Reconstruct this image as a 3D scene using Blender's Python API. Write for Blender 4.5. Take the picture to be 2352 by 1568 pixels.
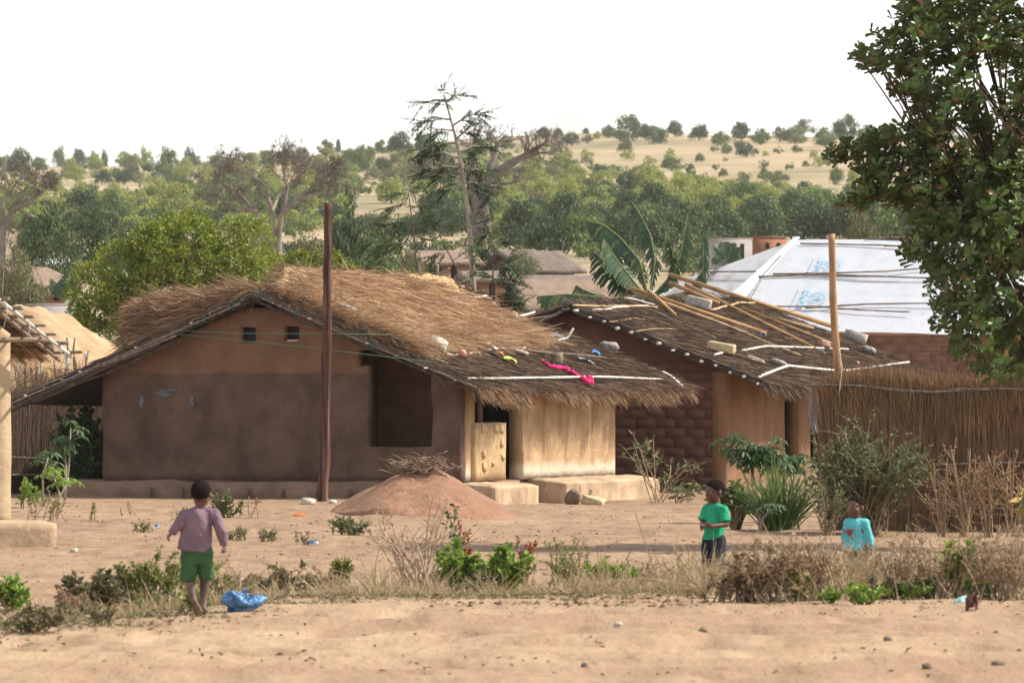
import bpy, math, random
import numpy as np
from mathutils import Vector, Matrix, Quaternion

for _o in list(bpy.data.objects):
    bpy.data.objects.remove(_o)
SC = bpy.context.scene
COL = SC.collection
R = math.radians
rng = np.random.default_rng(7)
random.seed(7)

# ------------------------------------------------------------------ camera
F = 13067.0           # focal length in units of 1/2352 of the picture's width (200 mm lens)
HZ = 905.0            # the picture row of the eye level
ZC = 1.84             # eye height above the yard
cam_d = bpy.data.cameras.new('camera')
cam = bpy.data.objects.new('camera', cam_d)
COL.objects.link(cam)
cam.location = (0, 0, ZC)
cam.rotation_euler = (R(90), 0, 0)
cam_d.sensor_width = 36.0
cam_d.lens = 200.0
cam_d.shift_y = (HZ - 784.0) / 2352.0
cam_d.clip_start = 1.0
cam_d.clip_end = 40000.0
cam_d.dof.use_dof = True
cam_d.dof.focus_distance = 92.0
cam_d.dof.aperture_fstop = 8.0
SC.camera = cam

# ------------------------------------------------------------------ sky, sun, exposure
SUN_AZ = R(11.0)       # measured from +X (right) towards +Y (away)
SUN_EL = R(47.0)
w = bpy.data.worlds.new('World')
SC.world = w
w.use_nodes = True
wn = w.node_tree
wn.nodes.clear()
sky = wn.nodes.new('ShaderNodeTexSky')
sky.sky_type = 'NISHITA'
sky.sun_disc = False
sky.sun_elevation = SUN_EL
sky.sun_rotation = R(90.0) - SUN_AZ
sky.air_density = 1.0
sky.dust_density = 0.5
sky.ozone_density = 1.0
sky.altitude = 0.0
hs = wn.nodes.new('ShaderNodeHueSaturation')
hs.inputs['Saturation'].default_value = 0.35
bg = wn.nodes.new('ShaderNodeBackground')
bg.inputs["Strength"].default_value = 0.122
wo = wn.nodes.new('ShaderNodeOutputWorld')
wn.links.new(sky.outputs[0], hs.inputs['Color'])
wn.links.new(hs.outputs[0], bg.inputs['Color'])
wn.links.new(bg.outputs[0], wo.inputs['Surface'])

sun_d = bpy.data.lights.new('sun', 'SUN')
sun_d.energy = 3.8
sun_d.angle = R(0.6)
sun_d.color = (1.0, 0.93, 0.82)
sun = bpy.data.objects.new('sun', sun_d)
COL.objects.link(sun)
_s = Vector((math.cos(SUN_EL) * math.cos(SUN_AZ), math.cos(SUN_EL) * math.sin(SUN_AZ), math.sin(SUN_EL)))
sun.rotation_euler = (-_s).to_track_quat('-Z', 'Y').to_euler()
sun.location = _s * 200

SC.view_settings.view_transform = 'Standard'
SC.view_settings.look = 'None'
SC.view_settings.exposure = 1.08
SC.view_settings.gamma = 1.0
SC.view_settings.use_curve_mapping = False
SC.render.engine = 'CYCLES'
SC.cycles.max_bounces = 6
SC.cycles.diffuse_bounces = 3
SC.cycles.glossy_bounces = 2
SC.cycles.transmission_bounces = 4
SC.cycles.transparent_max_bounces = 8
SC.cycles.volume_bounces = 1
SC.cycles.use_denoising = True


def P(px, py, Y):
    """A point seen at row py, column px (2352 x 1568 units) that stands Y metres away."""
    return Vector(((px - 1176.0) * Y / F, Y, ZC - (py - HZ) * Y / F))


def PX(px, Y):
    return (px - 1176.0) * Y / F


# ------------------------------------------------------------------ materials
MATS = {}


def lin(c):
    """sRGB 0-255 to linear."""
    return tuple(((v / 255.0) / 12.92 if v / 255.0 <= 0.04045 else ((v / 255.0 + 0.055) / 1.055) ** 2.4) for v in c)


def mat(name, cols, scale=6.0, rough=0.9, bump=0.0, bscale=None, stretch=(1, 1, 1), island=None,
        trans=0.0, spec=0.2, detail=6.0, big=None, bigscale=0.7, bigamt=0.5, streak=None, dist=0.02):
    """Procedural material: noise picks between cols (linear RGB); island = colours per loose piece;
    big = a second colour laid on in large soft patches; streak = (colour, amount, stretch)."""
    if name in MATS:
        return MATS[name]
    m = bpy.data.materials.new(name)
    m.use_nodes = True
    nt = m.node_tree
    nt.nodes.clear()
    N, L = nt.nodes.new, nt.links.new
    out = N('ShaderNodeOutputMaterial')
    bs = N('ShaderNodeBsdfPrincipled')
    bs.inputs['Roughness'].default_value = rough
    bs.inputs['Specular IOR Level'].default_value = spec
    tc = N('ShaderNodeTexCoord')
    mp = N('ShaderNodeMapping')
    mp.inputs['Scale'].default_value = stretch
    L(tc.outputs['Object'], mp.inputs['Vector'])
    col = None
    if island:
        g = N('ShaderNodeNewGeometry')
        rp = N('ShaderNodeValToRGB')
        ramp(rp, island)
        L(g.outputs['Random Per Island'], rp.inputs['Fac'])
        col = rp.outputs['Color']
    nz = None
    if cols:
        nz = N('ShaderNodeTexNoise')
        nz.inputs['Scale'].default_value = scale
        nz.inputs['Detail'].default_value = detail
        nz.inputs['Roughness'].default_value = 0.6
        L(mp.outputs[0], nz.inputs['Vector'])
        rp = N('ShaderNodeValToRGB')
        ramp(rp, cols, 0.3, 0.7)
        L(nz.outputs['Fac'], rp.inputs['Fac'])
        if col is None:
            col = rp.outputs['Color']
        else:
            mx = N('ShaderNodeMix')
            mx.data_type = 'RGBA'
            mx.blend_type = 'MULTIPLY'
            mx.inputs['Factor'].default_value = 1.0
            L(col, mx.inputs[6])
            L(rp.outputs['Color'], mx.inputs[7])
            col = mx.outputs[2]
    if big:
        n2 = N('ShaderNodeTexNoise')
        n2.inputs['Scale'].default_value = bigscale
        n2.inputs['Detail'].default_value = 4.0
        L(tc.outputs['Object'], n2.inputs['Vector'])
        r2 = N('ShaderNodeValToRGB')
        ramp(r2, [(0, 0, 0), (1, 1, 1)], 0.42, 0.62)
        L(n2.outputs['Fac'], r2.inputs['Fac'])
        ml = N('ShaderNodeMath')
        ml.operation = 'MULTIPLY'
        ml.inputs[1].default_value = bigamt
        L(r2.outputs['Color'], ml.inputs[0])
        col = mixc(nt, ml.outputs[0], col, big)
    if streak:
        scol, samt, sst = streak
        m3 = N('ShaderNodeMapping')
        m3.inputs['Scale'].default_value = sst
        L(tc.outputs['Object'], m3.inputs['Vector'])
        n3 = N('ShaderNodeTexNoise')
        n3.inputs['Scale'].default_value = 1.0
        n3.inputs['Detail'].default_value = 5.0
        L(m3.outputs[0], n3.inputs['Vector'])
        r3 = N('ShaderNodeValToRGB')
        ramp(r3, [(0, 0, 0), (1, 1, 1)], 0.48, 0.66)
        L(n3.outputs['Fac'], r3.inputs['Fac'])
        ml = N('ShaderNodeMath')
        ml.operation = 'MULTIPLY'
        ml.inputs[1].default_value = samt
        L(r3.outputs['Color'], ml.inputs[0])
        col = mixc(nt, ml.outputs[0], col, scol)
    L(col, bs.inputs['Base Color'])
    if bump > 0:
        bn = N('ShaderNodeTexNoise')
        bn.inputs['Scale'].default_value = bscale or scale * 3
        bn.inputs['Detail'].default_value = 5.0
        L(mp.outputs[0], bn.inputs['Vector'])
        bp = N('ShaderNodeBump')
        bp.inputs['Strength'].default_value = bump
        bp.inputs['Distance'].default_value = dist
        L(bn.outputs['Fac'], bp.inputs['Height'])
        L(bp.outputs[0], bs.inputs['Normal'])
    sh = bs.outputs[0]
    if trans > 0:
        tr = N('ShaderNodeBsdfTranslucent')
        L(col, tr.inputs['Color'])
        ms = N('ShaderNodeMixShader')
        ms.inputs[0].default_value = trans
        L(bs.outputs[0], ms.inputs[1])
        L(tr.outputs[0], ms.inputs[2])
        sh = ms.outputs[0]
    L(sh, out.inputs['Surface'])
    MATS[name] = m
    return m


def ramp(node, cols, lo=0.0, hi=1.0):
    cr = node.color_ramp
    n = len(cols)
    while len(cr.elements) < n:
        cr.elements.new(0.5)
    for i, c in enumerate(cols):
        cr.elements[i].position = lo + (hi - lo) * (i / max(1, n - 1))
        cr.elements[i].color = (c[0], c[1], c[2], 1.0)


def mixc(nt, fac, a, b):
    mx = nt.nodes.new('ShaderNodeMix')
    mx.data_type = 'RGBA'
    nt.links.new(fac, mx.inputs['Factor'])
    for k, v in ((6, a), (7, b)):
        if isinstance(v, tuple):
            mx.inputs[k].default_value = (v[0], v[1], v[2], 1.0)
        else:
            nt.links.new(v, mx.inputs[k])
    return mx.outputs[2]


# ------------------------------------------------------------------ mesh helpers
def mesh(name, V, FS, m=None, smooth=False):
    """V (n,3); FS a list of (k, j) index arrays (each with its own corner count)."""
    me = bpy.data.meshes.new(name)
    V = np.asarray(V, dtype=np.float32).reshape(-1, 3)
    FS = [np.asarray(f, dtype=np.int32) for f in FS if len(f)]
    me.vertices.add(len(V))
    me.vertices.foreach_set('co', V.ravel())
    if FS:
        li = np.concatenate([f.ravel() for f in FS])
        ct = np.concatenate([np.full(len(f), f.shape[1], dtype=np.int32) for f in FS])
        st = np.concatenate([[0], np.cumsum(ct)[:-1]]).astype(np.int32)
        me.loops.add(len(li))
        me.loops.foreach_set('vertex_index', li)
        me.polygons.add(len(ct))
        me.polygons.foreach_set('loop_start', st)
        if smooth:
            me.polygons.foreach_set('use_smooth', np.ones(len(ct), dtype=bool))
    me.update(calc_edges=True)
    if m:
        me.materials.append(m)
    return me


def link(name, me, parent=None, loc=None, rot=None, scale=None):
    o = bpy.data.objects.new(name, me)
    COL.objects.link(o)
    if parent is not None:
        o.parent = parent
    if loc is not None:
        o.location = loc
    if rot is not None:
        o.rotation_euler = rot
    if scale is not None:
        o.scale = scale
    return o


def tag(o, label=None, cat=None, group=None, kind=None):
    if label:
        o['label'] = label
    if cat:
        o['category'] = cat
    if group:
        o['group'] = group
    if kind:
        o['kind'] = kind
    return o


def thing(name, label, cat, loc=(0, 0, 0), rz=0.0, group=None):
    o = bpy.data.objects.new(name, None)
    COL.objects.link(o)
    o.empty_display_size = 0.2
    o.location = loc
    o.rotation_euler = (0, 0, rz)
    return tag(o, label, cat, group)


def copy_tree(o, parent=None):
    c = o.copy()
    COL.objects.link(c)
    c.parent = parent
    for ch in KIDS.get(o.name, []):
        copy_tree(ch, c)
    return c


KIDS = {}


class MB:
    """Collects shapes for one mesh."""

    def __init__(s):
        s.v, s.f, s.n = [], {}, 0

    def add(s, V, FS):
        V = np.asarray(V, dtype=float).reshape(-1, 3)
        for f in FS:
            f = np.asarray(f, dtype=int)
            if len(f):
                s.f.setdefault(f.shape[1], []).append(f + s.n)
        s.v.append(V)
        s.n += len(V)

    def box(s, c, size, rot=None, jit=0.0):
        h = np.array(size) / 2.0
        V = np.array([[x, y, z] for x in (-1, 1) for y in (-1, 1) for z in (-1, 1)]) * h
        if jit:
            V = V + rng.normal(0, jit, V.shape)
        if rot is not None:
            V = V @ np.array(rot).T
        s.add(V + np.array(c), [np.array([[0, 1, 3, 2], [4, 6, 7, 5], [0, 4, 5, 1], [2, 3, 7, 6], [0, 2, 6, 4], [1, 5, 7, 3]])])

    def tube(s, pts, rad, sides=6, cap=True):
        pts = np.array([tuple(p) for p in pts], dtype=float)
        n = len(pts)
        rad = np.broadcast_to(np.asarray(rad, dtype=float), (n,))
        t = np.gradient(pts, axis=0)
        t /= np.linalg.norm(t, axis=1)[:, None] + 1e-9
        up = np.array([0.0, 0, 1]) if abs(t[0, 2]) < 0.9 else np.array([1.0, 0, 0])
        a = np.linspace(0, 2 * math.pi, sides, endpoint=False)
        V = []
        for i in range(n):
            x = np.cross(up, t[i])
            x /= np.linalg.norm(x) + 1e-9
            y = np.cross(t[i], x)
            up = y if abs(np.dot(y, t[i])) < 0.5 else up
            V.append(pts[i] + rad[i] * (np.cos(a)[:, None] * x + np.sin(a)[:, None] * y))
            up = np.cross(t[i], x)
        V = np.concatenate(V)
        k = np.arange(sides)
        q = []
        for i in range(n - 1):
            q.append(np.stack([i * sides + k, i * sides + (k + 1) % sides, (i + 1) * sides + (k + 1) % sides, (i + 1) * sides + k], 1))
        fs = [np.concatenate(q)]
        if cap:
            fs.append(np.array([k[::-1], (n - 1) * sides + k]))
        s.add(V, fs)

    def mesh(s, name, m=None, smooth=False):
        V = np.concatenate(s.v) if s.v else np.zeros((0, 3))
        return mesh(name, V, [np.concatenate(x) for x in s.f.values()], m, smooth)

    def put(s, name, m, parent=None, smooth=False, **k):
        return link(name, s.mesh(name, m, smooth), parent, **k)


def unit(a):
    return a / (np.linalg.norm(a, axis=-1, keepdims=True) + 1e-9)


def straws(p, d, ln, wd, bend=0.0, seg=1, side=None, sag=0.0):
    """Flat blades: p (n,3) roots, d (n,3) directions, ln, wd; returns V, [F]."""
    n = len(p)
    d = unit(np.asarray(d, float))
    ln = np.broadcast_to(ln, (n,))
    wd = np.broadcast_to(wd, (n,))
    if side is None:
        side = unit(np.cross(d, unit(rng.normal(size=(n, 3)))))
    b = unit(rng.normal(size=(n, 3))) * bend
    V = []
    for k in range(seg + 1):
        f = k / seg
        c = p + d * (ln * f)[:, None] + b * (ln * f * f)[:, None] + np.array([0, 0, -1.0]) * (sag * ln * f * f)[:, None]
        ww = (wd * (1 - 0.55 * f) * 0.5)[:, None]
        V.append(c - side * ww)
        V.append(c + side * ww)
    V = np.stack(V, 1).reshape(-1, 3)
    per = 2 * (seg + 1)
    base = np.arange(n) * per
    FS = np.concatenate([np.stack([base + 2 * k, base + 2 * k + 1, base + 2 * k + 3, base + 2 * k + 2], 1) for k in range(seg)])
    return V, [FS]


def leaves(p, d, nrm, ln, wd, fold=0.25, tip=0.5):
    """Leaves of two folded halves: p roots, d directions, nrm normals (n,3)."""
    n = len(p)
    d = unit(np.asarray(d, float))
    nrm = np.asarray(nrm, float)
    s = unit(np.cross(d, nrm))
    u = unit(np.cross(s, d))
    ln = np.broadcast_to(ln, (n,))[:, None]
    wd = np.broadcast_to(wd, (n,))[:, None]
    mid = p + d * ln * tip
    V = np.stack([p, mid - s * wd * 0.5 + u * wd * fold, mid - u * wd * 0.12, mid + s * wd * 0.5 + u * wd * fold, p + d * ln - u * ln * 0.1], 1).reshape(-1, 3)
    b = np.arange(n) * 5
    T = np.concatenate([np.stack([b, b + 2, b + 4, b + 1], 1), np.stack([b, b + 3, b + 4, b + 2], 1)])
    return V, [T]


_np = np.random.default_rng(3).random((64, 64, 64)).astype(np.float32)


def vnoise(x, y, z=0.0):
    """Smooth value noise in -1..1 for arrays."""
    x, y, z = np.broadcast_arrays(np.asarray(x, float), np.asarray(y, float), np.asarray(z, float))
    xi, yi, zi = np.floor(x).astype(int), np.floor(y).astype(int), np.floor(z).astype(int)
    fx, fy, fz = x - xi, y - yi, z - zi
    fx, fy, fz = fx * fx * (3 - 2 * fx), fy * fy * (3 - 2 * fy), fz * fz * (3 - 2 * fz)
    r = 0
    for a in (0, 1):
        for b in (0, 1):
            for c in (0, 1):
                wgt = (fx if a else 1 - fx) * (fy if b else 1 - fy) * (fz if c else 1 - fz)
                r = r + wgt * _np[(xi + a) % 64, (yi + b) % 64, (zi + c) % 64]
    return r * 2 - 1


def fbm(x, y, z=0.0, o=4):
    r, a, k = 0, 0.5, 1.0
    for i in range(o):
        r = r + a * vnoise(np.asarray(x) * k + 17.3 * i, np.asarray(y) * k + 5.1 * i, np.asarray(z) * k)
        a *= 0.5
        k *= 2.03
    return r


def sstep(a, b, x):
    t = np.clip((np.asarray(x, float) - a) / (b - a), 0, 1)
    return t * t * (3 - 2 * t)


# ------------------------------------------------------------------ ground
_TY = np.array([0, 44, 50, 112, 122, 135, 150, 200, 280, 350, 450, 700, 1000, 1400, 1800, 2700, 6000, 40000.])
_TZ = np.array([.0, 0, 0, 0, .5, 1.5, 2.6, 4.5, 7.1, 10, 13.7, 24.5, 38, 57, 70.5, 58, 20, 0.])


def verge_edge(px):
    """Distance at which the road gives way to the verge, by column."""
    return np.interp(px, [-600, 0, 250, 480, 700, 1500, 2352, 3000], [41, 42.2, 43.5, 46.0, 48.2, 48.6, 48.8, 48.8])


def G(X, Y, fine=True):
    X = np.asarray(X, float)
    Y = np.asarray(Y, float)
    px = 1176 + F * X / np.maximum(Y, 20.0)
    z = np.interp(Y, _TY, _TZ)
    z = z * (1 + 0.15 * sstep(250, 1350, px) * sstep(600, 1400, Y) * (1 - sstep(2200, 4000, Y)))
    ve = verge_edge(px)
    z = z + 0.16 * (1 - sstep(-1.5, 3.5, Y - ve))
    z = z - 0.12 * sstep(800, 1300, px) * sstep(60, 85, Y) * (1 - sstep(108, 120, Y))
    if fine:
        z = z + 0.05 * fbm(X * 0.35, Y * 0.35, 0.5, 3) * (1 - sstep(100, 115, Y)) + sstep(150, 400, Y) * 2.0 * fbm(X * 0.012, Y * 0.008, 2.2, 3)
        z = z + 0.02 * fbm(X * 1.7, Y * 2.2, 4.0, 3) * (1 - sstep(100, 115, Y))
        z = z - 0.035 * sstep(.35, .65, vnoise(X * 2.4, Y * 0.9, 40.0)) * (1 - sstep(90, 100, Y))
        road = 1 - sstep(-1.0, 1.0, Y - ve)
        z = z + road * 0.05 * fbm(X * 0.22, Y * 2.0, 9.0, 4) + 0.018 * fbm(X * 2.0, Y * 5.0, 14.0, 3) * (1 - sstep(70, 90, Y))
    return z


def Gz(x, y):
    return float(G(np.array([x]), np.array([y]))[0])


def on(px, Y):
    x = PX(px, Y)
    return Vector((x, Y, Gz(x, Y)))


def build_ground():
    u = np.concatenate([np.linspace(-0.6, -0.13, 20, endpoint=False), np.linspace(-0.13, 0.13, 260), np.linspace(0.13, 0.6, 21)[1:]])
    Yv = np.concatenate([np.array([-60., -10, 5, 15, 22, 26]), np.arange(28, 60, 0.16), np.arange(60, 120, 0.35), np.geomspace(120, 2700, 190), np.geomspace(2900, 14000, 12)])
    U, YY = np.meshgrid(u, Yv)
    XX = U * np.maximum(YY, 60.0)
    Z = G(XX, YY)
    V = np.stack([XX, YY, Z], -1).reshape(-1, 3)
    nr, nc = U.shape
    i = np.arange(nr * nc).reshape(nr, nc)
    Q = np.stack([i[:-1, :-1], i[:-1, 1:], i[1:, 1:], i[1:, :-1]], -1).reshape(-1, 4)
    me = mesh('ground', V, [Q], None, True)
    px = 1176 + F * XX / np.maximum(YY, 20)
    d = YY - verge_edge(px)
    nzb = fbm(XX * 0.9, YY * 0.9, 1.0, 4)
    verge = sstep(-1.6, 0.9, d + 3.2 * nzb) * (1 - sstep(3.5, 9.0, d + 5 * nzb)) * (.55 + .45 * sstep(-.3, .3, fbm(XX * 1.4, YY * .5, 31.0, 4)))
    hill = sstep(116, 150, YY)
    yard = sstep(2.0, 9.0, d + 3 * nzb) * (.55 + .45 * sstep(-.25, .35, fbm(XX * .5, YY * .16, 51.0, 4)))
    for nm, a in (('verge', verge), ('hill', hill), ('yard', yard)):
        at = me.attributes.new(nm, 'FLOAT', 'POINT')
        at.data.foreach_set('value', a.ravel().astype(np.float32))
    m = bpy.data.materials.new('sandy_earth')
    m.use_nodes = True
    nt = m.node_tree
    nt.nodes.clear()
    N, L = nt.nodes.new, nt.links.new
    out = N('ShaderNodeOutputMaterial')
    bs = N('ShaderNodeBsdfPrincipled')
    bs.inputs['Roughness'].default_value = 0.95
    bs.inputs['Specular IOR Level'].default_value = 0.1
    tc = N('ShaderNodeTexCoord')

    def noise(sc, st=(1, 1, 1), det=6.0):
        mp = N('ShaderNodeMapping')
        mp.inputs['Scale'].default_value = st
        L(tc.outputs['Object'], mp.inputs['Vector'])
        n = N('ShaderNodeTexNoise')
        n.inputs['Scale'].default_value = sc
        n.inputs['Detail'].default_value = det
        n.inputs['Roughness'].default_value = 0.62
        L(mp.outputs[0], n.inputs['Vector'])
        return n.outputs['Fac']

    def rampo(fac, cols, lo, hi):
        r = N('ShaderNodeValToRGB')
        ramp(r, cols, lo, hi)
        L(fac, r.inputs['Fac'])
        return r.outputs['Color']
    road = rampo(noise(2.2, (1.0, 0.22, 1), 9.0), [(.215, .138, .083), (.335, .23, .142), (.40, .285, .18)], 0.30, 0.68)
    spk = rampo(noise(6.0, (1.2, 0.3, 1), 8.0), [(0, 0, 0), (1, 1, 1)], 0.56, 0.68)
    mm = N('ShaderNodeMath')
    mm.operation = 'MULTIPLY'
    mm.inputs[1].default_value = 0.75
    L(spk, mm.inputs[0])
    road = mixc(nt, mm.outputs[0], road, (.20, .12, .075))
    pt = rampo(noise(0.16, (0.5, 1.4, 1), 5.0), [(0, 0, 0), (1, 1, 1)], 0.42, 0.66)
    mp_ = N('ShaderNodeMath')
    mp_.operation = 'MULTIPLY'
    mp_.inputs[1].default_value = 0.75
    L(pt, mp_.inputs[0])
    road = mixc(nt, mp_.outputs[0], road, (.255, .16, .10))
    ya = N('ShaderNodeAttribute')
    ya.attribute_name = 'yard'
    yc = rampo(noise(3.0, (1.0, 0.25, 1), 8.0), [(.165, .10, .063), (.245, .16, .10), (.30, .205, .132)], 0.3, 0.7)
    road = mixc(nt, ya.outputs['Fac'], road, yc)
    va = N('ShaderNodeAttribute')
    va.attribute_name = 'verge'
    vg = rampo(noise(3.0), [(.13, .08, .045), (.24, .155, .09), (.33, .23, .14)], 0.3, 0.7)
    col = mixc(nt, va.outputs['Fac'], road, vg)
    ha = N('ShaderNodeAttribute')
    ha.attribute_name = 'hill'
    h1 = rampo(noise(0.02, (1, 0.6, 1)), [(.15, .14, .075), (.29, .225, .135), (.38, .285, .18)], 0.35, 0.62)
    h2 = rampo(noise(0.35), [(0, 0, 0), (1, 1, 1)], 0.50, 0.72)
    mm2 = N('ShaderNodeMath')
    mm2.operation = 'MULTIPLY'
    mm2.inputs[1].default_value = 0.35
    L(h2, mm2.inputs[0])
    hc = mixc(nt, mm2.outputs[0], h1, (.14, .13, .06))
    col = mixc(nt, ha.outputs['Fac'], col, hc)
    L(col, bs.inputs['Base Color'])
    bp = N('ShaderNodeBump')
    bp.inputs['Strength'].default_value = 0.9
    bp.inputs['Distance'].default_value = 0.06
    L(noise(5.0, (1.0, 0.3, 1), 10.0), bp.inputs['Height'])
    L(bp.outputs[0], bs.inputs['Normal'])
    L(bs.outputs[0], out.inputs['Surface'])
    me.materials.append(m)
    tag(link('ground', me), kind='structure')


build_ground()

# ------------------------------------------------------------------ shared house parts
STRAW_OLD = mat('old_thatch', [(.5, .46, .42), (1.05, 1.0, .95), (.72, .68, .62), (1.25, 1.2, 1.12)], 1.6, island=[(0.062, 0.043, 0.035), (0.188, 0.131, 0.095), (0.138, 0.098, 0.073), (0.300, 0.219, 0.156), (0.094, 0.065, 0.050)], rough=0.85, trans=0.1)
STRAW_GOLD = mat('new_thatch', [(.5, .46, .42), (1.05, 1.0, .95), (.72, .68, .62), (1.25, 1.2, 1.12)], 1.6, island=[(0.234, 0.142, 0.084), (0.480, 0.321, 0.190), (0.585, 0.414, 0.267), (0.386, 0.254, 0.154), (0.702, 0.543, 0.393)], rough=0.8, trans=0.15)
STRAW_MID = mat('weathered_thatch', [(.5, .46, .42), (1.05, 1.0, .95), (.72, .68, .62), (1.25, 1.2, 1.12)], 1.6, island=[(0.149, 0.090, 0.057), (0.380, 0.253, 0.155), (0.287, 0.184, 0.115), (0.517, 0.368, 0.241), (0.207, 0.129, 0.086)], rough=0.85, trans=0.12)
THATCH_BASE = mat('thatch_bed', [(.035, .025, .02), (.09, .066, .05), (.15, .11, .08)], 9.0, bump=1.0, bscale=30, stretch=(0.35, 1.6, 1))
GOLD_BASE = mat('gold_bed', [(.16, .095, .048), (.38, .245, .125), (.54, .37, .2)], 7.0, bump=1.0, bscale=26, stretch=(0.3, 2.0, 1))
POLE_GREY = mat('weathered_pole', [(.10, .075, .06), (.22, .175, .14), (.34, .29, .24)], 5.0, bump=0.4, stretch=(3, 3, 3))
POLE_DARK = mat('smoked_pole', [(.03, .022, .018), (.07, .05, .04), (.13, .1, .08)], 6.0, bump=0.4)
POLE_PALE = mat('pale_stick', [(.36, .32, .27), (.58, .53, .46), (.66, .62, .56)], 7.0, bump=0.3)
TIMBER = mat('sawn_timber', [(.2, .105, .045), (.36, .205, .09), (.46, .285, .14)], 3.0, bump=0.2, stretch=(1, 12, 6), rough=0.75)
BOARD_OLD = mat('grey_board', [(.12, .08, .05), (.24, .17, .11), (.33, .25, .17)], 3.0, bump=0.3, stretch=(1, 10, 6))
TWINE = mat('green_twine', [(.02, .13, .14), (.04, .22, .22)], 20)


def wall_mat(name, lower, upper=None, zsplit=9.0, base=None, base_h=0.0, stain=None, edge=0.03, vary=0.25):
    """Mud plaster: lower coat, upper coat above a hand-painted line, splash band at the foot, rain streaks, scratches."""
    m = bpy.data.materials.new(name)
    m.use_nodes = True
    nt = m.node_tree
    nt.nodes.clear()
    N, L = nt.nodes.new, nt.links.new
    out = N('ShaderNodeOutputMaterial')
    bs = N('ShaderNodeBsdfPrincipled')
    bs.inputs['Roughness'].default_value = 0.93
    bs.inputs['Specular IOR Level'].default_value = 0.12
    tc = N('ShaderNodeTexCoord')
    sep = N('ShaderNodeSeparateXYZ')
    L(tc.outputs['Object'], sep.inputs[0])

    def noise(sc, st=(1, 1, 1), det=6.0):
        mp = N('ShaderNodeMapping')
        mp.inputs['Scale'].default_value = st
        L(tc.outputs['Object'], mp.inputs['Vector'])
        n = N('ShaderNodeTexNoise')
        n.inputs['Scale'].default_value = sc
        n.inputs['Detail'].default_value = det
        n.inputs['Roughness'].default_value = 0.6
        L(mp.outputs[0], n.inputs['Vector'])
        return n.outputs['Fac']

    def step(v, lo, hi, amt=1.0):
        r = N('ShaderNodeMapRange')
        r.interpolation_type = 'SMOOTHSTEP'
        r.inputs[1].default_value = lo
        r.inputs[2].default_value = hi
        r.inputs[3].default_value = 0.0
        r.inputs[4].default_value = amt
        L(v, r.inputs[0])
        return r.outputs[0]

    def madd(a, b, k):
        q = N('ShaderNodeMath')
        q.operation = 'MULTIPLY_ADD'
        L(b, q.inputs[0])
        q.inputs[1].default_value = k
        L(a, q.inputs[2])
        return q.outputs[0]

    def tone(c, k):
        return tuple(min(1.0, v * k) for v in c)
    z = sep.outputs['Z']
    n1 = noise(1.6)
    low = mixc(nt, step(n1, 0.3, 0.7), tone(lower, 1 - vary), tone(lower, 1 + vary))
    col = low
    if upper:
        up = mixc(nt, step(n1, 0.3, 0.7), tone(upper, 1 - vary * 0.6), tone(upper, 1 + vary * 0.6))
        zz = madd(madd(z, noise(0.5), 0.3), noise(4.0), 0.06)
        col = mixc(nt, step(zz, zsplit + 0.18 - edge, zsplit + 0.18 + edge), low, up)
    if stain:
        col = mixc(nt, step(noise(1.0, (2.2, 2.2, 0.22)), 0.48, 0.72, 0.75), col, stain)
    if base:
        zz = madd(z, noise(3.0), 0.5)
        col = mixc(nt, step(zz, base_h + 0.42, base_h + 0.16, 0.9), col, base)
    scr = step(noise(1.0, (1.3, 1.3, 26.0), 3.0), 0.66, 0.70, 0.5)
    msk = step(noise(0.9), 0.5, 0.62)
    q = N('ShaderNodeMath')
    q.operation = 'MULTIPLY'
    L(scr, q.inputs[0])
    L(msk, q.inputs[1])
    col = mixc(nt, q.outputs[0], col, tone(lower, 1.9))
    col = mixc(nt, step(noise(5.0), 0.63, 0.72, 0.5), col, tone(lower, 0.55))
    vo = N('ShaderNodeTexVoronoi')
    vo.feature = 'DISTANCE_TO_EDGE'
    vo.inputs['Scale'].default_value = 1.5
    dn = N('ShaderNodeTexNoise')
    dn.inputs['Scale'].default_value = 2.6
    dn.inputs['Detail'].default_value = 6.0
    L(tc.outputs['Object'], dn.inputs['Vector'])
    vm = N('ShaderNodeVectorMath')
    vm.operation = 'MULTIPLY_ADD'
    vm.inputs[1].default_value = (.55, .55, .55)
    L(dn.outputs['Color'], vm.inputs[0])
    L(tc.outputs['Object'], vm.inputs[2])
    L(vm.outputs[0], vo.inputs['Vector'])
    ck = step(vo.outputs['Distance'], 0.012, 0.003, 0.45)
    cm = step(noise(0.8), 0.5, 0.58)
    q2 = N('ShaderNodeMath')
    q2.operation = 'MULTIPLY'
    L(ck, q2.inputs[0])
    L(cm, q2.inputs[1])
    col = mixc(nt, q2.outputs[0], col, tone(lower, 0.4))
    col = mixc(nt, step(noise(11.0, (1, 1, 1), 3.0), 0.66, 0.70, 0.55), col, tone(lower, 1.6))
    L(col, bs.inputs['Base Color'])
    bp = N('ShaderNodeBump')
    bp.inputs['Strength'].default_value = 0.7
    bp.inputs['Distance'].default_value = 0.03
    L(noise(7.0, (1, 1, 1), 8.0), bp.inputs['Height'])
    L(bp.outputs[0], bs.inputs['Normal'])
    L(bs.outputs[0], out.inputs['Surface'])
    return m


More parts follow.
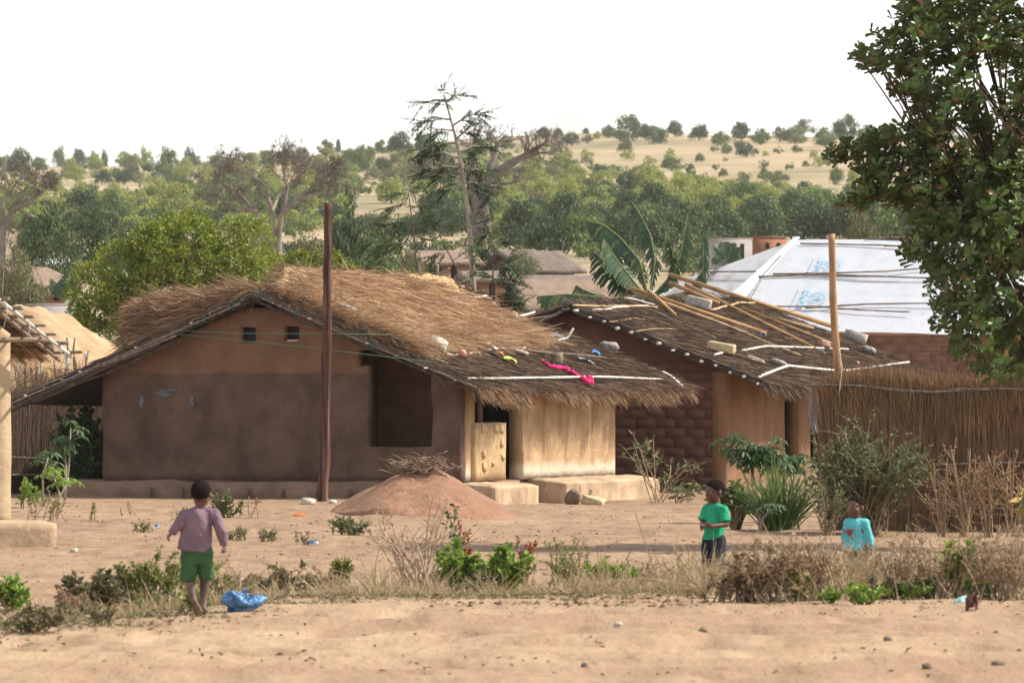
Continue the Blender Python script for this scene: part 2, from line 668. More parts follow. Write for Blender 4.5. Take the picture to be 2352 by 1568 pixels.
def wall(name, m, parent, u0, u1, z0, top, fmap, thick=0.24, holes=(), step=0.13, wob=0.02, seed=0.0):
    """A mud wall from u0 to u1, from z0 up to top(u), with rectangular holes (u0,u1,z0,z1)."""
    us = set(np.round(np.linspace(u0, u1, max(2, int((u1 - u0) / step))), 4))
    ztop = max(top(u) for u in np.linspace(u0, u1, 60))
    zs = set(np.round(np.linspace(z0, ztop, max(2, int((ztop - z0) / step))), 4))
    for h in holes:
        us |= {h[0], h[1]}
        zs |= {h[2], h[3]}
    us = np.array(sorted(u for u in us if u0 <= u <= u1))
    zs = np.array(sorted(z for z in zs if z0 <= z <= ztop))
    tops = np.array([top(u) for u in us])
    U, Zg = np.meshgrid(us, zs, indexing='ij')
    Zc = np.minimum(Zg, tops[:, None])
    wu = wob * fbm(U * 2.1, Zc * 2.1, seed + 3.3, 3)
    wz = wob * fbm(U * 2.1, Zc * 2.1, seed + 7.7, 3)
    wd = wob * fbm(U * 1.3, Zc * 1.3, seed + 11.7, 3)
    wz = np.where(Zc <= z0 + 1e-6, 0, wz)
    nu, nz = U.shape
    mask = np.zeros((nu - 1, nz - 1), bool)
    for i in range(nu - 1):
        for j in range(nz - 1):
            cu, cz = (us[i] + us[i + 1]) / 2, (zs[j] + zs[j + 1]) / 2
            ok = zs[j] < max(tops[i], tops[i + 1]) - 1e-5
            for h in holes:
                if h[0] < cu < h[1] and h[2] < cz < h[3]:
                    ok = False
            mask[i, j] = ok
    idx = np.arange(nu * nz).reshape(nu, nz)
    Vf = fmap(U + wu, Zc + wz, 0 * U + wd)
    Vb = fmap(U + wu, Zc + wz, 0 * U + thick)
    V = np.concatenate([Vf.reshape(-1, 3), Vb.reshape(-1, 3)])
    o = nu * nz
    Q = []
    for i in range(nu - 1):
        for j in range(nz - 1):
            if not mask[i, j]:
                continue
            a, b, c, d = idx[i, j], idx[i + 1, j], idx[i + 1, j + 1], idx[i, j + 1]
            Q.append((a, b, c, d))
            Q.append((d + o, c + o, b + o, a + o))
            if i == 0 or not mask[i - 1, j]:
                Q.append((a, d, d + o, a + o))
            if i == nu - 2 or not mask[i + 1, j]:
                Q.append((b, b + o, c + o, c))
            if j == 0 or not mask[i, j - 1]:
                Q.append((a, a + o, b + o, b))
            if j == nz - 2 or not mask[i, j + 1]:
                Q.append((d, c, c + o, d + o))
    return link(name, mesh(name, V, [np.array(Q)], m), parent)


def gable_map(y0):
    return lambda u, z, d: np.stack([u, y0 + d, z], -1)


def side_map(x0, sgn=-1):
    return lambda u, z, d: np.stack([x0 + sgn * d, u, z], -1)


def mud_block(name, m, parent, x0, x1, y0, y1, z0, z1, drop=0.0, n=0.12, wob=0.02, seed=0.0, rnd=0.03):
    """A rough mud platform; its top falls by drop towards +x; edges are rounded and uneven."""
    nx, ny, nz = [max(2, int(round((b - a) / n)) + 1) for a, b in ((x0, x1), (y0, y1), (z0, z1))]
    V, ids, Q = [], {}, []

    def vid(i, j, k):
        if (i, j, k) not in ids:
            x, y, z = x0 + (x1 - x0) * i / (nx - 1), y0 + (y1 - y0) * j / (ny - 1), z0 + (z1 - z0) * k / (nz - 1)
            if k == nz - 1:
                z -= drop * i / (nx - 1)
                if i in (0, nx - 1) or j in (0, ny - 1):
                    z -= rnd
            ids[(i, j, k)] = len(V)
            V.append((x, y, z))
        return ids[(i, j, k)]
    for i in range(nx - 1):
        for j in range(ny - 1):
            Q.append([vid(i, j, nz - 1), vid(i + 1, j, nz - 1), vid(i + 1, j + 1, nz - 1), vid(i, j + 1, nz - 1)])
            Q.append([vid(i, j, 0), vid(i, j + 1, 0), vid(i + 1, j + 1, 0), vid(i + 1, j, 0)])
    for i in range(nx - 1):
        for k in range(nz - 1):
            Q.append([vid(i, 0, k), vid(i + 1, 0, k), vid(i + 1, 0, k + 1), vid(i, 0, k + 1)])
            Q.append([vid(i, ny - 1, k), vid(i, ny - 1, k + 1), vid(i + 1, ny - 1, k + 1), vid(i + 1, ny - 1, k)])
    for j in range(ny - 1):
        for k in range(nz - 1):
            Q.append([vid(0, j, k), vid(0, j, k + 1), vid(0, j + 1, k + 1), vid(0, j + 1, k)])
            Q.append([vid(nx - 1, j, k), vid(nx - 1, j + 1, k), vid(nx - 1, j + 1, k + 1), vid(nx - 1, j, k + 1)])
    V = np.array(V)
    for a in range(3):
        V[:, a] += wob * fbm(V[:, 0] * 3, V[:, 1] * 3, V[:, 2] * 3 + seed + 9 * a, 3)
    low = V[:, 2] < z0 + (z1 - z0) * 0.3
    V[low, 0] += 0.03 * np.abs(fbm(V[low, 1] * 4, V[low, 0] * 4, seed, 2))
    return link(name, mesh(name, V, [np.array(Q)], m), parent)


def stick(name, m, parent, pts, r, wob=0.0, sides=6, sub=6):
    """A thin pole through pts (local), a little crooked, tapering."""
    pts = np.array([tuple(p) for p in pts], float)
    t = np.linspace(0, len(pts) - 1, max(3, sub * (len(pts) - 1) + 1))
    q = np.stack([np.interp(t, np.arange(len(pts)), pts[:, a]) for a in range(3)], 1)
    if wob:
        L_ = np.linalg.norm(pts[-1] - pts[0])
        w_ = rng.normal(0, 1, (3, 3)) * wob
        f = np.linspace(0, 1, len(q))
        for a in range(3):
            q[:, a] += w_[a, 0] * np.sin(f * math.pi) + w_[a, 1] * 0.5 * np.sin(2 * f * math.pi) + w_[a, 2] * 0.3 * np.sin(5 * f * math.pi)
    b = MB()
    rr = r * np.linspace(1.08, 0.85, len(q)) * (1 + 0.07 * rng.normal(size=len(q)))
    b.tube(q, rr, sides)
    return b.put(name, m, parent, smooth=True)


def slope_slab(name, m, parent, fz, x0, x1, y0, y1, th, nx=40, ny=60, amp=0.02, seed=0.0):
    """A thatch bed: top follows fz(x,y), th thick, a little lumpy."""
    xs, ys = np.linspace(x0, x1, nx), np.linspace(y0, y1, ny)
    X, Y = np.meshgrid(xs, ys, indexing='ij')
    X = X + 0.03 * fbm(Y * 3, X * 3, seed, 2)
    Yw = Y + 0.03 * fbm(X * 3, Y * 3, seed + 5, 2)
    Z = fz(X, Yw) + amp * fbm(X * 1.5, Y * 4, seed + 1, 3)
    T = np.stack([X, Yw, Z], -1).reshape(-1, 3)
    B = np.stack([X, Yw, Z - th], -1).reshape(-1, 3)
    n = nx * ny
    i = np.arange(n).reshape(nx, ny)
    q = [np.stack([i[:-1, :-1], i[1:, :-1], i[1:, 1:], i[:-1, 1:]], -1).reshape(-1, 4)]
    q.append(q[0][:, ::-1] + n)
    for e in (i[0, :], i[-1, ::-1], i[::-1, 0], i[:, -1]):
        q.append(np.stack([e[:-1], e[1:], e[1:] + n, e[:-1] + n], 1))
    return link(name, mesh(name, np.concatenate([T, B]), [np.concatenate(q)], m, True), parent)


def rock_mesh(name, sx, sy, sz, seed, m, power=3.0, rough=0.17, nu=16, nv=11):
    """A stone: rounded block with uneven faces."""
    V = []
    for j in range(nv + 1):
        ph = -math.pi / 2 + math.pi * j / nv
        for i in range(nu):
            th = 2 * math.pi * i / nu
            v = np.array([math.cos(ph) * math.cos(th), math.cos(ph) * math.sin(th), math.sin(ph)])
            v = v / (np.sum(np.abs(v) ** power) ** (1 / power))
            V.append(v)
    V = np.array(V)
    k = 1 + rough * 2.2 * fbm(V[:, 0] * 1.4 + seed, V[:, 1] * 1.4 + seed * 2.3, V[:, 2] * 1.4 + seed * 0.7, 3)
    V = V * k[:, None] * np.array([sx, sy, sz]) / 2
    V = V + (np.random.default_rng(int(seed * 10) + 1).normal(0, .035 * min(sx, sy, sz), V.shape) if power < 10 else 0)
    Q = []
    for j in range(nv):
        for i in range(nu):
            Q.append((j * nu + i, j * nu + (i + 1) % nu, (j + 1) * nu + (i + 1) % nu, (j + 1) * nu + i))
    return mesh(name, V, [np.array(Q)], m)


# ------------------------------------------------------------------ the main house
TH1 = R(20.0)
H1 = thing('mud_house', 'large mud house with golden and dark thatched roof behind the dark pole', 'house', (PX(1055, 100), 100, 0), -TH1)
AX, AZ, EX, EZ, LX, LZ = -3.67, 3.67, 0.45, 2.03, -8.47, 1.76
RY0, RY1 = -0.38, 11.4


def roof1(x, y=0.0):
    x = np.asarray(x, float)
    sag = -0.05 * np.sin(np.clip((np.asarray(y, float) + 0.4) / 11.0, 0, 1) * math.pi)
    zr = AZ + (EZ - AZ) * (x - AX) / (EX - AX)
    zl = AZ + (LZ - AZ) * (x - AX) / (LX - AX)
    return np.where(x > AX, zr, zl) + sag


W1 = 6.85
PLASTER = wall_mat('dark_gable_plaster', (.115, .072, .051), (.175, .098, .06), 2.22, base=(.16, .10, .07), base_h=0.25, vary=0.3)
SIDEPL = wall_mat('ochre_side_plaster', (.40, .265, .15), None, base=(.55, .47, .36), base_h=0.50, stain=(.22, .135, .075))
LOWPL = wall_mat('straw_mud_plaster', (.40, .275, .15), None, stain=(.27, .18, .10), vary=0.2)
BENCHPL = wall_mat('bench_plaster', (.40, .285, .185), None, base=(.26, .155, .095), base_h=-0.24, stain=(.27, .18, .11), vary=0.3)
PLINTHM = wall_mat('plinth_mud', (.20, .125, .085), None, base=(.17, .10, .065), base_h=-0.1, vary=0.3)
INNER = mat('inner_mud', [(.12, .06, .04), (.22, .115, .07)], 3.0, bump=0.3)
top1 = lambda u: float(roof1(u)) - 0.13
HOLES1 = [(-1.72, -0.52, 0.92, 2.62), (-1.9, -1.72, 2.35, 2.62), (-4.17, -3.87, 2.76, 3.02), (-3.30, -3.05, 2.78, 3.05)]
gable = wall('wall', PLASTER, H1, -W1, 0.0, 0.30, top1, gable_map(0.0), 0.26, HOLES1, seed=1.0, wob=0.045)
gable['label'] = 'gable wall painted dark brown below and ochre above'
for i_, (hx0, hx1, hz0, hz1) in enumerate(HOLES1[2:]):
    fr = MB()
    fr.box(((hx0 + hx1) / 2, 0.17, (hz0 + hz1) / 2), (hx1 - hx0 + 0.06, 0.012, hz1 - hz0 + 0.06))
    fr.put('vent_shutter', mat('plum_shutter', [(.03, .018, .03), (.055, .035, .055)], 8.0), H1)
CHALK = mat('blue_chalk', [(.10, .09, .095), (.16, .165, .19)], 14.0)
for cx_, cz_, cw_, ch_ in ((-5.62, 1.86, .17, .07), (-5.52, 1.89, .12, .05), (-6.08, 1.72, .04, .12), (-5.1, 1.72, .045, .13)):
    a_ = np.linspace(0, 2 * math.pi, 16, endpoint=False)
    rr_ = 1 + .9 * fbm(np.cos(a_) * 3 + cx_ * 3, np.sin(a_) * 2, cz_, 3)
    link('paint_mark', mesh('paint_mark', np.stack([cx_ + cw_ * rr_ * np.cos(a_), 0 * a_ - .034, cz_ + ch_ * rr_ * np.sin(a_)], 1), [np.array([np.arange(16)])], CHALK), gable)
stl = MB()
stl.box((-3.17, 0.1, 2.795), (0.23, 0.14, 0.03), jit=0.004)
stl.put('vent_sill', mat('lime_patch', [(.5, .42, .36), (.62, .55, .5)], 9.0), H1)
wall('wall', SIDEPL, H1, 0.262, 8.42, 0.30, lambda u: 2.10, side_map(0.0), 0.26, [(0.78, 3.27, 0.2, 2.2)], seed=5.0, wob=0.03)['label'] = 'ochre plastered side wall with pale salt band'
lowwall = wall('low_wall', LOWPL, H1, 0.60, 2.18, 0.30, lambda u: 1.33, side_map(0.07), 0.30, seed=8.0, wob=0.035)
lowwall['label'] = 'straw coloured low porch wall with patches missing'
for (yy, zz, a, b) in ((1.02, 1.23, .12, .15), (1.62, 1.24, .12, .15), (1.93, 1.22, .1, .16), (1.95, .98, .09, .17), (1.05, .78, .09, .14), (1.06, .55, .1, .16), (2.02, .72, .08, .1), (1.5, .62, .08, .07)):
    pb = MB()
    pb.box((0.075, yy, zz), (0.04, a * 1.6, b), jit=0.008)
    pb.put('brick', mat('bare_adobe', [(.38, .25, .12), (.52, .37, .2)], 8.0, bump=0.3), lowwall)
wall('wall', INNER, H1, -W1, -0.26, 0.30, lambda u: float(roof1(u)) - 0.16, gable_map(8.14), 0.26, seed=12.0)
wall('wall', INNER, H1, 0.262, 8.13, 0.30, lambda u: float(roof1(-W1)) - 0.14, side_map(-W1, 1), 0.26, seed=15.0)
wall('inner_wall', INNER, H1, -W1 + 0.27, -0.27, 0.30, lambda u: float(roof1(u)) - 0.2, gable_map(1.7), 0.2, [(-0.95, -0.3, 0.2, 2.0)], seed=18.0)
wall('inner_wall', INNER, H1, 0.27, 1.69, 0.30, lambda u: 2.6, side_map(-2.2), 0.2, seed=21.0)
mud_block('plinth', PLINTHM, H1, -W1 - 0.55, -0.02, -0.42, 0.3, -0.3, 0.30, seed=3.0, n=0.2, wob=0.05)
mud_block('floor', PLINTHM, H1, -W1 + 0.1, -0.05, 0.32, 8.3, -0.3, 0.31, n=0.6)
for bx in np.linspace(-6.0, -0.9, 9):
    wd_ = 0.5 + 0.08 * rng.random()
    mud_block('brick', PLINTHM, H1, bx - wd_ / 2, bx + wd_ / 2, -0.475, -0.2, -0.25, 0.17 + 0.05 * rng.random(), n=0.16, wob=0.02, seed=bx * 3)
mud_block('bench', BENCHPL, H1, 0.02, 0.74, -0.2, 2.05, -0.45, 0.30, drop=0.07, seed=5.0, n=0.12)
mud_block('bench', BENCHPL, H1, 0.02, 0.76, 3.48, 8.82, -0.45, 0.33, drop=0.08, seed=9.0, n=0.12)
mud_block('step', BENCHPL, H1, -0.3, 0.28, 2.1, 3.25, -0.45, 0.05, drop=0.03, seed=12.0, n=0.15)

# roof of the main house
thatch1 = slope_slab('thatch', THATCH_BASE, H1, roof1, AX, EX, RY0, RY1, 0.11, seed=2.0)
thatch1['label'] = 'dark weathered thatch of the right slope'
slope_slab('thatch', THATCH_BASE, H1, roof1, LX, AX, RY0, RY1, 0.10, seed=4.0)


def thatch_straw(name, m, parent, fz, n, x0, x1, y0, y1, down, ln, wd, lift=0.02, spread=0.2, tilt=0.06, bend=0.08):
    x = rng.uniform(x0, x1, n)
    y = rng.uniform(y0, y1, n)
    z = fz(x, y) + rng.random(n) * lift
    e = 0.05
    sl = (fz(x + e * down, y) - fz(x, y)) / e
    d = np.stack([np.full(n, float(down)), rng.normal(0, spread, n), sl + rng.normal(tilt, tilt, n)], 1)
    V, FS = straws(np.stack([x, y, z], 1), d, rng.uniform(ln[0], ln[1], n), rng.uniform(wd[0], wd[1], n), bend=bend, seg=2)
    o = link(name, mesh(name, V, FS, m), parent)
    o['kind'] = 'stuff'
    return o


thatch_straw('thatch_straw', STRAW_OLD, H1, roof1, 19000, AX + 0.9, EX - 0.05, RY0, RY1, 1, (.25, .6), (.010, .022), spread=0.22)
thatch_straw('thatch_straw', STRAW_OLD, H1, roof1, 5000, LX, AX - 1.6, RY0, RY1, -1, (.25, .6), (.010, .022))


def fringe(parent, m, n, fx, y0, y1, fz, down=1, ln=(.18, .5), wd=(.008, .018), sag=0.5, spread=0.25):
    y = rng.uniform(y0, y1, n)
    x = fx - down * rng.random(n) * 0.22
    p = np.stack([x, y, fz(x, y) - rng.random(n) * 0.09], 1)
    d = np.stack([np.full(n, float(down)), rng.normal(0.0, spread, n), rng.normal(-0.62, 0.16, n)], 1)
    k = 0.65 + 0.5 * fbm(y * 1.3, y * 0.0, 3.0, 3)
    V, FS = straws(p, d, rng.uniform(ln[0], ln[1], n) * k * 1.25, rng.uniform(wd[0], wd[1], n), bend=0.1, seg=2, sag=sag)
    o = link('eave_straw', mesh('eave_straw', V, FS, m), parent)
    o['kind'] = 'stuff'


fringe(H1, STRAW_MID, 4600, EX, RY0, RY1 + 0.15, roof1, ln=(.14, .42), sag=0.4)
fringe(H1, STRAW_OLD, 2500, EX - 0.1, RY0, RY1 + 0.1, roof1, sag=0.3)


# the new golden thatch heaped along the ridge
def gold_h(x, y):
    """Depth of the golden thatch above the old roof."""
    x = np.asarray(x, float)
    y = np.asarray(y, float)
    r = x - AX
    wv = fbm(y * 0.8, y * 0 + 3.0, 1.0, 3)
    # right slope
    sb = 2.98 - 0.082 * y + 0.25 * wv
    right = np.minimum(1.0, sstep(0.0, 0.35, sb - r)) * (0.13 + 0.34 * sstep(2.2, 0.1, r) * sstep(0.15, 1.0, y) + 0.10 * sstep(1.6, 2.0, r) * (1 - sstep(0.7, 1.0, y)))
    # left slope
    l = -r
    lb = 2.5 + 0.06 * wv
    left = sstep(-0.02, 0.12, lb - l) * (0.07 + 0.27 * l + 0.05 * fbm(l * 2, y * 2, 6.0, 2))
    left = np.maximum(left, (0.13 + 0.34 * sstep(0.1, 1.0, y)) * sstep(0.7, 0.0, l) * sstep(0.3, 1.0, y))
    h = np.where(r > 0, right, left)
    h = h * sstep(-0.30, -0.08, y) * (1 - sstep(9.3, 10.3, y))
    h = h * (1 - 0.55 * sstep(6.4, 8.8, y) * (r > 0))
    return h + 0.045 * fbm(x * 3.0, y * 4.0, 8.0, 3) * (h > 0.05) + 0.10 * fbm(x * 0.9, y * 0.9, 12.0, 2) * (h > 0.08) * sstep(0.3, 1.0, y)


def build_gold():
    xs, ys = np.linspace(AX - 2.62, EX - 0.75, 95), np.linspace(-0.34, 10.4, 140)
    X, Y = np.meshgrid(xs, ys, indexing='ij')
    # finer columns at the left butt end
    h = gold_h(X, Y)
    Z = roof1(X, Y) + np.where(h > 0.012, h, -0.06)
    n = X.size
    i = np.arange(n).reshape(X.shape)
    q = np.stack([i[:-1, :-1], i[1:, :-1], i[1:, 1:], i[:-1, 1:]], -1).reshape(-1, 4)
    V = np.stack([X, Y, Z], -1).reshape(-1, 3)
    o = link('new_thatch', mesh('new_thatch', V, [q], GOLD_BASE, True), H1)
    o['label'] = 'thick golden heap of new thatch along the ridge'
    # loose straw over it
    for (cnt, lo, hi, dn, mt) in ((18000, 0.0, 3.05, 1, STRAW_GOLD), (10000, 0.0, 2.55, -1, STRAW_MID)):
        x = AX + dn * rng.uniform(lo, hi, cnt)
        y = rng.uniform(-0.3, 10.2, cnt)
        if dn < 0:
            y = np.where(rng.random(cnt) < 0.5, rng.uniform(-0.3, 0.3, cnt), y)
        h = gold_h(x, y)
        k = h > 0.05
        x, y, h = x[k], y[k], h[k]
        n = len(x)
        dz = np.where(rng.random(n) < 0.35, rng.random(n) * h, h)
        p = np.stack([x, y, roof1(x, y) + dz + 0.01], 1)
        e = 0.08
        sl = (roof1(x + e * dn, y) + gold_h(x + e * dn, y) - roof1(x, y) - h) / e
        sl = np.clip(sl, -0.9, 0.5)
        wild = np.where(rng.random(n) < 0.34, 3.2, 1.0)
        d = np.stack([np.full(n, float(dn)), rng.normal(0.05, 0.2, n) * wild, sl + rng.normal(0.06, 0.07, n) * wild], 1)
        V, FS = straws(p, d, rng.uniform(.25, .75, n), rng.uniform(.009, .022, n), bend=0.12, seg=2)
        o = link('loose_straw', mesh('loose_straw', V, FS, mt), H1)
        o['kind'] = 'stuff'
    # the cut butt end of the left heap and the tufts that stand up along the ridge
    n = 2600
    y = rng.uniform(-0.3, 2.2, n)
    x = AX - 2.42 + rng.random(n) * 0.3
    h = np.maximum(gold_h(x + 0.15, y), 0.05)
    p = np.stack([x, y, roof1(x, y) + rng.random(n) * h], 1)
    d = np.stack([-np.ones(n), rng.normal(0, .35, n), rng.normal(-0.1, .3, n)], 1)
    V, FS = straws(p, d, rng.uniform(.12, .34, n), rng.uniform(.009, .02, n), bend=0.15, seg=2)
    b = MB()
    b.add(V, FS)
    n = 2400
    y = rng.uniform(0.2, 8.0, n)
    x = AX + rng.normal(-0.1, 0.35, n)
    p = np.stack([x, y, roof1(x, y) + gold_h(x, y)], 1)
    d = np.stack([rng.normal(-0.6, .7, n), rng.normal(0, .35, n), rng.normal(0.06, .13, n)], 1)
    V, FS = straws(p, d, rng.uniform(.15, .4, n), rng.uniform(.008, .018, n), bend=0.15, seg=2)
    b.add(V, FS)
    # face of the heap towards the gable
    n = 5200
    r = rng.uniform(-2.5, 2.9, n)
    x = AX + r
    h = np.maximum(gold_h(x, np.full(n, 0.15)), 0.04)
    p = np.stack([x, -0.28 + rng.random(n) * 0.2, roof1(x, 0) + rng.random(n) * h], 1)
    d = np.stack([np.sign(r) * np.abs(rng.normal(1, .3, n)), rng.normal(-.25, .35, n), np.sign(r) * r * 0 - 0.2 + rng.normal(0, .35, n)], 1)
    V, FS = straws(p, d, rng.uniform(.15, .5, n), rng.uniform(.008, .018, n), bend=0.2, seg=2)
    b.add(V, FS)
    o = b.put('loose_straw', STRAW_MID, H1)
    o['kind'] = 'stuff'


build_gold()
# verge poles of the gable and the batten ends
for k, (dy, dz, r_, m_) in enumerate(((-0.40, -0.07, .028, POLE_GREY), (-0.36, -0.17, .024, POLE_DARK), (-0.46, -0.02, .018, POLE_DARK))):
    stick('verge_pole', m_, H1, [(AX - 0.05, dy, AZ + dz), (EX + 0.02, dy, EZ + dz)], r_, wob=0.015, sub=14)
for k in range(8):
    dy, dz = -0.36 - 0.03 * (k % 3), -0.02 - 0.034 * k
    a_ = AX - rng.uniform(0, 0.5) if k < 4 else AX - rng.uniform(1.0, 2.4)
    e_ = LX - rng.uniform(-0.1, 0.25)
    stick('verge_pole', POLE_GREY if k % 2 == 0 else POLE_DARK, H1, [(a_, dy, float(roof1(a_)) + dz), ((a_ + e_) / 2, dy, float(roof1((a_ + e_) / 2)) + dz), (e_, dy, float(roof1(e_)) + dz)], rng.uniform(.014, .026), wob=0.03, sub=9)
for k in range(7):
    bx = EX - 0.35 - 0.55 * k
    stick('batten', POLE_PALE if k % 2 else POLE_GREY, H1, [(bx, -0.56 + 0.05 * rng.random(), float(roof1(bx)) - 0.085), (bx, 0.4, float(roof1(bx)) - 0.085)], .018)
for k in range(12):
    bx = LX + 0.3 + 0.36 * k
    stick('batten', POLE_GREY if k % 3 else POLE_PALE, H1, [(bx, -0.5 + 0.06 * rng.random(), float(roof1(bx)) - 0.06), (bx, 0.35, float(roof1(bx)) - 0.06)], .019)
stick('eave_pole', POLE_PALE, H1, [(EX - 0.12, RY0 - 0.05, EZ + 0.085), (EX - 0.14, 3.0, EZ + 0.10), (EX - 0.12, 6.3, EZ + 0.11), (EX - 0.17, 11.2, EZ + 0.085)], .024, wob=0.03, sub=10)
stick('ridge_pole', POLE_DARK, H1, [(AX, RY0 - 0.12, AZ - 0.13), (AX, RY1, AZ - 0.15)], .045)
for k in range(5):
    ty = MB()
    a = np.linspace(0, 2 * math.pi, 9)
    bx = [AX + 0.02, AX - 0.45, AX + 0.75, AX - 1.0, AX + 2.2][k]
    ty.tube(np.stack([0 * a + bx + 0.015 * np.sin(a * 3), -0.40 + 0.06 * np.cos(a), float(roof1(bx)) - 0.08 + 0.075 * np.sin(a)], 1), 0.012, 5)
    ty.put('twine_tie', TWINE, H1)

# ------------------------------------------------------------------ the second hut
TH2 = R(22.0)
H2 = thing('mud_hut', 'brick mud hut with dark thatch loaded with loose timber planks', 'house', (PX(1668, 112.5), 112.5, -0.06), -TH2)
H2.scale = (1.032, 1.032, 1.032)
BX, BZ, FX, FZ = -3.14, 3.60, 0.88, 2.10


def roof2(x, y=0.0):
    x = np.asarray(x, float)
    y = np.asarray(y, float)
    r = x - BX
    return np.where(r > 0, BZ + (FZ - BZ) * r / (FX - BX), BZ + 0.42 * r) + 0.029 * y


BRICKY = wall_mat('red_brown_mud', (.145, .07, .048), None, base=(.16, .085, .055), base_h=-0.05, vary=0.15)
TANPL = wall_mat('tan_plaster', (.24, .135, .075), None, base=(.33, .21, .125), base_h=0.0, stain=(.19, .105, .06), vary=0.15)
BRICKM = mat('red_brown_brick', [(.125, .06, .041), (.145, .07, .048), (.165, .082, .057)], 1.2, bump=0.2, bscale=14)
g2 = wall('wall', BRICKY, H2, -6.3, -0.02, -0.25, lambda u: float(roof2(u)) - 0.12, gable_map(0.02), 0.3, seed=31.0, wob=0.005)
wall('wall', TANPL, H2, 0.0, 8.4, -0.25, lambda u: 2.28 + 0.029 * u, side_map(0.0), 0.28, [(3.40, 4.25, -0.2, 2.75), (4.95, 5.9, -0.2, 2.75)], seed=34.0)['label'] = 'tan plastered side wall with dark doorway'
wall('wall', BRICKY, H2, -6.3, -0.28, -0.25, lambda u: float(roof2(u, 8.2)) - 0.14, gable_map(8.1), 0.28, seed=37.0)
wall('wall', BRICKY, H2, 0.32, 8.1, -0.25, lambda u: 2.15, side_map(-6.3, 1), 0.28, seed=40.0)
wall('inner_wall', BRICKY, H2, 0.32, 8.1, -0.25, lambda u: 2.7, side_map(-1.6), 0.2, seed=41.0)
_bm = MB()
_bm.box((0, 0, 0), (0.402, 0.05, 0.182), jit=0.003)
brick_me = _bm.mesh('brick', BRICKM)
for row in range(14):
    zc_ = -0.02 + row * 0.185
    off = 0.2 * (row % 2)
    for k in range(14):
        xc_ = -0.24 - off - 0.405 * k
        if xc_ < -5.0 or zc_ + 0.1 > min(float(roof2(xc_ - 0.2)), float(roof2(xc_ + 0.2))) - 0.14:
            continue
        link('brick', brick_me, g2, (xc_ + rng.normal(0, .006), 0.040 + rng.normal(0, .0025), zc_ + rng.normal(0, .004)), (0, rng.normal(0, .012), rng.normal(0, .02)))
th2 = slope_slab('thatch', THATCH_BASE, H2, roof2, BX, FX, -0.42, 9.3, 0.12, seed=14.0)
slope_slab('thatch', THATCH_BASE, H2, roof2, BX - 3.9, BX, -0.42, 9.3, 0.12, seed=15.0)
thatch_straw('thatch_straw', STRAW_OLD, H2, roof2, 16000, BX, FX - 0.05, -0.42, 9.3, 1, (.25, .6), (.010, .022), spread=0.25)
thatch_straw('thatch_straw', STRAW_OLD, H2, roof2, 2500, BX - 1.5, BX + 0.2, -0.42, 9.3, -1, (.25, .6), (.010, .022), spread=0.6, tilt=0.12)
fringe(H2, STRAW_OLD, 5000, FX, -0.42, 9.4, roof2, ln=(.14, .36), sag=0.45)
stick('verge_pole', POLE_DARK, H2, [(BX, -0.44, BZ - 0.09), (FX + 0.03, -0.44, FZ - 0.09)], .034, wob=0.02, sub=14)
stick('verge_pole', POLE_DARK, H2, [(BX, -0.40, BZ - 0.02), (FX + 0.03, -0.42, FZ + 0.0)], .028, wob=0.02, sub=14)
stick('verge_pole', POLE_GREY, H2, [(BX + 0.1, -0.46, BZ - 0.10), (BX - 0.9, -0.46, BZ - 0.46)], .03, wob=0.02)
for k in range(4):
    stick('verge_pole', POLE_DARK, H2, [(BX + 0.25, -0.44 + 0.03 * k, BZ + 0.0 - 0.03 * k), (BX - 0.55 - 0.1 * k, -0.44, BZ - 0.2 - 0.03 * k)], .028, wob=0.02)
for k in range(14):
    bx = BX + 0.25 + 0.285 * k
    stick('batten', POLE_PALE, H2, [(bx, -0.60 + 0.09 * rng.random(), float(roof2(bx)) - 0.055 - 0.03 * (k % 2)), (bx, 0.3, float(roof2(bx)) - 0.06)], .024 if k % 3 else .029)
stick('eave_pole', POLE_PALE, H2, [(FX - 0.10, -0.35, FZ + 0.06), (FX - 0.35, 2.0, FZ + 0.29), (FX - 0.1, 4.3, FZ + 0.20), (FX - 0.2, 6.5, FZ + 0.30), (FX - 0.2, 9.2, FZ + 0.40)], .028, wob=0.03, sub=10)
stick('ridge_pole', POLE_DARK, H2, [(BX, -0.6, BZ - 0.14), (BX, 9.2, BZ + 0.13)], .04)

# ------------------------------------------------------------------ the house with the tarpaulin roof
TA, TB, TC = P(1830, 551, 132.0), P(1432, 690, 134.5), P(1636, 752, 128.0)
TD, TE = P(2230, 552, 132.2), P(2420, 776, 128.2)
TF = P(2440, 700, 136.0)
H3 = thing('tarpaulin_house', 'brick house with white plastic sheeting roof held down by poles', 'house', (PX(1900, 130), 130, 0.9))
o3 = np.array(H3.location)
SHEET = mat('white_sheeting', [(.57, .60, .66), (.64, .67, .72), (.68, .70, .75)], 2.5, rough=0.42, bump=0.35, bscale=3.0, spec=0.4, trans=0.4, streak=((.42, .30, .20), 0.0, (1, 1, 1)), dist=0.06)
SHEET_DIRTY = mat('stained_sheeting', [(.72, .72, .74), (.80, .80, .82)], 2.5, rough=0.45, bump=0.35, bscale=3.0, spec=0.4, trans=0.4, streak=((.36, .24, .15), 0.5, (2.2, 1.0, 0.35)), dist=0.06)
SHEET_FOLD = mat('folded_sheeting', [(.50, .54, .64), (.62, .65, .72)], 6.0, rough=0.4, bump=0.6, bscale=6.0, spec=0.4)


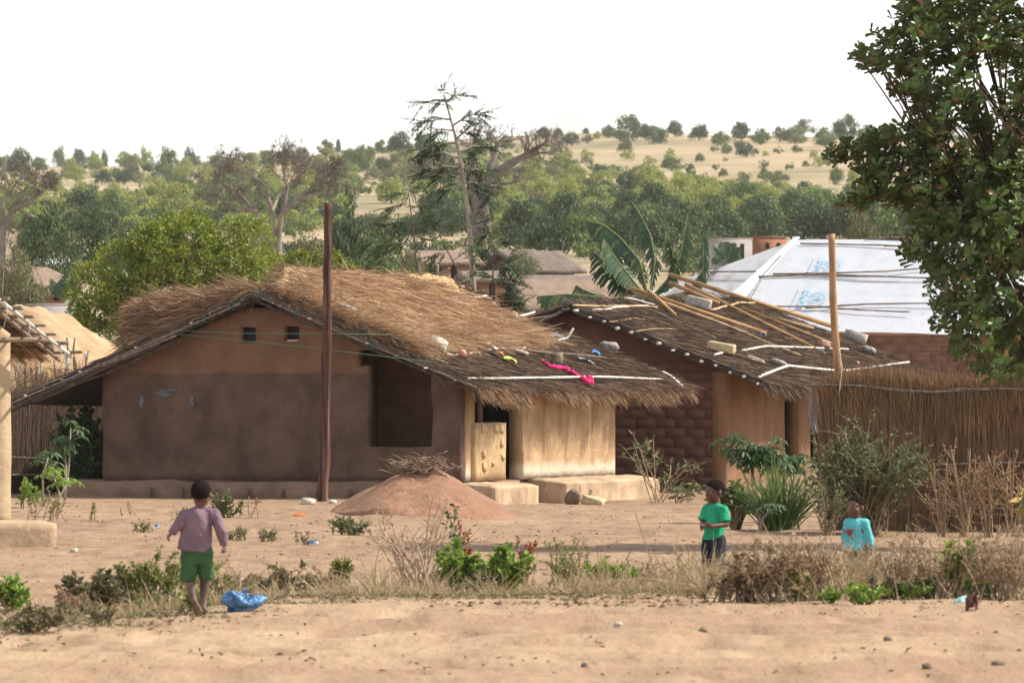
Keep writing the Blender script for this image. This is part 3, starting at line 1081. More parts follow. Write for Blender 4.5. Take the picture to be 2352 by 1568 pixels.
def sheet(name, m, parent, a, b, c, d, n=36, amp=0.03, sag=0.0, dirn=1, thick=0.012):
    """A tarpaulin panel between four corners with soft wrinkles; a-b is the top edge, d-c the bottom one."""
    a, b, c, d = [np.array(v) - o3 for v in (a, b, c, d)]
    u = np.linspace(0, 1, n)
    Ug, Vg = np.meshgrid(u, u, indexing='ij')
    Pt = (a[None, None] * (1 - Ug[..., None]) + b[None, None] * Ug[..., None]) * (1 - Vg[..., None]) + (d[None, None] * (1 - Ug[..., None]) + c[None, None] * Ug[..., None]) * Vg[..., None]
    nr = np.cross(c - a, d - a)
    nr = nr / np.linalg.norm(nr)
    if nr[2] < 0:
        nr = -nr
    wr = amp * (fbm(Ug * 5 + 2 * Vg, Vg * 2.5, dirn, 3)) - sag * np.sin(Ug * math.pi) * np.sin(Vg * math.pi)
    Pt = Pt + nr * wr[..., None]
    V = Pt.reshape(-1, 3)
    i = np.arange(n * n).reshape(n, n)
    q = np.stack([i[:-1, :-1], i[1:, :-1], i[1:, 1:], i[:-1, 1:]], -1).reshape(-1, 4)
    return link(name, mesh(name, V, [q], m, True), parent)


sheet('roof_sheet', SHEET, H3, TA, TD, TE, TC, n=44, amp=0.035, dirn=3)
sheet('roof_sheet', SHEET_DIRTY, H3, TA, TA, TC, TB, n=40, amp=0.03, dirn=6)
sheet('roof_sheet', SHEET, H3, TD, TD, TF, TE, n=16, amp=0.03, dirn=9)
sheet('roof_sheet', SHEET, H3, TD, TA, TB, TF, n=16, amp=0.03, dirn=12)
# the gathered fold along the hip
f0, f1 = np.array(TA), np.array(TC)
for k, (s0, s1, hh) in enumerate(((-0.02, 0.02, .05), (-0.30, -0.05, .035), (0.02, 0.12, .02))):
    n = 30
    t = np.linspace(-0.02, 1.02, n)
    nrm = np.array([-0.2, -0.45, 0.85])
    A_ = f0 + (f1 - f0) * t[:, None] + np.array([1.0, 0, 0]) * s0 * (0.35 + t[:, None]) + nrm * 0.02
    B_ = f0 + (f1 - f0) * t[:, None] + np.array([1.0, 0, 0]) * s1 * (0.35 + t[:, None]) + nrm * 0.02
    C_ = (A_ + B_) / 2 + nrm * (hh + 0.025 * fbm(t * 9, t * 0, k, 3))[:, None]
    V = np.concatenate([A_, C_, B_]) - o3
    i = np.arange(n)
    q = np.concatenate([np.stack([i[:-1], i[1:], i[1:] + n, i[:-1] + n], 1), np.stack([i[:-1] + n, i[1:] + n, i[1:] + 2 * n, i[:-1] + 2 * n], 1)])
    link('sheet_fold', mesh('sheet_fold', V, [q], SHEET_FOLD, True), H3)
BLOCK3 = mat('mud_block', [(.14, .07, .05), (.2, .11, .075), (.25, .14, .1)], 3.0, bump=0.4, bscale=12)
w3 = MB()
tl, tr = np.array(P(1690, 765, 128.5)) - o3, np.array(P(2400, 774, 128.6)) - o3
wl_ = tr[0] - tl[0]
w3.box(((tl[0] + tr[0]) / 2, tl[1] + 0.2, tl[2] / 2 - 0.4), (wl_, 0.3, tl[2] + 0.8 - 0.05))
w3.box((tl[0] + 0.15, tl[1] + 4, tl[2] / 2 - 0.3), (0.3, 7.2, tl[2] + 0.6))
w3.box((tr[0] - 0.15, tl[1] + 4, tl[2] / 2 - 0.3), (0.3, 7.2, tl[2] + 0.6))
w3.box(((tl[0] + tr[0]) / 2, tl[1] + 7.7, tl[2] / 2 - 0.2), (wl_, 0.3, tl[2] + 0.6))
wall3 = w3.put('wall', BRICKY, H3)
_bm = MB()
_bm.box((0, 0, 0), (0.43, 0.06, 0.19), jit=0.007)
blk_me = _bm.mesh('brick', BLOCK3)
for row in range(10):
    zc_ = tl[2] - 0.14 - row * 0.212
    for k in range(11):
        xc_ = np.array(P(1975, 800, 128.4))[0] - o3[0] + 0.45 * k + 0.22 * (row % 2)
        if xc_ > tr[0] - 0.2:
            continue
        link('brick', blk_me, wall3, (xc_ + rng.normal(0, .008), tl[1] + 0.045 + rng.normal(0, .008), zc_ + rng.normal(0, .005)), (0, rng.normal(0, .01), rng.normal(0, .015)))


def hit(px, py, p0, p1, p2):
    """Where the sight line through (px,py) meets the plane of three points."""
    p0, p1, p2 = [np.array(v, float) for v in (p0, p1, p2)]
    n = np.cross(p1 - p0, p2 - p0)
    o = np.array([0, 0, ZC])
    d = np.array([(px - 1176) / F, 1.0, -(py - HZ) / F])
    return o + d * np.dot(p0 - o, n) / np.dot(d, n)


def on_sheet(px, py, lift=0.0):
    q = hit(px, py, TA, TD, TC)
    n = np.cross(np.array(TD - TA), np.array(TC - TA))
    n = n / np.linalg.norm(n)
    n = n if n[2] > 0 else -n
    return q + n * lift - o3


def on_hip(px, py, lift=0.0):
    q = hit(px, py, TA, TB, TC)
    n = np.cross(np.array(TB - TA), np.array(TC - TA))
    n = n / np.linalg.norm(n)
    n = n if n[2] > 0 else -n
    return q + n * lift - o3


POLE_TARP = mat('brown_pole', [(.08, .055, .04), (.16, .115, .085), (.26, .2, .15)], 6.0, bump=0.4)
for pts in ([(1838, 564), (1960, 566), (2100, 570)], [(2030, 569), (2180, 572)], [(1775, 634), (1880, 633), (2040, 628), (2160, 617)],
            [(1742, 640), (1850, 636), (1990, 641), (2170, 644)], [(1850, 632), (1960, 637), (2080, 642)],
            [(1765, 708), (1880, 709), (1975, 718), (2090, 721)], [(1850, 712), (1990, 702), (2170, 700)], [(1990, 552), (2090, 549)]):
    stick('holding_pole', POLE_TARP, H3, [on_sheet(x, y, 0.055) for x, y in pts], .021, wob=0.008, sub=8)
stick('holding_pole', POLE_TARP, H3, [on_hip(1520, 629, 0.08), on_hip(1620, 631, 0.08), on_hip(1742, 632, 0.1)], .022, wob=0.01, sub=8)
stick('holding_pole', POLE_TARP, H3, [on_hip(1795, 592, 0.05), on_hip(1760, 628, 0.05), on_hip(1738, 668, 0.05), on_hip(1712, 710, 0.05)], .014, wob=0.01, sub=8)


# lettering and emblem printed on the sheeting (laid in the plane of the sheet)
INK = mat('print_blue', [(.19, .36, .50), (.27, .43, .55)], 4.0, rough=0.6)
INK_DARK = mat('print_black', [(.06, .06, .07), (.12, .12, .13)], 4.0, rough=0.6)


def text_mesh(body, size):
    cu = bpy.data.curves.new('lettering', 'FONT')
    cu.body = body
    cu.size = size
    cu.resolution_u = 3
    cu.offset = size * 0.03
    ob = bpy.data.objects.new('lettering', cu)
    COL.objects.link(ob)
    dg = bpy.context.evaluated_depsgraph_get()
    me = bpy.data.meshes.new_from_object(ob.evaluated_get(dg))
    V = np.zeros(len(me.vertices) * 3)
    me.vertices.foreach_get('co', V)
    FS = [tuple(p.vertices) for p in me.polygons]
    bpy.data.objects.remove(ob)
    return V.reshape(-1, 3), FS


def print_on(name, m, V, FS, org, ex, ey, parent, lift=None):
    V = org + V[:, :1] * ex + V[:, 1:2] * ey
    me = bpy.data.meshes.new(name)
    me.from_pydata([tuple(v) for v in V], [], FS)
    me.materials.append(m)
    return link(name, me, parent)


def emblem_shapes():
    """Wreath of two laurel branches round two hands over a standing figure, about 1 unit tall."""
    b = MB()
    for s in (-1, 1):
        for k in range(11):
            a = R(-80 + 15 * k)
            c = np.array([s * 0.46 * math.cos(a), 0.48 * math.sin(a), 0])
            for q in (-1, 1):
                ang = a + math.pi / 2 + q * 0.7
                d = np.array([s * math.cos(ang), math.sin(ang), 0]) * 0.13
                pz = np.array([-d[1], d[0], 0]) * 0.24
                b.add([c, c + d * 0.5 + pz, c + d, c + d * 0.5 - pz], [[(0, 1, 2, 3)]])
        # a sheltering hand
        t = np.linspace(0, 1, 12)
        xo = s * (0.26 * np.cos(t * 1.45) ** 0.8)
        yo = -0.30 + 0.68 * t
        xi = xo - s * (0.075 * (1 - t * 0.75))
        V = np.concatenate([np.stack([xo, yo, 0 * t], 1), np.stack([xi, yo, 0 * t], 1)])
        i = np.arange(11)
        b.add(V, [np.stack([i, i + 1, i + 13, i + 12], 1)])
    # the figure
    a = np.linspace(0, 2 * math.pi, 12, endpoint=False)
    b.add(np.stack([0.055 * np.cos(a), 0.20 + 0.06 * np.sin(a), 0 * a], 1), [[tuple(range(12))]])
    b.add([(-0.085, 0.12, 0), (0.085, 0.12, 0), (0.06, -0.1, 0), (-0.06, -0.1, 0)], [[(0, 3, 2, 1)]])
    for s in (-1, 1):
        b.add([(s * 0.06, -0.1, 0), (s * 0.01, -0.1, 0), (s * 0.02, -0.36, 0), (s * 0.07, -0.36, 0)], [[(0, 1, 2, 3)]])
    V = np.concatenate(b.v)
    FS = [tuple(r) for k in b.f for arr in b.f[k] for r in arr]
    return V, FS


EV, EF = emblem_shapes()


def sheet_print(px0, py0, px1, py1, emb):
    """UNHCR reading down from (px0,py0) to (px1,py1); the emblem's centre at emb."""
    a, b2 = on_sheet(px0, py0, 0.045), on_sheet(px1, py1, 0.045)
    ex = b2 - a
    ln_ = np.linalg.norm(ex)
    ex = ex / ln_
    n = np.cross(np.array(TD - TA), np.array(TC - TA))
    n = n / np.linalg.norm(n)
    n = n if n[2] > 0 else -n
    ey = np.cross(n, ex)
    V, FS = text_mesh('UNHCR', 0.2)
    V = V - V.min(0)
    k = ln_ / V[:, 0].max()
    print_on('lettering', INK, V * np.array([k, 1.0, 1]), FS, a, ex, ey, H3)
    c = on_sheet(emb[0], emb[1], 0.045)
    print_on('emblem', INK, EV * np.array([.68, .37, 1]), EF, c, ex, ey, H3)
    ub = MB()
    ub.add([(0, -0.12, 0), (ln_, -0.12, 0), (ln_, -0.105, 0), (0, -0.105, 0)], [[(0, 1, 2, 3)]])
    print_on('lettering', INK, ub.v[0], [(0, 1, 2, 3)], a, ex, ey, H3)


sheet_print(1850, 664, 1830, 709, (1882, 685))
sheet_print(1882, 598, 1864, 634, (1914, 613))
a_, b_ = on_hip(1654, 606, 0.055), on_hip(1622, 646, 0.055)
ex_ = b_ - a_
ln_ = np.linalg.norm(ex_)
ex_ /= ln_
n_ = np.cross(np.array(TB - TA), np.array(TC - TA))
n_ = n_ / np.linalg.norm(n_)
n_ = n_ if n_[2] > 0 else -n_
V_, FS_ = text_mesh('USAID', 0.3)
V_ = V_ - V_.min(0)
print_on('lettering', INK_DARK, V_ * np.array([ln_ / V_[:, 0].max(), 1, 1]), FS_, a_, ex_, np.cross(n_, ex_), H3)

# ------------------------------------------------------------------ the hut at the left edge
H4 = thing('thatched_hut', 'pale ochre hut with open pole rafters cut off by the frame', 'house', (PX(25, 69), 69, 0), R(30.0))
PALEW = wall_mat('pale_ochre_plaster', (.45, .335, .21), None, stain=(.36, .25, .15), vary=0.15)
roof4 = lambda x, y=0.0: 2.34 - 0.68 * (np.asarray(x, float) - 0.56)
wall('wall', PALEW, H4, -2.6, 0.0, 0.25, lambda u: float(roof4(u)) - 0.16, gable_map(0.0), 0.24, seed=51.0)
wall('wall', PALEW, H4, 0.25, 5.0, 0.25, lambda u: 2.5, side_map(0.0), 0.24, seed=53.0)
mud_block('step', BENCHPL, H4, -0.66, 0.17, -0.92, -0.02, -0.2, 0.32, seed=22.0, n=0.1)
mud_block('step', BENCHPL, H4, -2.4, -0.70, -0.86, -0.02, -0.2, 0.28, seed=25.0, n=0.15)
slope_slab('thatch', THATCH_BASE, H4, lambda x, y: roof4(x) + 0.12, -2.6, 0.62, 0.1, 5.2, 0.1, seed=30.0, nx=24, ny=30)
fringe(H4, STRAW_GOLD, 700, 0.62, 0.25, 2.2, lambda x, y: roof4(x) + 0.04, ln=(.06, .17), sag=0.2)
for k, (gy, r_) in enumerate(((-0.46, .026), (-0.12, .028), (0.35, .03), (0.9, .03))):
    stick('rafter', POLE_PALE if k == 0 else BOARD_OLD, H4, [(-1.9, gy, float(roof4(-1.9)) - 0.02 - 0.05 * (k > 0)), (0.60, gy, float(roof4(0.60)) - 0.02 - 0.05 * (k > 0))], r_, wob=0.015, sub=14)
for k in range(13):
    bx = 0.60 - 0.155 * k
    stick('batten', POLE_GREY if k % 2 else BOARD_OLD, H4, [(bx, -0.62 - 0.12 * rng.random(), float(roof4(bx)) + 0.035), (bx + rng.normal(0, .02), 1.6, float(roof4(bx)) + 0.035)], rng.uniform(.014, .026), wob=0.008)
stick('tie_beam', BOARD_OLD, H4, [(-1.5, -0.30, 2.48), (0.36, -0.30, 2.50)], .04)
for k in range(3):
    tw = MB()
    bx = [0.42, 0.0, -0.3][k]
    z0_ = float(roof4(bx))
    tw.tube([(bx, -0.49, z0_ + 0.03), (bx + 0.02, -0.5, z0_ - 0.08), (bx - 0.02, -0.49, z0_ - 0.2 - 0.04 * k)], 0.006, 5)
    tw.put('twine_tie', mat('pale_twine', [(.4, .45, .4), (.55, .6, .55)], 9), H4)
n = 260
p = np.stack([rng.normal(-0.36, .07, n), rng.normal(-0.05, .08, n), np.full(n, float(roof4(-0.36)) + 0.1)], 1)
d = np.stack([rng.normal(0.05, .12, n), rng.normal(0, .12, n), np.ones(n)], 1)
V, FS = straws(p, d, rng.uniform(.12, .30, n), rng.uniform(.012, .022, n), bend=0.1, seg=2)
tag(link('straw_tuft', mesh('straw_tuft', V, FS, STRAW_GOLD), H4), kind='stuff')

# ------------------------------------------------------------------ trees
BARK = mat('grey_bark', [(.06, .045, .035), (.14, .11, .085), (.22, .18, .145)], 3.0, bump=0.5)
BARK_PALE = mat('pale_bark', [(.2, .16, .12), (.36, .3, .235), (.46, .4, .32)], 2.0, bump=0.3)
GREENS = {
    'dark': mat('foliage_dark', None, island=[(0.043, 0.070, 0.030), (0.092, 0.130, 0.054), (0.065, 0.097, 0.041), (0.124, 0.167, 0.067)], rough=0.6, trans=0.2),
    'mid': mat('foliage_mid', None, island=[(0.092, 0.135, 0.045), (0.173, 0.227, 0.076), (0.130, 0.178, 0.060), (0.227, 0.281, 0.097)], rough=0.6, trans=0.25),
    'bright': mat('foliage_bright', None, island=[(0.216, 0.254, 0.067), (0.335, 0.367, 0.099), (0.270, 0.308, 0.084), (0.410, 0.432, 0.130)], rough=0.6, trans=0.3),
    'olive': mat('foliage_olive', None, island=[(0.108, 0.113, 0.059), (0.194, 0.194, 0.092), (0.151, 0.151, 0.070), (0.248, 0.243, 0.119)], rough=0.65, trans=0.2),
    'dry': mat('foliage_dry', None, island=[(.12, .095, .06), (.22, .18, .12), (.17, .135, .09), (.26, .22, .15)], rough=0.7, trans=0.2),
}


def crown_mesh(name, m, seed, n=1500, clumps=26, flat=0.8, leaf=0.11, low=0.12, cone=0.0, rag=0.25):
    """A crown about 2 wide and 1 tall-scaled; clumps of small leaf faces spread through a dome."""
    g = np.random.default_rng(seed)
    cs, rs = [], []
    for k in range(clumps):
        while True:
            v = g.uniform(-1, 1, 3)
            v[2] = g.uniform(0, 1)
            rr = math.hypot(v[0], v[1])
            lim = math.sqrt(max(0.0, 1 - v[2] ** 2)) * (1 - cone * v[2])
            if rr < lim * (0.82 + rag * g.uniform(-1, 0.6)):
                break
        cs.append(v)
        rs.append(g.uniform(0.22, 0.40))
    cs, rs = np.array(cs), np.array(rs)
    ci = g.integers(0, clumps, n)
    d = unit(g.normal(size=(n, 3)))
    d[:, 2] = np.abs(d[:, 2]) * np.where(g.random(n) < 0.8, 1, -.6)
    p = cs[ci] + d * (rs[ci] * g.uniform(0.45, 1.0, n))[:, None]
    p[:, 2] = low + p[:, 2] * (1 - low)
    p[:, 2] *= flat
    nr = unit(d + 0.6 * g.normal(size=(n, 3)))
    t = unit(np.cross(nr, unit(g.normal(size=(n, 3)))))
    V, FS = leaves(p, t, nr, leaf * g.uniform(0.7, 1.4, n), leaf * g.uniform(0.6, 1.0, n), fold=0.15)
    return mesh(name, V, FS, m)


def trunk_mesh(name, m, seed, h=0.6, r=0.05, forks=3):
    g = np.random.default_rng(seed)
    b = MB()
    b.tube([(0, 0, -0.15), (g.normal(0, .02), g.normal(0, .02), h * 0.3), (g.normal(0, .04), 0, h * 0.55)], [r * 1.3, r, r * 0.85], 6)
    for k in range(forks):
        a = 2 * math.pi * k / forks + g.uniform(0, 1)
        b.tube([(0, 0, h * 0.45), (0.18 * math.cos(a), 0.18 * math.sin(a), h * 0.8), (0.45 * math.cos(a), 0.45 * math.sin(a), h * 1.15)], [r * 0.6, r * 0.45, r * 0.2], 5)
    return b.mesh(name, m)


CROWNS = {}
for kn, (cn, ncl, lf) in {'dark': (2600, 34, .078), 'mid': (2600, 34, .078), 'bright': (2400, 34, .078), 'olive': (2000, 30, .075), 'dry': (900, 22, .08)}.items():
    CROWNS[kn] = [crown_mesh('crown', GREENS[kn], 100 + 7 * i + len(kn), cn, ncl, 0.85, lf, rag=.1) for i in range(4)]
TRUNKS = [trunk_mesh('trunk', BARK, 300 + i) for i in range(4)]
ORD = ['first', 'second', 'third', 'fourth', 'fifth', 'sixth', 'seventh', 'eighth', 'ninth', 'tenth', 'eleventh', 'twelfth', 'thirteenth', 'fourteenth', 'fifteenth', 'sixteenth', 'seventeenth', 'eighteenth', 'nineteenth', 'twentieth',
       'twenty-first', 'twenty-second', 'twenty-third', 'twenty-fourth', 'twenty-fifth', 'twenty-sixth', 'twenty-seventh', 'twenty-eighth', 'twenty-ninth', 'thirtieth', 'thirty-first', 'thirty-second', 'thirty-third', 'thirty-fourth', 'thirty-fifth',
       'thirty-sixth', 'thirty-seventh', 'thirty-eighth', 'thirty-ninth', 'fortieth', 'forty-first', 'forty-second', 'forty-third', 'forty-fourth', 'forty-fifth', 'forty-sixth', 'forty-seventh', 'forty-eighth', 'forty-ninth', 'fiftieth']


def far_tree(px, Y, w_m, h_m, kind, label, group, name='hill_tree', crown=None):
    loc = on(px, Y)
    t = thing(name, label, 'tree', loc, float(rng.uniform(0, 6.28)), group)
    k = int(rng.integers(0, 4))
    link('crown', crown or CROWNS[kind][k], t, (0, 0, 0.02), None, (w_m / 2, w_m / 2, h_m / 0.98))
    link('trunk', TRUNKS[k], t, (0, 0, 0), None, (w_m / 2, w_m / 2, h_m * 0.75))
    return t


def row_of(px, Y):
    x = PX(px, Y)
    return HZ - (G(x, Y) - ZC) * F / Y


_YG = np.geomspace(150, 1800, 300)
_PG = np.linspace(-100, 2450, 52)
_RG = np.minimum.accumulate(row_of(_PG[:, None] + 0 * _YG[None], 0 * _PG[:, None] + _YG[None]), axis=1)


def dist_at(px, row):
    """Distance at which the ground is seen at that row."""
    f = np.clip((px + 100) / 50.0, 0, 50.999)
    i = int(f)
    r = _RG[i] * (1 - (f - i)) + _RG[i + 1] * (f - i)
    return float(np.interp(-row, -r, _YG))


ridge = [(12, 352, 34, 'mid'), (48, 338, 78, 'dark'), (92, 358, 40, 'mid'), (136, 335, 46, 'mid'), (180, 340, 52, 'dark'), (216, 346, 40, 'mid'), (240, 343, 26, 'dark'), (286, 347, 46, 'bright'), (335, 332, 42, 'bright'),
         (386, 337, 66, 'mid'), (434, 330, 36, 'dark'), (490, 352, 50, 'olive'), (560, 345, 60, 'olive'), (620, 343, 52, 'mid'), (690, 335, 48, 'olive'), (748, 320, 46, 'mid'), (776, 318, 20, 'dark'), (826, 332, 66, 'mid'), (876, 320, 40, 'mid'),
         (922, 296, 66, 'dark'), (975, 300, 56, 'dark'), (1020, 318, 50, 'mid'), (1100, 312, 56, 'mid'), (1165, 308, 44, 'mid'), (1248, 288, 42, 'dark'), (1281, 294, 30, 'mid'), (1313, 299, 46, 'dark'), (1346, 294, 19, 'dark'), (1372, 301, 24, 'bright'),
         (1399, 284, 42, 'mid'), (1442, 258, 70, 'mid'), (1484, 284, 50, 'dark'), (1518, 292, 48, 'mid'), (1551, 276, 50, 'dark'), (1606, 281, 52, 'dark'), (1655, 298, 46, 'mid'), (1702, 279, 54, 'dark'), (1748, 293, 50, 'mid'), (1792, 288, 48, 'olive'), (1846, 268, 58, 'olive'),
         (1896, 290, 60, 'mid'), (1946, 262, 68, 'dark'), (1992, 285, 54, 'mid'), (2046, 280, 60, 'mid'), (2110, 276, 60, 'dark'), (2180, 280, 60, 'mid'), (2250, 276, 60, 'mid'), (2320, 280, 60, 'dark')]
KW = {'dark': 'dark green', 'mid': 'mid green', 'bright': 'yellow-green', 'olive': 'dull olive', 'dry': 'half bare brown'}
for i, (px, ty, wd, kd) in enumerate(ridge):
    hp = wd * (.95 if wd > 64 else .8)
    Yr = min(dist_at(px, ty + hp), 1700)
    k = Yr / F
    hh = max(hp, float(row_of(px, Yr)) - ty) * k
    far_tree(px, Yr, wd * k * 1.08, hh, kd, 'rounded %s tree on the hill skyline, %s from the left' % (KW[kd], ORD[i]), 'trees along the hill skyline')

bare = [(1434, 352, 48, 38, 'olive'), (1500, 312, 40, 26, 'olive'), (1668, 352, 32, 24, 'mid'), (1713, 362, 48, 40, 'dark'), (1545, 392, 58, 34, 'mid'), (1608, 372, 28, 22, 'mid'), (1826, 330, 66, 40, 'mid'), (1830, 352, 30, 20, 'olive'),
        (1852, 384, 24, 16, 'olive'), (1904, 382, 50, 34, 'olive'), (1757, 412, 34, 28, 'mid'), (1792, 420, 46, 30, 'olive'), (1922, 420, 44, 40, 'mid'), (1958, 424, 40, 42, 'bright'), (1660, 405, 28, 20, 'olive'), (1690, 312, 30, 20, 'olive'), (1350, 330, 34, 22, 'olive'), (1280, 345, 40, 26, 'olive'), (2010, 372, 60, 40, 'mid')]
for i, (px, yb, wd, hh, kd) in enumerate(bare):
    Yb = dist_at(px, yb)
    k = Yb / F
    far_tree(px, Yb, wd * k, hh * k, kd, 'lone %s tree on the bare tan slope, %s counted from the left' % (KW[kd], ORD[sorted(b_[0] for b_ in bare).index(px)]), 'lone trees on the bare slope')

placed = []
tries = 0
g5 = np.random.default_rng(55)
while tries < 12000 and len(placed) < 228:
    tries += 1
    px = g5.uniform(-50, 2400)
    yb = 372 + 178 * g5.random() ** 0.9
    lim = np.interp(px, [0, 1050, 1120, 1200, 1400, 1600, 1800, 1950, 2400], [370, 362, 366, 378, 402, 436, 476, 488, 478])
    if yb < lim:
        continue
    if 815 < px < 985 and 455 < yb < 540 and not (yb < 472 and g5.random() < 0.2):
        continue
    if 225 < px < 450 and 425 < yb < 462:
        continue
    if px < 110 and 400 < yb < 480 and g5.random() < 0.7:
        continue
    Yb = dist_at(px, yb)
    wm = g5.uniform(3.0, 5.6)
    wp = wm * F / Yb
    if any(abs(px - q[0]) < 0.5 * wp and abs(yb - q[1]) < 0.16 * wp for q in placed):
        continue
    placed.append((px, yb, Yb, wm))
belt_trees = []
for (px, yb, Yb, wm) in placed:
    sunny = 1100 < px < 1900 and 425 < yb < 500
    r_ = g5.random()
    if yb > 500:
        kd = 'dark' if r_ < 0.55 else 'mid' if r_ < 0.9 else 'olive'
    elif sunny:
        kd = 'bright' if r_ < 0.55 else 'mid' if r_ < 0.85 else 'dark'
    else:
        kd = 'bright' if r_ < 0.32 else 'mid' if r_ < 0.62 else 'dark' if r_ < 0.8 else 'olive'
    side = 'left of the dark pole' if px < 740 else 'between dark pole and banana plant' if px < 1340 else 'above the sheeting roof'
    belt_trees.append((px, Yb, wm, kd, 'lower' if yb > 470 else 'middle', side))
for (px, Yb, wm, kd, belt, side) in belt_trees:
    kin = sorted(q[0] for q in belt_trees if q[3:] == (kd, belt, side))
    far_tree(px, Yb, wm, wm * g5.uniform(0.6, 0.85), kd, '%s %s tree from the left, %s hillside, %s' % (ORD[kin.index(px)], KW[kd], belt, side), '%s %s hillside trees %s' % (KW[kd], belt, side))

# the small trees and scrub between them, too many to tell apart
def woodland():
    srcs = {k: crown_mesh('scrub', GREENS[k], 700 + i, 460, 16, 0.85, .13, rag=.1) for i, k in enumerate(('mid', 'bright', 'dark', 'olive'))}
    arr = {}
    for k, me in srcs.items():
        V = np.zeros(len(me.vertices) * 3, np.float32)
        me.vertices.foreach_get('co', V)
        li = np.zeros(len(me.loops), np.int32)
        me.loops.foreach_get('vertex_index', li)
        arr[k] = (V.reshape(-1, 3), li.reshape(-1, 4))
    bs = {k: MB() for k in srcs}
    cnt, t = 0, 0
    while cnt < 1050 and t < 20000:
        t += 1
        px, yb = g5.uniform(-50, 2400), 345 + 205 * g5.random()
        lim = np.interp(px, [0, 1050, 1120, 1200, 1400, 1600, 1800, 1950, 2400], [366, 350, 350, 364, 390, 422, 456, 470, 464])
        if yb < lim and g5.random() > (.3 if yb > lim - 26 else .12):
            continue
        if (815 < px < 985 and 455 < yb < 530) or (225 < px < 450 and 425 < yb < 455):
            continue
        Yb = dist_at(px, yb)
        if Yb > 1690:
            continue
        w_ = g5.uniform(1.4, 3.6)
        kd = g5.choice(['mid', 'bright', 'dark', 'olive'], p=[.3, .35, .15, .2])
        V, q = arr[kd]
        a = g5.uniform(0, 6.28)
        M_ = np.array([[math.cos(a), -math.sin(a), 0], [math.sin(a), math.cos(a), 0], [0, 0, 1]])
        bs[kd].add((V @ M_.T) * np.array([w_ / 2, w_ / 2, w_ * .7]) + np.array(on(px, Yb)), [q])
        cnt += 1
    for k in range(70):
        px, yb = g5.uniform(820, 1660), g5.uniform(555, 640)
        if k > 48:
            px, yb = g5.uniform(20, 760), g5.uniform(560, 640)
        Yb = dist_at(px, yb)
        w_ = g5.uniform(1.5, 3.4)
        kd = g5.choice(['mid', 'dark', 'olive'], p=[.3, .3, .4])
        V, q = arr[kd]
        bs[kd].add(V * np.array([w_ / 2, w_ / 2, w_ * .6]) + np.array(on(px, Yb)), [q])
    for k, bb in bs.items():
        tag(bb.put('hillside_scrub', GREENS[k]), '%s scrub scattered between the hillside trees' % KW[k], 'scrub', kind='stuff')
    for me in srcs.values():
        bpy.data.meshes.remove(me)


woodland()

# dark trees standing round the village
CONE = crown_mesh('crown', GREENS['dark'], 901, 1800, 30, 0.95, .09, cone=0.55)
vil = [(1195, 575, 130, 120, 'dark'), (1265, 590, 150, 115, 'dark'), (1345, 588, 140, 105, 'mid'), (1425, 590, 150, 118, 'dark'), (1500, 585, 140, 110, 'dark'), (1585, 575, 150, 112, 'dark'), (1660, 570, 150, 110, 'dark'), (1745, 566, 150, 112, 'dark'), (1845, 562, 190, 120, 'dark'),
       (1960, 565, 190, 135, 'dark'), (2080, 570, 180, 130, 'mid'), (2190, 570, 180, 130, 'dark'), (2300, 570, 180, 130, 'mid')]
for i, (px, yb, wd, hh, kd) in enumerate(vil):
    Yb = dist_at(px, yb)
    k = Yb / F
    far_tree(px, Yb, wd * k, hh * k, kd, 'large %s tree in the dark row behind the village, %s from the left' % (KW[kd], ORD[i]), 'dark trees behind the village roofs', name='village_tree')
near_list = [(1977, 590, 130, 100, 'olive', 210, 'rounded olive-lit tree just above the sheeting roof ridge'), (120, 660, 190, 175, 'dark', 235, 'dark dense tree behind the left hut, beside the bare tree'),
             (235, 650, 170, 160, 'dark', 250, 'dark dense tree just left of the large cashew tree'), (45, 690, 150, 110, 'olive', 205, 'olive bushy tree under the bare tree on the left'), (705, 640, 130, 100, 'olive', 190, 'low olive tree right of the large cashew tree'),
             (870, 655, 170, 95, 'mid', 175, 'low green bush behind the golden thatch ridge'), (960, 665, 130, 90, 'olive', 180, 'low olive bush behind the slender pinnate trees'), (1205, 645, 90, 70, 'olive', 262, 'small olive tree before the long thatched village house'),
             (300, 600, 150, 90, 'dark', 330, 'dark tree rising behind the cashew tree top')]
for (px, yb, wd, hh, kd, Yb, lb) in near_list:
    k = Yb / F
    zb = ZC - (yb - HZ) * k
    gz = Gz(PX(px, Yb), Yb)
    far_tree(px, Yb, wd * k, hh * k + zb - gz, kd, lb, None, name='bushy_tree', crown=crown_mesh('crown', GREENS[kd], int(px), 4600, 46, 0.92, .052, rag=.1))
Yb = 270
far_tree(795, Yb, 125 * Yb / F, 4.6, 'dark', 'tall conical dark evergreen tree just right of the dark pole', None, name='conical_tree', crown=CONE)


# ------------------------------------------------------------------ bare trees
def grow(b, p, d, ln, r, depth, g, twigs, spread=0.55, up=0.15):
    """Recursive limbs; the last shoots are collected as fine twigs."""
    n = 4
    pts = [p]
    dd = d
    for k in range(n):
        dd = unit(dd + g.normal(0, 0.16, 3) + np.array([0, 0, up * 0.3]))
        pts.append(pts[-1] + dd * ln / n)
    b.tube(pts, np.linspace(r, r * 0.6, n + 1), 6 if depth > 2 else 4, cap=False)
    if depth == 0:
        twigs.append((pts[-1], dd))
        return
    for k in range(g.integers(2, 4)):
        q = pts[-1] if k < 2 else pts[2]
        nd = unit(dd + g.normal(0, spread, 3) + np.array([0, 0, up]))
        grow(b, q, nd, ln * g.uniform(0.62, 0.85), r * 0.58, depth - 1, g, twigs, spread, up)
    twigs.append((pts[2], unit(dd + g.normal(0, .8, 3))))


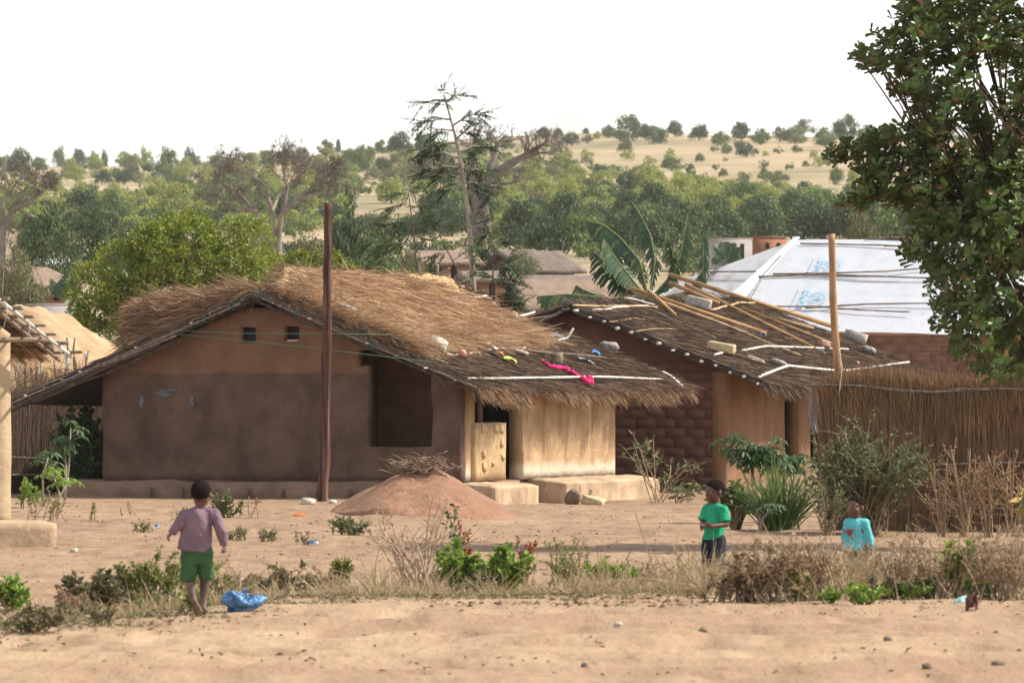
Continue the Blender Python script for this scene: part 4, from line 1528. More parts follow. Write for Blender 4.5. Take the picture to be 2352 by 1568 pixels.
def bare_tree(name, label, px, Y, limbs, m, tw_m, seed, tw_len, ntw, leafm=None, nleaf=0, depth=3, group=None):
    """limbs: list of (points in picture units, start radius, end radius) drawn from the trunk outwards."""
    g = np.random.default_rng(seed)
    base = on(px, Y)
    t = thing(name, label, 'tree', base, 0, group)
    o = np.array(base)
    b, tw = MB(), []
    for pts, r0, r1, more in limbs:
        q = []
        for i, pt in enumerate(pts):
            v = np.array(P(pt[0], pt[1], Y))
            v[1] += pt[2] if len(pt) > 2 else 0.0
            q.append(v - o)
        q = np.array(q)
        tt = np.linspace(0, len(q) - 1, 4 * (len(q) - 1) + 1)
        qq = np.stack([np.interp(tt, np.arange(len(q)), q[:, a]) for a in range(3)], 1)
        qq[1:-1] += g.normal(0, r0 * 0.12, (len(qq) - 2, 3))
        b.tube(qq, np.linspace(r0, r1, len(qq)), 8, cap=False)
        if more > 0:
            for k in range(more):
                f = 0.55 + 0.45 * (k + 1) / more
                pos = np.array([np.interp(f * (len(q) - 1), np.arange(len(q)), q[:, a]) for a in range(3)])
                d0 = unit(q[-1] - q[-2])
                grow(b, pos, unit(d0 + g.normal(0, .6, 3)), tw_len * 2.2, r1 * 0.8, depth, g, tw)
    b.put('trunk', m, t, smooth=True)
    tp = np.array([x[0] for x in tw])
    td = np.array([x[1] for x in tw])
    ii = g.integers(0, len(tp), ntw)
    d = unit(td[ii] + g.normal(0, .6, (ntw, 3)))
    V, FS = straws(tp[ii], d, g.uniform(.4, 1.2, ntw) * tw_len, 0.035 * tw_len + 0.012, bend=0.25, seg=2)
    tag(link('twigs', mesh('twigs', V, FS, tw_m), t), kind='stuff')
    if nleaf:
        ii = g.integers(0, len(tp), nleaf)
        p = tp[ii] + d[ii % ntw] * 0 + g.normal(0, .4 * tw_len, (nleaf, 3))
        dd = unit(g.normal(size=(nleaf, 3)))
        V, FS = leaves(p, dd, unit(g.normal(size=(nleaf, 3))), .12 * tw_len + .04, .08 * tw_len + .03)
        link('crown', mesh('crown', V, FS, leafm), t)
    return t


TWIG = mat('twig_brown', [(.08, .06, .05), (.17, .135, .11)], 2.0)
TWIG_PALE = mat('twig_pale', [(.15, .12, .1), (.27, .225, .19)], 2.0)
bare_tree('baobab_tree', 'big leafless baobab with thick trunk behind the slender tree', 1108, 450,
          [([(1108, 575), (1104, 540), (1106, 480), (1112, 430)], 1.0, .62, 0), ([(1112, 435), (1145, 395), (1190, 366), (1235, 350)], .5, .16, 5), ([(1108, 435), (1085, 380, -1), (1090, 330, -1)], .4, .15, 5), ([(1112, 435), (1128, 380, 1), (1150, 320, 2)], .38, .14, 5),
           ([(1106, 440), (1060, 400, 2), (1010, 388, 3), (975, 385, 2)], .34, .12, 5), ([(1190, 366), (1220, 345, 1), (1240, 335)], .2, .1, 4), ([(1108, 470), (1150, 425, -2), (1190, 418, -2)], .2, .08, 3)],
          mat('baobab_bark', [(.085, .066, .056), (.145, .115, .098), (.2, .16, .14)], 1.0, bump=0.4), TWIG, 11, 0.42, 3600, GREENS['dry'], 1200, depth=3)
bare_tree('acacia_tree', 'wide leafless tree with pale forked trunks behind the cashew tree', 625, 330,
          [([(622, 580), (626, 530), (622, 482)], .22, .15, 0), ([(640, 578), (640, 530), (650, 484)], .2, .13, 0), ([(608, 575), (600, 520), (590, 490), (560, 478)], .16, .07, 5), ([(622, 485), (612, 430), (575, 400), (545, 385)], .14, .05, 6), ([(650, 486), (660, 430), (650, 385)], .13, .05, 6),
           ([(650, 486), (700, 440), (745, 412)], .12, .05, 6), ([(622, 490), (640, 440, 2), (690, 392, 3)], .12, .05, 6), ([(640, 500), (690, 460, -1), (740, 445, -1)], .13, .06, 4), ([(590, 490), (545, 440, 1), (510, 420, 1)], .12, .05, 4)],
          mat('acacia_bark', [(.13, .10, .08), (.23, .185, .15), (.3, .25, .2)], 2.0, bump=.3), TWIG, 21, 0.33, 6000, mat('brown_pods', None, island=[(.14, .085, .06), (.22, .14, .10), (.16, .13, .075), (.17, .17, .08)], rough=.8), 2600, depth=3)
bare_tree('leafless_tree', 'leafless grey tree with drooping branch at the far left edge', 2, 250,
          [([(0, 690), (4, 620), (6, 560), (10, 510)], .22, .14, 0), ([(10, 515), (35, 480), (75, 460), (88, 445)], .14, .045, 6), ([(10, 515), (5, 465), (30, 430)], .12, .045, 6), ([(40, 480), (80, 500), (120, 530), (138, 570)], .08, .025, 5), ([(8, 530), (-40, 480), (-90, 440)], .12, .045, 5), ([(22, 690), (20, 640), (30, 600)], .12, .06, 3)],
          MATS['acacia_bark'], TWIG, 31, 0.25, 4000, GREENS['olive'], 900, depth=3)

# ------------------------------------------------------------------ leafy trees between the houses and the village
CASHEW = mat('cashew_leaf', None, island=[(0.084, 0.131, 0.017), (0.179, 0.247, 0.027), (0.126, 0.184, 0.021), (0.263, 0.315, 0.042), (0.210, 0.273, 0.032), (0.473, 0.336, 0.053)], rough=0.45, trans=0.3, spec=0.35)


def leafy_tree(name, label, px, Y, blobs, n, leaf, m, seed, trunk=True, group=None):
    """blobs: (px, row, radius in picture units, depth offset m) lobes that together make the crown."""
    g = np.random.default_rng(seed)
    base = on(px, Y)
    t = thing(name, label, 'tree', base, 0, group)
    k = Y / F
    cs = np.array([np.array(P(b_[0], b_[1], Y)) + np.array([0, b_[3], 0]) for b_ in blobs]) - np.array(base)
    rs = np.array([b_[2] * k for b_ in blobs])
    wgt = rs ** 2 / np.sum(rs ** 2)
    # small clumps over the lobes' shells
    nc = max(30, n // 38)
    ci = g.choice(len(rs), nc, p=wgt)
    d = unit(g.normal(size=(nc, 3)))
    cc = cs[ci] + d * (rs[ci] * g.uniform(0.72, 1.06, nc))[:, None]
    cr = g.uniform(0.10, 0.24, nc) * np.mean(rs)
    ii = g.integers(0, nc, n)
    dd = unit(g.normal(size=(n, 3)) + 0.4 * d[ii])
    p = cc[ii] + dd * (cr[ii] * g.uniform(0.3, 1.0, n))[:, None]
    keep = p[:, 2] > 0.05
    p, dd = p[keep], dd[keep]
    n = len(p)
    V, FS = leaves(p, unit(dd + .5 * g.normal(size=(n, 3))), unit(g.normal(size=(n, 3)) + np.array([0, 0, 1.0])), leaf * g.uniform(.7, 1.3, n), leaf * .55)
    link('crown', mesh('crown', V, FS, m), t)
    b = MB()
    for c in cs:
        q = np.array([(0, 0, -0.1), c * np.array([.25, .25, .35]), c * np.array([.7, .7, .75]), c])
        b.tube(q, [.11, .09, .05, .02], 6)
    b.put('trunk', BARK, t, smooth=True)
    return t


leafy_tree('cashew_tree', 'large round yellow-green cashew tree behind the main house', 400, 150,
           [(400, 610, 110, 0), (300, 640, 95, .4), (230, 680, 75, -.2), (500, 620, 100, .2), (580, 640, 75, -.3), (555, 560, 70, .5), (430, 560, 75, .5), (350, 580, 70, 0), (270, 730, 70, -.4), (380, 720, 110, -.4), (500, 720, 90, -.3), (200, 720, 40, 0)], 42000, .095, CASHEW, 61)
leafy_tree('cashew_shrub', 'small yellow-green cashew shrub just left of the dark pole', 700, 160, [(690, 625, 45, 0), (750, 615, 42, .2), (640, 630, 40, 0), (790, 640, 35, 0)], 6500, .10, CASHEW, 62)

PINN = mat('pinnate_leaf', None, island=[(.035, .06, .028), (.07, .105, .05), (.05, .08, .036), (.10, .135, .065)], rough=0.55, trans=0.25)


def pinnate_tree(label, Y, trunk, r0, branches, seed, nsub=6, leaflet=0.082, dens=1.0):
    """A slender tree: trunk points and branches (root, tip) in picture units, feathered with paired leaflets."""
    g = np.random.default_rng(seed)
    base = np.array(P(trunk[0][0], trunk[0][1], Y))
    base[2] = Gz(base[0], base[1])
    t = thing('slender_tree', label, 'tree', base)
    b = MB()
    tp = np.array([np.array(P(x, y, Y)) for x, y in trunk]) - base
    tp = np.concatenate([[np.array([tp[0][0], 0, -0.1])], tp])
    q = np.linspace(0, len(tp) - 1, 30)
    tq = np.stack([np.interp(q, np.arange(len(tp)), tp[:, a]) for a in range(3)], 1)
    b.tube(tq, np.linspace(r0, r0 * 0.22, 30), 7)
    roots, dirs = [], []
    for (x0, y0, x1, y1) in branches:
        a, c = np.array(P(x0, y0, Y)) - base, np.array(P(x1, y1, Y)) - base
        dy = g.normal(0, .5) * np.linalg.norm(c - a)
        c[1] += dy
        mid = (a + c) / 2 + np.array([0, dy * .2, 0.10 * np.linalg.norm(c - a)])
        b.tube([a, mid, c], [r0 * .28, r0 * .2, r0 * .07], 4)
        L_ = np.linalg.norm(c - a)
        m_ = max(6, int(nsub * 1.35 * L_ / 0.5))
        for k in range(m_):
            f = g.uniform(0.15, 1.0)
            p = (1 - f) ** 2 * a + 2 * f * (1 - f) * mid + f * f * c
            d = unit(c - a + g.normal(0, .7, 3) * L_)
            d[2] -= 0.12
            roots.append(p)
            dirs.append(unit(d))
    roots, dirs = np.array(roots), np.array(dirs)
    b.put('trunk', BARK_PALE if r0 > 0.05 else BARK, t, smooth=True)
    P_, D_, N_ = [], [], []
    for p, d in zip(roots, dirs):
        fl = g.uniform(.28, .5)
        s = unit(np.cross(d, np.array([0, 0, 1.0]) + g.normal(0, .3, 3)))
        m_ = int(11 * dens)
        for k in range(m_):
            f = (k + 1) / m_
            c = p + d * fl * f + np.array([0, 0, -0.10 * f * f * fl])
            for sg in (-1, 1):
                P_.append(c)
                D_.append(s * sg + d * 0.55 + np.array([0, 0, -0.25]) + g.normal(0, .15, 3))
                N_.append(np.array([0, 0, 1.0]) + g.normal(0, .3, 3))
    n = len(P_)
    V, FS = leaves(np.array(P_), np.array(D_), np.array(N_), leaflet * g.uniform(.7, 1.3, n), leaflet * .42)
    link('crown', mesh('crown', V, FS, PINN), t)


pinnate_tree('tall slender tree with feathery leaves rising above the golden thatch', 123, [(1088, 695), (1085, 620), (1076, 500), (1063, 400), (1045, 310), (1022, 225)], .085,
             [(1022, 230, 970, 240), (1025, 235, 1060, 215), (1028, 250, 1015, 205), (1035, 275, 962, 280), (1038, 290, 1110, 258), (1042, 300, 985, 310), (1048, 320, 1095, 285), (1050, 330, 965, 340), (1054, 350, 1120, 335), (1056, 365, 985, 350), (1060, 385, 972, 395),
              (1062, 395, 1125, 395), (1064, 410, 1000, 405), (1066, 420, 1115, 430), (1070, 440, 1140, 425), (1060, 400, 1090, 360), (1064, 415, 1020, 440), (1078, 500, 1120, 475), (1078, 520, 1125, 505)], 71, nsub=7)
pinnate_tree('shorter slender tree with feathery leaves left of the tallest one', 124, [(968, 655), (955, 590), (948, 520), (938, 440)], .04,
             [(940, 445, 905, 450), (940, 440, 965, 425), (942, 470, 890, 480), (944, 480, 990, 470), (948, 510, 885, 520), (950, 520, 1005, 500), (950, 540, 905, 530), (955, 570, 840, 560), (952, 530, 1015, 520)], 72)
pinnate_tree('crooked feathery sapling leaning left behind the golden ridge', 125, [(962, 650), (930, 620), (900, 585), (875, 560)], .03,
             [(905, 590, 850, 575), (890, 575, 855, 540), (880, 565, 850, 520), (900, 585, 880, 600), (880, 562, 905, 530)], 73)
pinnate_tree('feathery sapling leaning between the two slender trees', 122, [(1058, 665), (1050, 620), (1030, 580), (1012, 545), (1000, 515)], .03,
             [(1030, 580, 985, 590), (1020, 560, 975, 550), (1010, 545, 1040, 520), (1005, 530, 985, 505), (1040, 600, 1075, 580), (1045, 610, 1000, 620)], 74)
pinnate_tree('low feathery sapling at the foot of the tallest slender tree', 122.5, [(1128, 705), (1132, 640), (1135, 570), (1130, 540)], .03,
             [(1132, 640, 1090, 620), (1133, 620, 1175, 600), (1134, 590, 1100, 570), (1135, 575, 1165, 550), (1130, 660, 1180, 640), (1130, 680, 1090, 670), (1130, 680, 1180, 675), (1130, 690, 1200, 700), (1128, 700, 1110, 690), (1130, 550, 1110, 535), (1135, 600, 1180, 620), (1130, 690, 1160, 715), (1132, 640, 1180, 660)], 75, nsub=9)

# ------------------------------------------------------------------ banana plants
BANANA = mat('banana_leaf', None, island=[(.03, .07, .03), (.055, .11, .045), (.04, .085, .035), (.10, .15, .06), (.17, .17, .07)], rough=0.4, trans=0.3, spec=0.4)
MIDRIB = mat('banana_midrib', [(.12, .17, .06), (.2, .24, .1)], 4.0)


def banana(label, base_px, base_row, Y, fronds, wd, seed, name='banana_plant', loc=None):
    g = np.random.default_rng(seed)
    bp = np.array(P(base_px, base_row, Y))
    gz = Gz(bp[0], bp[1])
    base = np.array([bp[0], bp[1], gz])
    t = thing(name, label, 'banana plant', base)
    b = MB()
    b.tube([(0, 0, -0.1), (0, 0, (bp[2] - gz) * 0.6), (0, 0, bp[2] - gz)], [.16, .13, .09], 9)
    b.put('stem', mat('banana_stem', [(.13, .12, .06), (.24, .22, .12)], 5.0), t, smooth=True)
    for pts, w0, droop, dy in fronds:
        q = [np.array([0, 0, bp[2] - gz])]
        for i, (x, y) in enumerate(pts):
            v = np.array(P(x, y, Y)) - base
            v[1] += dy * (i + 1) / len(pts)
            q.append(v)
        q = np.array(q)
        tt = np.linspace(0, len(q) - 1, 70)
        mid = np.stack([np.interp(tt, np.arange(len(q)), q[:, a]) for a in range(3)], 1)
        for _ in range(4):
            mid[1:-1] = (mid[:-2] + 2 * mid[1:-1] + mid[2:]) / 4
        lf = MB()
        tan = unit(np.gradient(mid, axis=0))
        n = len(mid)
        for sgn in (-1, 1):
            for k in range(6, n - 1):
                f = (k - 6) / (n - 7)
                w_ = 1.25 * w0 * math.sin(min(1, f * 1.25 + 0.12) * math.pi * 0.5) * (1 - f ** 3) ** 0.6 * g.uniform(.75, 1.1)
                s = unit(np.cross(tan[k], np.array([0, -0.6, 0.8]))) * sgn
                out = unit(s * (1 - droop) + np.array([0, -0.25 * g.random(), -1.0]) * droop * g.uniform(.7, 1.2) + tan[k] * 0.45)
                sw = np.linalg.norm(mid[k + 1] - mid[k - 1]) * 0.95 * g.uniform(.8, 1.1)
                a0, a1 = mid[k] - tan[k] * sw * .5, mid[k] + tan[k] * sw * .5
                m0 = out * w_ * .6 + np.array([0, 0, .06 * w_])
                e = out * w_ + np.array([0, 0, -0.25 * w_ * droop])
                lf.add([a0, a1, a1 + m0, a0 + m0, a1 + e * 1.0 - tan[k] * sw * .35, a0 + e], [[(0, 1, 2, 3), (3, 2, 4, 5)]])
        o = lf.put('leaf', BANANA, t)
        rb = MB()
        rb.tube(mid, np.linspace(.028, .008, n), 5)
        rb.put('midrib', MIDRIB, o, smooth=True)
    return t


banana('wind-torn banana plant between the two thatched houses', 1490, 690, 128,
       [([(1470, 600), (1425, 545), (1385, 515), (1347, 507)], .34, .75, .3), ([(1505, 600), (1495, 540), (1470, 490), (1452, 462)], .30, .78, .5), ([(1535, 640), (1545, 590), (1535, 545), (1528, 530)], .28, .8, -.3), ([(1545, 640), (1565, 580), (1575, 525), (1581, 492)], .26, .8, .4),
        ([(1450, 640), (1410, 590), (1385, 552)], .42, .55, -.5), ([(1440, 660), (1395, 610), (1362, 575)], .42, .55, .2), ([(1580, 670), (1615, 620), (1616, 550), (1619, 490)], .24, .85, .2), ([(1440, 640), (1430, 600), (1405, 560)], .4, .5, .5)], .4, 81)
banana('banana plant with broad drooping leaves beside the brick hut ridge', 1440, 715, 127, [([(1380, 682), (1300, 676), (1236, 681)], .42, .75, -.2), ([(1400, 690), (1340, 665), (1325, 655)], .35, .6, .3), ([(1450, 680), (1380, 690), (1320, 700)], .3, .5, .4)], .4, 82)
banana('small distant banana plant before the far white wall', 1668, 612, 228, [([(1660, 590), (1640, 562)], .3, .3, 0), ([(1668, 580), (1670, 555)], .3, .3, .2), ([(1680, 590), (1700, 568)], .3, .3, 0), ([(1655, 600), (1640, 590)], .3, .3, .2), ([(1685, 600), (1705, 590)], .3, .3, .2), ([(1664, 585), (1655, 556)], .25, .3, 0), ([(1674, 585), (1688, 558)], .25, .3, 0)], .4, 83)
banana('small blue-green banana plant by the red hut on the left', 150, 690, 190, [([(140, 660), (118, 640)], .35, .6, 0), ([(152, 650), (155, 620)], .3, .6, 0), ([(162, 650), (168, 610)], .2, .8, .2), ([(150, 655), (130, 650)], .3, .6, .2)], .4, 84)

# ------------------------------------------------------------------ village houses
ROOFV = [mat('village_thatch_%d' % i, [c0, c1], 2.0, bump=0.5, stretch=(2, .5, 1)) for i, (c0, c1) in enumerate((((.11, .08, .064), (.19, .145, .12)), ((.17, .115, .082), (.26, .185, .135)), ((.13, .10, .078), (.21, .165, .132))))]
WALLV = {'red': mat('village_red_mud', [(.2, .085, .05), (.3, .14, .085)], 1.5, bump=0.2), 'orange': mat('village_orange_mud', [(.36, .185, .10), (.48, .27, .155)], 1.5, bump=0.2), 'brown': mat('village_brown_mud', [(.14, .075, .055), (.21, .12, .09)], 1.5, bump=0.2),
         'white': mat('village_lime', [(.30, .27, .25), (.38, .35, .325)], 1.5, bump=0.2), 'pink': mat('village_pink_mud', [(.34, .19, .14), (.44, .27, .2)], 1.5, bump=0.2)}
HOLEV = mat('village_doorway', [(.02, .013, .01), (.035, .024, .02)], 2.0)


def village_house(label, px0, px1, base_row, eave_row, ridge_row, Y, wallk, roofm, depth=5.0, rz=-0.25, openings=(), gable=False, flat=False, over=0.5, endwall=None):
    """A small house whose front runs from px0 to px1; openings are (fraction, width fraction, door?)."""
    k = Y / F
    c = P((px0 + px1) / 2, base_row, Y)
    t = thing('village_house', label, 'house', (c.x, c.y, c.z), rz, 'houses of the village on the rise')
    w_ = (px1 - px0) * k / math.cos(rz)
    he, hr = (base_row - eave_row) * k, (base_row - ridge_row) * k
    b = MB()
    b.box((0, depth / 2, he / 2 - 0.75), (w_, depth, he + 1.5))
    if gable:
        b.add([(-w_ / 2, 0, he), (w_ / 2, 0, he), (0, 0, hr - .05), (-w_ / 2, depth, he), (w_ / 2, depth, he), (0, depth, hr - .05)], [[(0, 1, 2), (5, 4, 3)]])
    elif not flat:
        b.add([(-w_ / 2, 0, he), (-w_ / 2, depth, he), (-w_ / 2, depth / 2, hr - .05), (w_ / 2, 0, he), (w_ / 2, depth, he), (w_ / 2, depth / 2, hr - .05)], [[(0, 2, 1), (3, 4, 5)]])
    b.put('wall', WALLV[wallk], t)
    if endwall:
        b = MB()
        b.box((w_ / 2 + 0.012, depth / 2, he / 2), (0.02, depth - .02, he - .02))
        b.put('wall', WALLV[endwall], t)
    th = 0.16
    if not flat:
        for s in (-1, 1):
            b = MB()
            if gable:
                sl = (hr - he) / (w_ / 2)
                xa, xb = 0, s * (w_ / 2 + over)
                za, zb = hr, he - over * sl
                V = [(xa, -over, za), (xb, -over, zb), (xb, depth + over, zb), (xa, depth + over, za)]
            else:
                sl = (hr - he) / (depth / 2)
                ya, yb = depth / 2, depth / 2 + s * (depth / 2 + over)
                za, zb = hr, he - over * sl
                V = [(-w_ / 2 - over, ya, za), (w_ / 2 + over, ya, za), (w_ / 2 + over, yb, zb), (-w_ / 2 - over, yb, zb)]
            V = np.array(V, float)
            n = 12
            u = np.linspace(0, 1, n)
            A_, B_ = np.meshgrid(u, u, indexing='ij')
            T = (V[0] * (1 - A_[..., None]) + V[1] * A_[..., None]) * (1 - B_[..., None]) + (V[3] * (1 - A_[..., None]) + V[2] * A_[..., None]) * B_[..., None]
            T[..., 2] += 0.06 * fbm(T[..., 0] * 1.5, T[..., 1] * 1.5, px0 * .1, 2) + .05
            T = T.reshape(-1, 3)
            i = np.arange(n * n).reshape(n, n)
            q = np.stack([i[:-1, :-1], i[1:, :-1], i[1:, 1:], i[:-1, 1:]], -1).reshape(-1, 4)
            qs = [q, q[:, ::-1] + n * n]
            for e in (i[0, :], i[-1, ::-1], i[::-1, 0], i[:, -1]):
                qs.append(np.stack([e[:-1], e[1:], e[1:] + n * n, e[:-1] + n * n], 1))
            b.add(np.concatenate([T, T - np.array([0, 0, th])]), [np.concatenate(qs)])
            b.put('roof', roofm, t)
    else:
        b = MB()
        b.box((0, depth / 2, he + .03), (w_ + .04, depth + .04, .06))
        b.put('roof', WALLV[wallk], t)
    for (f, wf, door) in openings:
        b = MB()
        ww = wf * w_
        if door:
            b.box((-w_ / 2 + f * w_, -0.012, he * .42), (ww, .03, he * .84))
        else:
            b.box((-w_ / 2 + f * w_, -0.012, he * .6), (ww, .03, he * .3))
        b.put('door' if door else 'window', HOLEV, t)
    return t


village_house('long grey-thatched village house with dark doorways and orange end wall', 1212, 1318, 645, 616, 575, 275, 'brown', ROOFV[0], 5.5, 0.38, [(.3, .16, True), (.62, .1, False), (.85, .14, True)], endwall='orange')
village_house('grey-thatched village house with red end wall behind the slender trees', 1162, 1235, 628, 600, 572, 300, 'red', ROOFV[2], 5.0, 0.25, [(.4, .2, True)])
village_house('small dark gabled village hut below the long thatched house', 1345, 1402, 668, 648, 625, 235, 'red', ROOFV[0], 4.0, -0.2, [(.5, .2, True)], gable=True)
village_house('low village house with ribbed pinkish-tan roof behind the brick hut', 1228, 1392, 735, 700, 640, 175, 'orange', ROOFV[1], 6.0, 0.1, [])
village_house('low dun-roofed village house just behind the ribbed pinkish-tan roof', 1250, 1405, 690, 668, 632, 215, 'brown', ROOFV[2], 5.0, 0.15, [])
village_house('pinkish mud village house seen through the slender trees', 985, 1082, 645, 600, 575, 260, 'pink', ROOFV[1], 5.0, 0.2, [(.2, .12, False), (.6, .16, True)])
village_house('whitewashed village wall house above the sheeting roof', 1636, 1728, 612, 550, 540, 262, 'white', ROOFV[1], 3.0, 0.02, [(.75, .1, True)], flat=True)
village_house('flat-topped red brick village house with square windows', 1740, 1806, 590, 546, 538, 285, 'red', ROOFV[0], 4.0, 0.45, [(.35, .12, False), (.75, .12, False)], flat=True)
village_house('tiny orange gabled hut between the banana leaves', 1578, 1612, 676, 650, 632, 225, 'orange', ROOFV[0], 3.0, -0.3, [], gable=True, over=.3)
village_house('red mud hut with pale thatch left of the cashew tree', 84, 150, 690, 648, 612, 215, 'red', ROOFV[1], 4.0, 0.7, [(.7, .2, True)])
village_house('low grey-walled house behind the sand heap on the left', 60, 172, 725, 702, 696, 165, 'white', ROOFV[0], 4.0, 0.05, [(.25, .1, False)], flat=True)
village_house('small house with pale roof under the dark trees on the left', 98, 140, 622, 604, 590, 300, 'brown', mat('village_iron', [(.45, .45, .5), (.55, .55, .6)], 2.0), 3.5, 0.1, [])
village_house('orange mud house partly hidden by the saplings', 1090, 1170, 690, 640, 622, 240, 'orange', ROOFV[2], 4.5, 0.1, [(.5, .16, True)])

# ------------------------------------------------------------------ the far mountain
xs = np.linspace(1040, 1640, 90)
ym = 320 - 62 * np.exp(-((xs - 1300) / 62.0) ** 2) - 16 * np.exp(-((xs - 1385) / 70.0) ** 2) - 6 * fbm(xs * .03, xs * 0, 1.0, 3)
Yf = 20000.0
top = np.array([tuple(P(x, y, Yf)) for x, y in zip(xs, ym)])
rows = []
for k, (dy, kz) in enumerate(((-2800, 0.0), (-1700, .35), (-800, .75), (0, 1.0), (900, .7), (2500, 0.0))):
    r_ = top.copy()
    r_[:, 1] += dy
    r_[:, 2] = r_[:, 2] * kz - 5 + 25 * fbm(xs * .05, xs * 0 + k, 3.0, 3) * (kz > 0)
    rows.append(r_)
n = len(xs)
i = np.arange(n * len(rows)).reshape(len(rows), n)
q = np.stack([i[:-1, :-1], i[:-1, 1:], i[1:, 1:], i[1:, :-1]], -1).reshape(-1, 4)
tag(link('mountain', mesh('mountain', np.concatenate(rows), [q], mat('mountain_scrub', [(.06, .08, .05), (.12, .13, .08)], .004), True)), kind='structure')

# ------------------------------------------------------------------ things lying on the roofs
def to_world(H, v):
    c, s = math.cos(H.rotation_euler[2]), math.sin(H.rotation_euler[2])
    k = H.scale[0]
    return np.array([H.location[0] + k * (c * v[0] - s * v[1]), H.location[1] + k * (s * v[0] + c * v[1]), H.location[2] + k * v[2]])


_r1 = [to_world(H1, (x, y, float(roof1(x, -0.4)))) for x, y in ((AX, 0), (EX, 0), (AX, 8))]
_r2 = [to_world(H2, (x, y, float(roof2(x, y)))) for x, y in ((BX + .01, 0), (FX, 0), (BX + .01, 9))]


def r1(px, py, lift=0.04):
    return hit(px, py, *_r1) + np.array([0, 0, lift])


def r2(px, py, lift=0.06):
    return hit(px, py, *_r2) + np.array([0, 0, lift])


STONE = {
    'pale': mat('pale_stone', [(.3, .26, .2), (.45, .4, .32), (.52, .47, .39)], 7.0, bump=0.5),
    'grey': mat('grey_stone', [(.12, .11, .1), (.24, .225, .21), (.33, .31, .29)], 8.0, bump=0.5),
    'brown': mat('brown_stone', [(.10, .07, .05), (.2, .15, .11), (.27, .21, .16)], 8.0, bump=0.5),
    'red': mat('reddish_stone', [(.2, .12, .09), (.32, .2, .15), (.38, .26, .2)], 8.0, bump=0.5),
    'sand': mat('sandcrete', [(.36, .26, .13), (.5, .38, .21), (.56, .44, .26)], 9.0, bump=0.5),
    'cement': mat('cement_grey', [(.25, .22, .19), (.38, .34, .3), (.44, .4, .36)], 9.0, bump=0.4),
}


def stone(label, pos, sx, sy, sz, kind, seed, rot=(0, 0, 0), power=3.0, name='stone', sink=0.3, group='stones weighing down the thatch'):
    me = rock_mesh(name, sx, sy, sz, seed, STONE[kind], power)
    o = link(name, me, None, tuple(np.array(pos) + np.array([0, 0, sz * (0.5 - sink)])), rot)
    return tag(o, label, 'stone', group)


stone('big pale angular stone on the verge of the golden roof', r1(1004, 814, .03), .36, .3, .34, 'pale', 1.7, (.3, .5, .7), 2.3, sink=.15)
stone('grey boulder tied with wire near the far roof corner', r1(1398, 808), .38, .3, .20, 'grey', 2.2, (0, .1, .3), 2.6, sink=.2)
stone('brown upright stone just above the magenta cloth', r1(1279, 838), .22, .2, .23, 'brown', 3.1, (0, .2, .5), 3.0, sink=.2)
stone('thin tan slab lying below the golden thatch', r1(1198, 816), .27, .22, .07, 'pale', 4.4, (0, .3, .3))
stone('flat grey stone on the golden ridge left of the dark pole', np.array(P(630, 664, 101.5)), .32, .24, .1, 'grey', 5.2, (0, .1, .2), 3, sink=.1)
stone('flat grey stone on the golden thatch right of the dark pole', np.array(P(795, 712, 101.2)), .36, .2, .1, 'grey', 6.2, (0, .35, .1), 3, sink=.1)
stone('small squared tan block at the far verge of the golden roof', r1(1181, 729), .12, .12, .11, 'sand', 7.1, (0, .3, .3), 6)
stone('flat pale stone slab on the dark thatch near the eave', r2(1736, 836), .38, .26, .09, 'pale', 8.3, (0, .35, .3))
stone('low grey oval stone beside the pale slab', r2(1789, 842), .36, .26, .12, 'grey', 9.4, (0, .3, .2), 2.4)
stone('reddish rough stone left of the orange pole', r2(1893, 806), .26, .22, .19, 'red', 10.5, (0, .2, .4), 2.8, sink=.1)
stone('grey stone right of the orange pole on the dark thatch', r2(1997, 817), .31, .26, .15, 'grey', 11.2, (0, .3, .3), 2.8, sink=.1)


def block(label, pos, sx, sy, sz, kind, rot, hollow=False):
    t = thing('hollow_block' if hollow else 'building_block', label, 'block', tuple(pos), 0, 'building blocks on the thatch')
    t.rotation_euler = rot
    b = MB()
    if not hollow:
        me = rock_mesh('block_body', sx, sy, sz, sx * 31, STONE[kind], 14.0, 0.015, 24, 16)
        link('block_body', me, t, (0, 0, sz / 2))
    else:
        w_ = .035
        for y in (-sy / 2 + w_ / 2, sy / 2 - w_ / 2):
            b.box((0, y, sz / 2), (sx, w_, sz))
        for x in (-sx / 2 + w_ / 2, 0, sx / 2 - w_ / 2):
            b.box((x, 0, sz / 2), (w_, sy - 2 * w_ - .002, sz - .003))
        b.box((0, sy / 2 - w_ * 1.6, sz / 2), (sx - .01, w_ * .5, sz - .01))
        b.put('block_body', STONE['cement'], t)
    return t


block('tan solid block lying on the dark thatch eave side', r2(1655, 815, .05), .56, .3, .20, 'sand', (.0, .16, -.25))
block('grey cement block lying among the timber planks', r2(1602, 712, .05), .55, .2, .22, 'cement', (0, .22, -.32))
block('hollow two-hole cement block beside the orange pole', r2(1963, 788, .05), .46, .2, .2, 'cement', (0, .3, -.42), True)

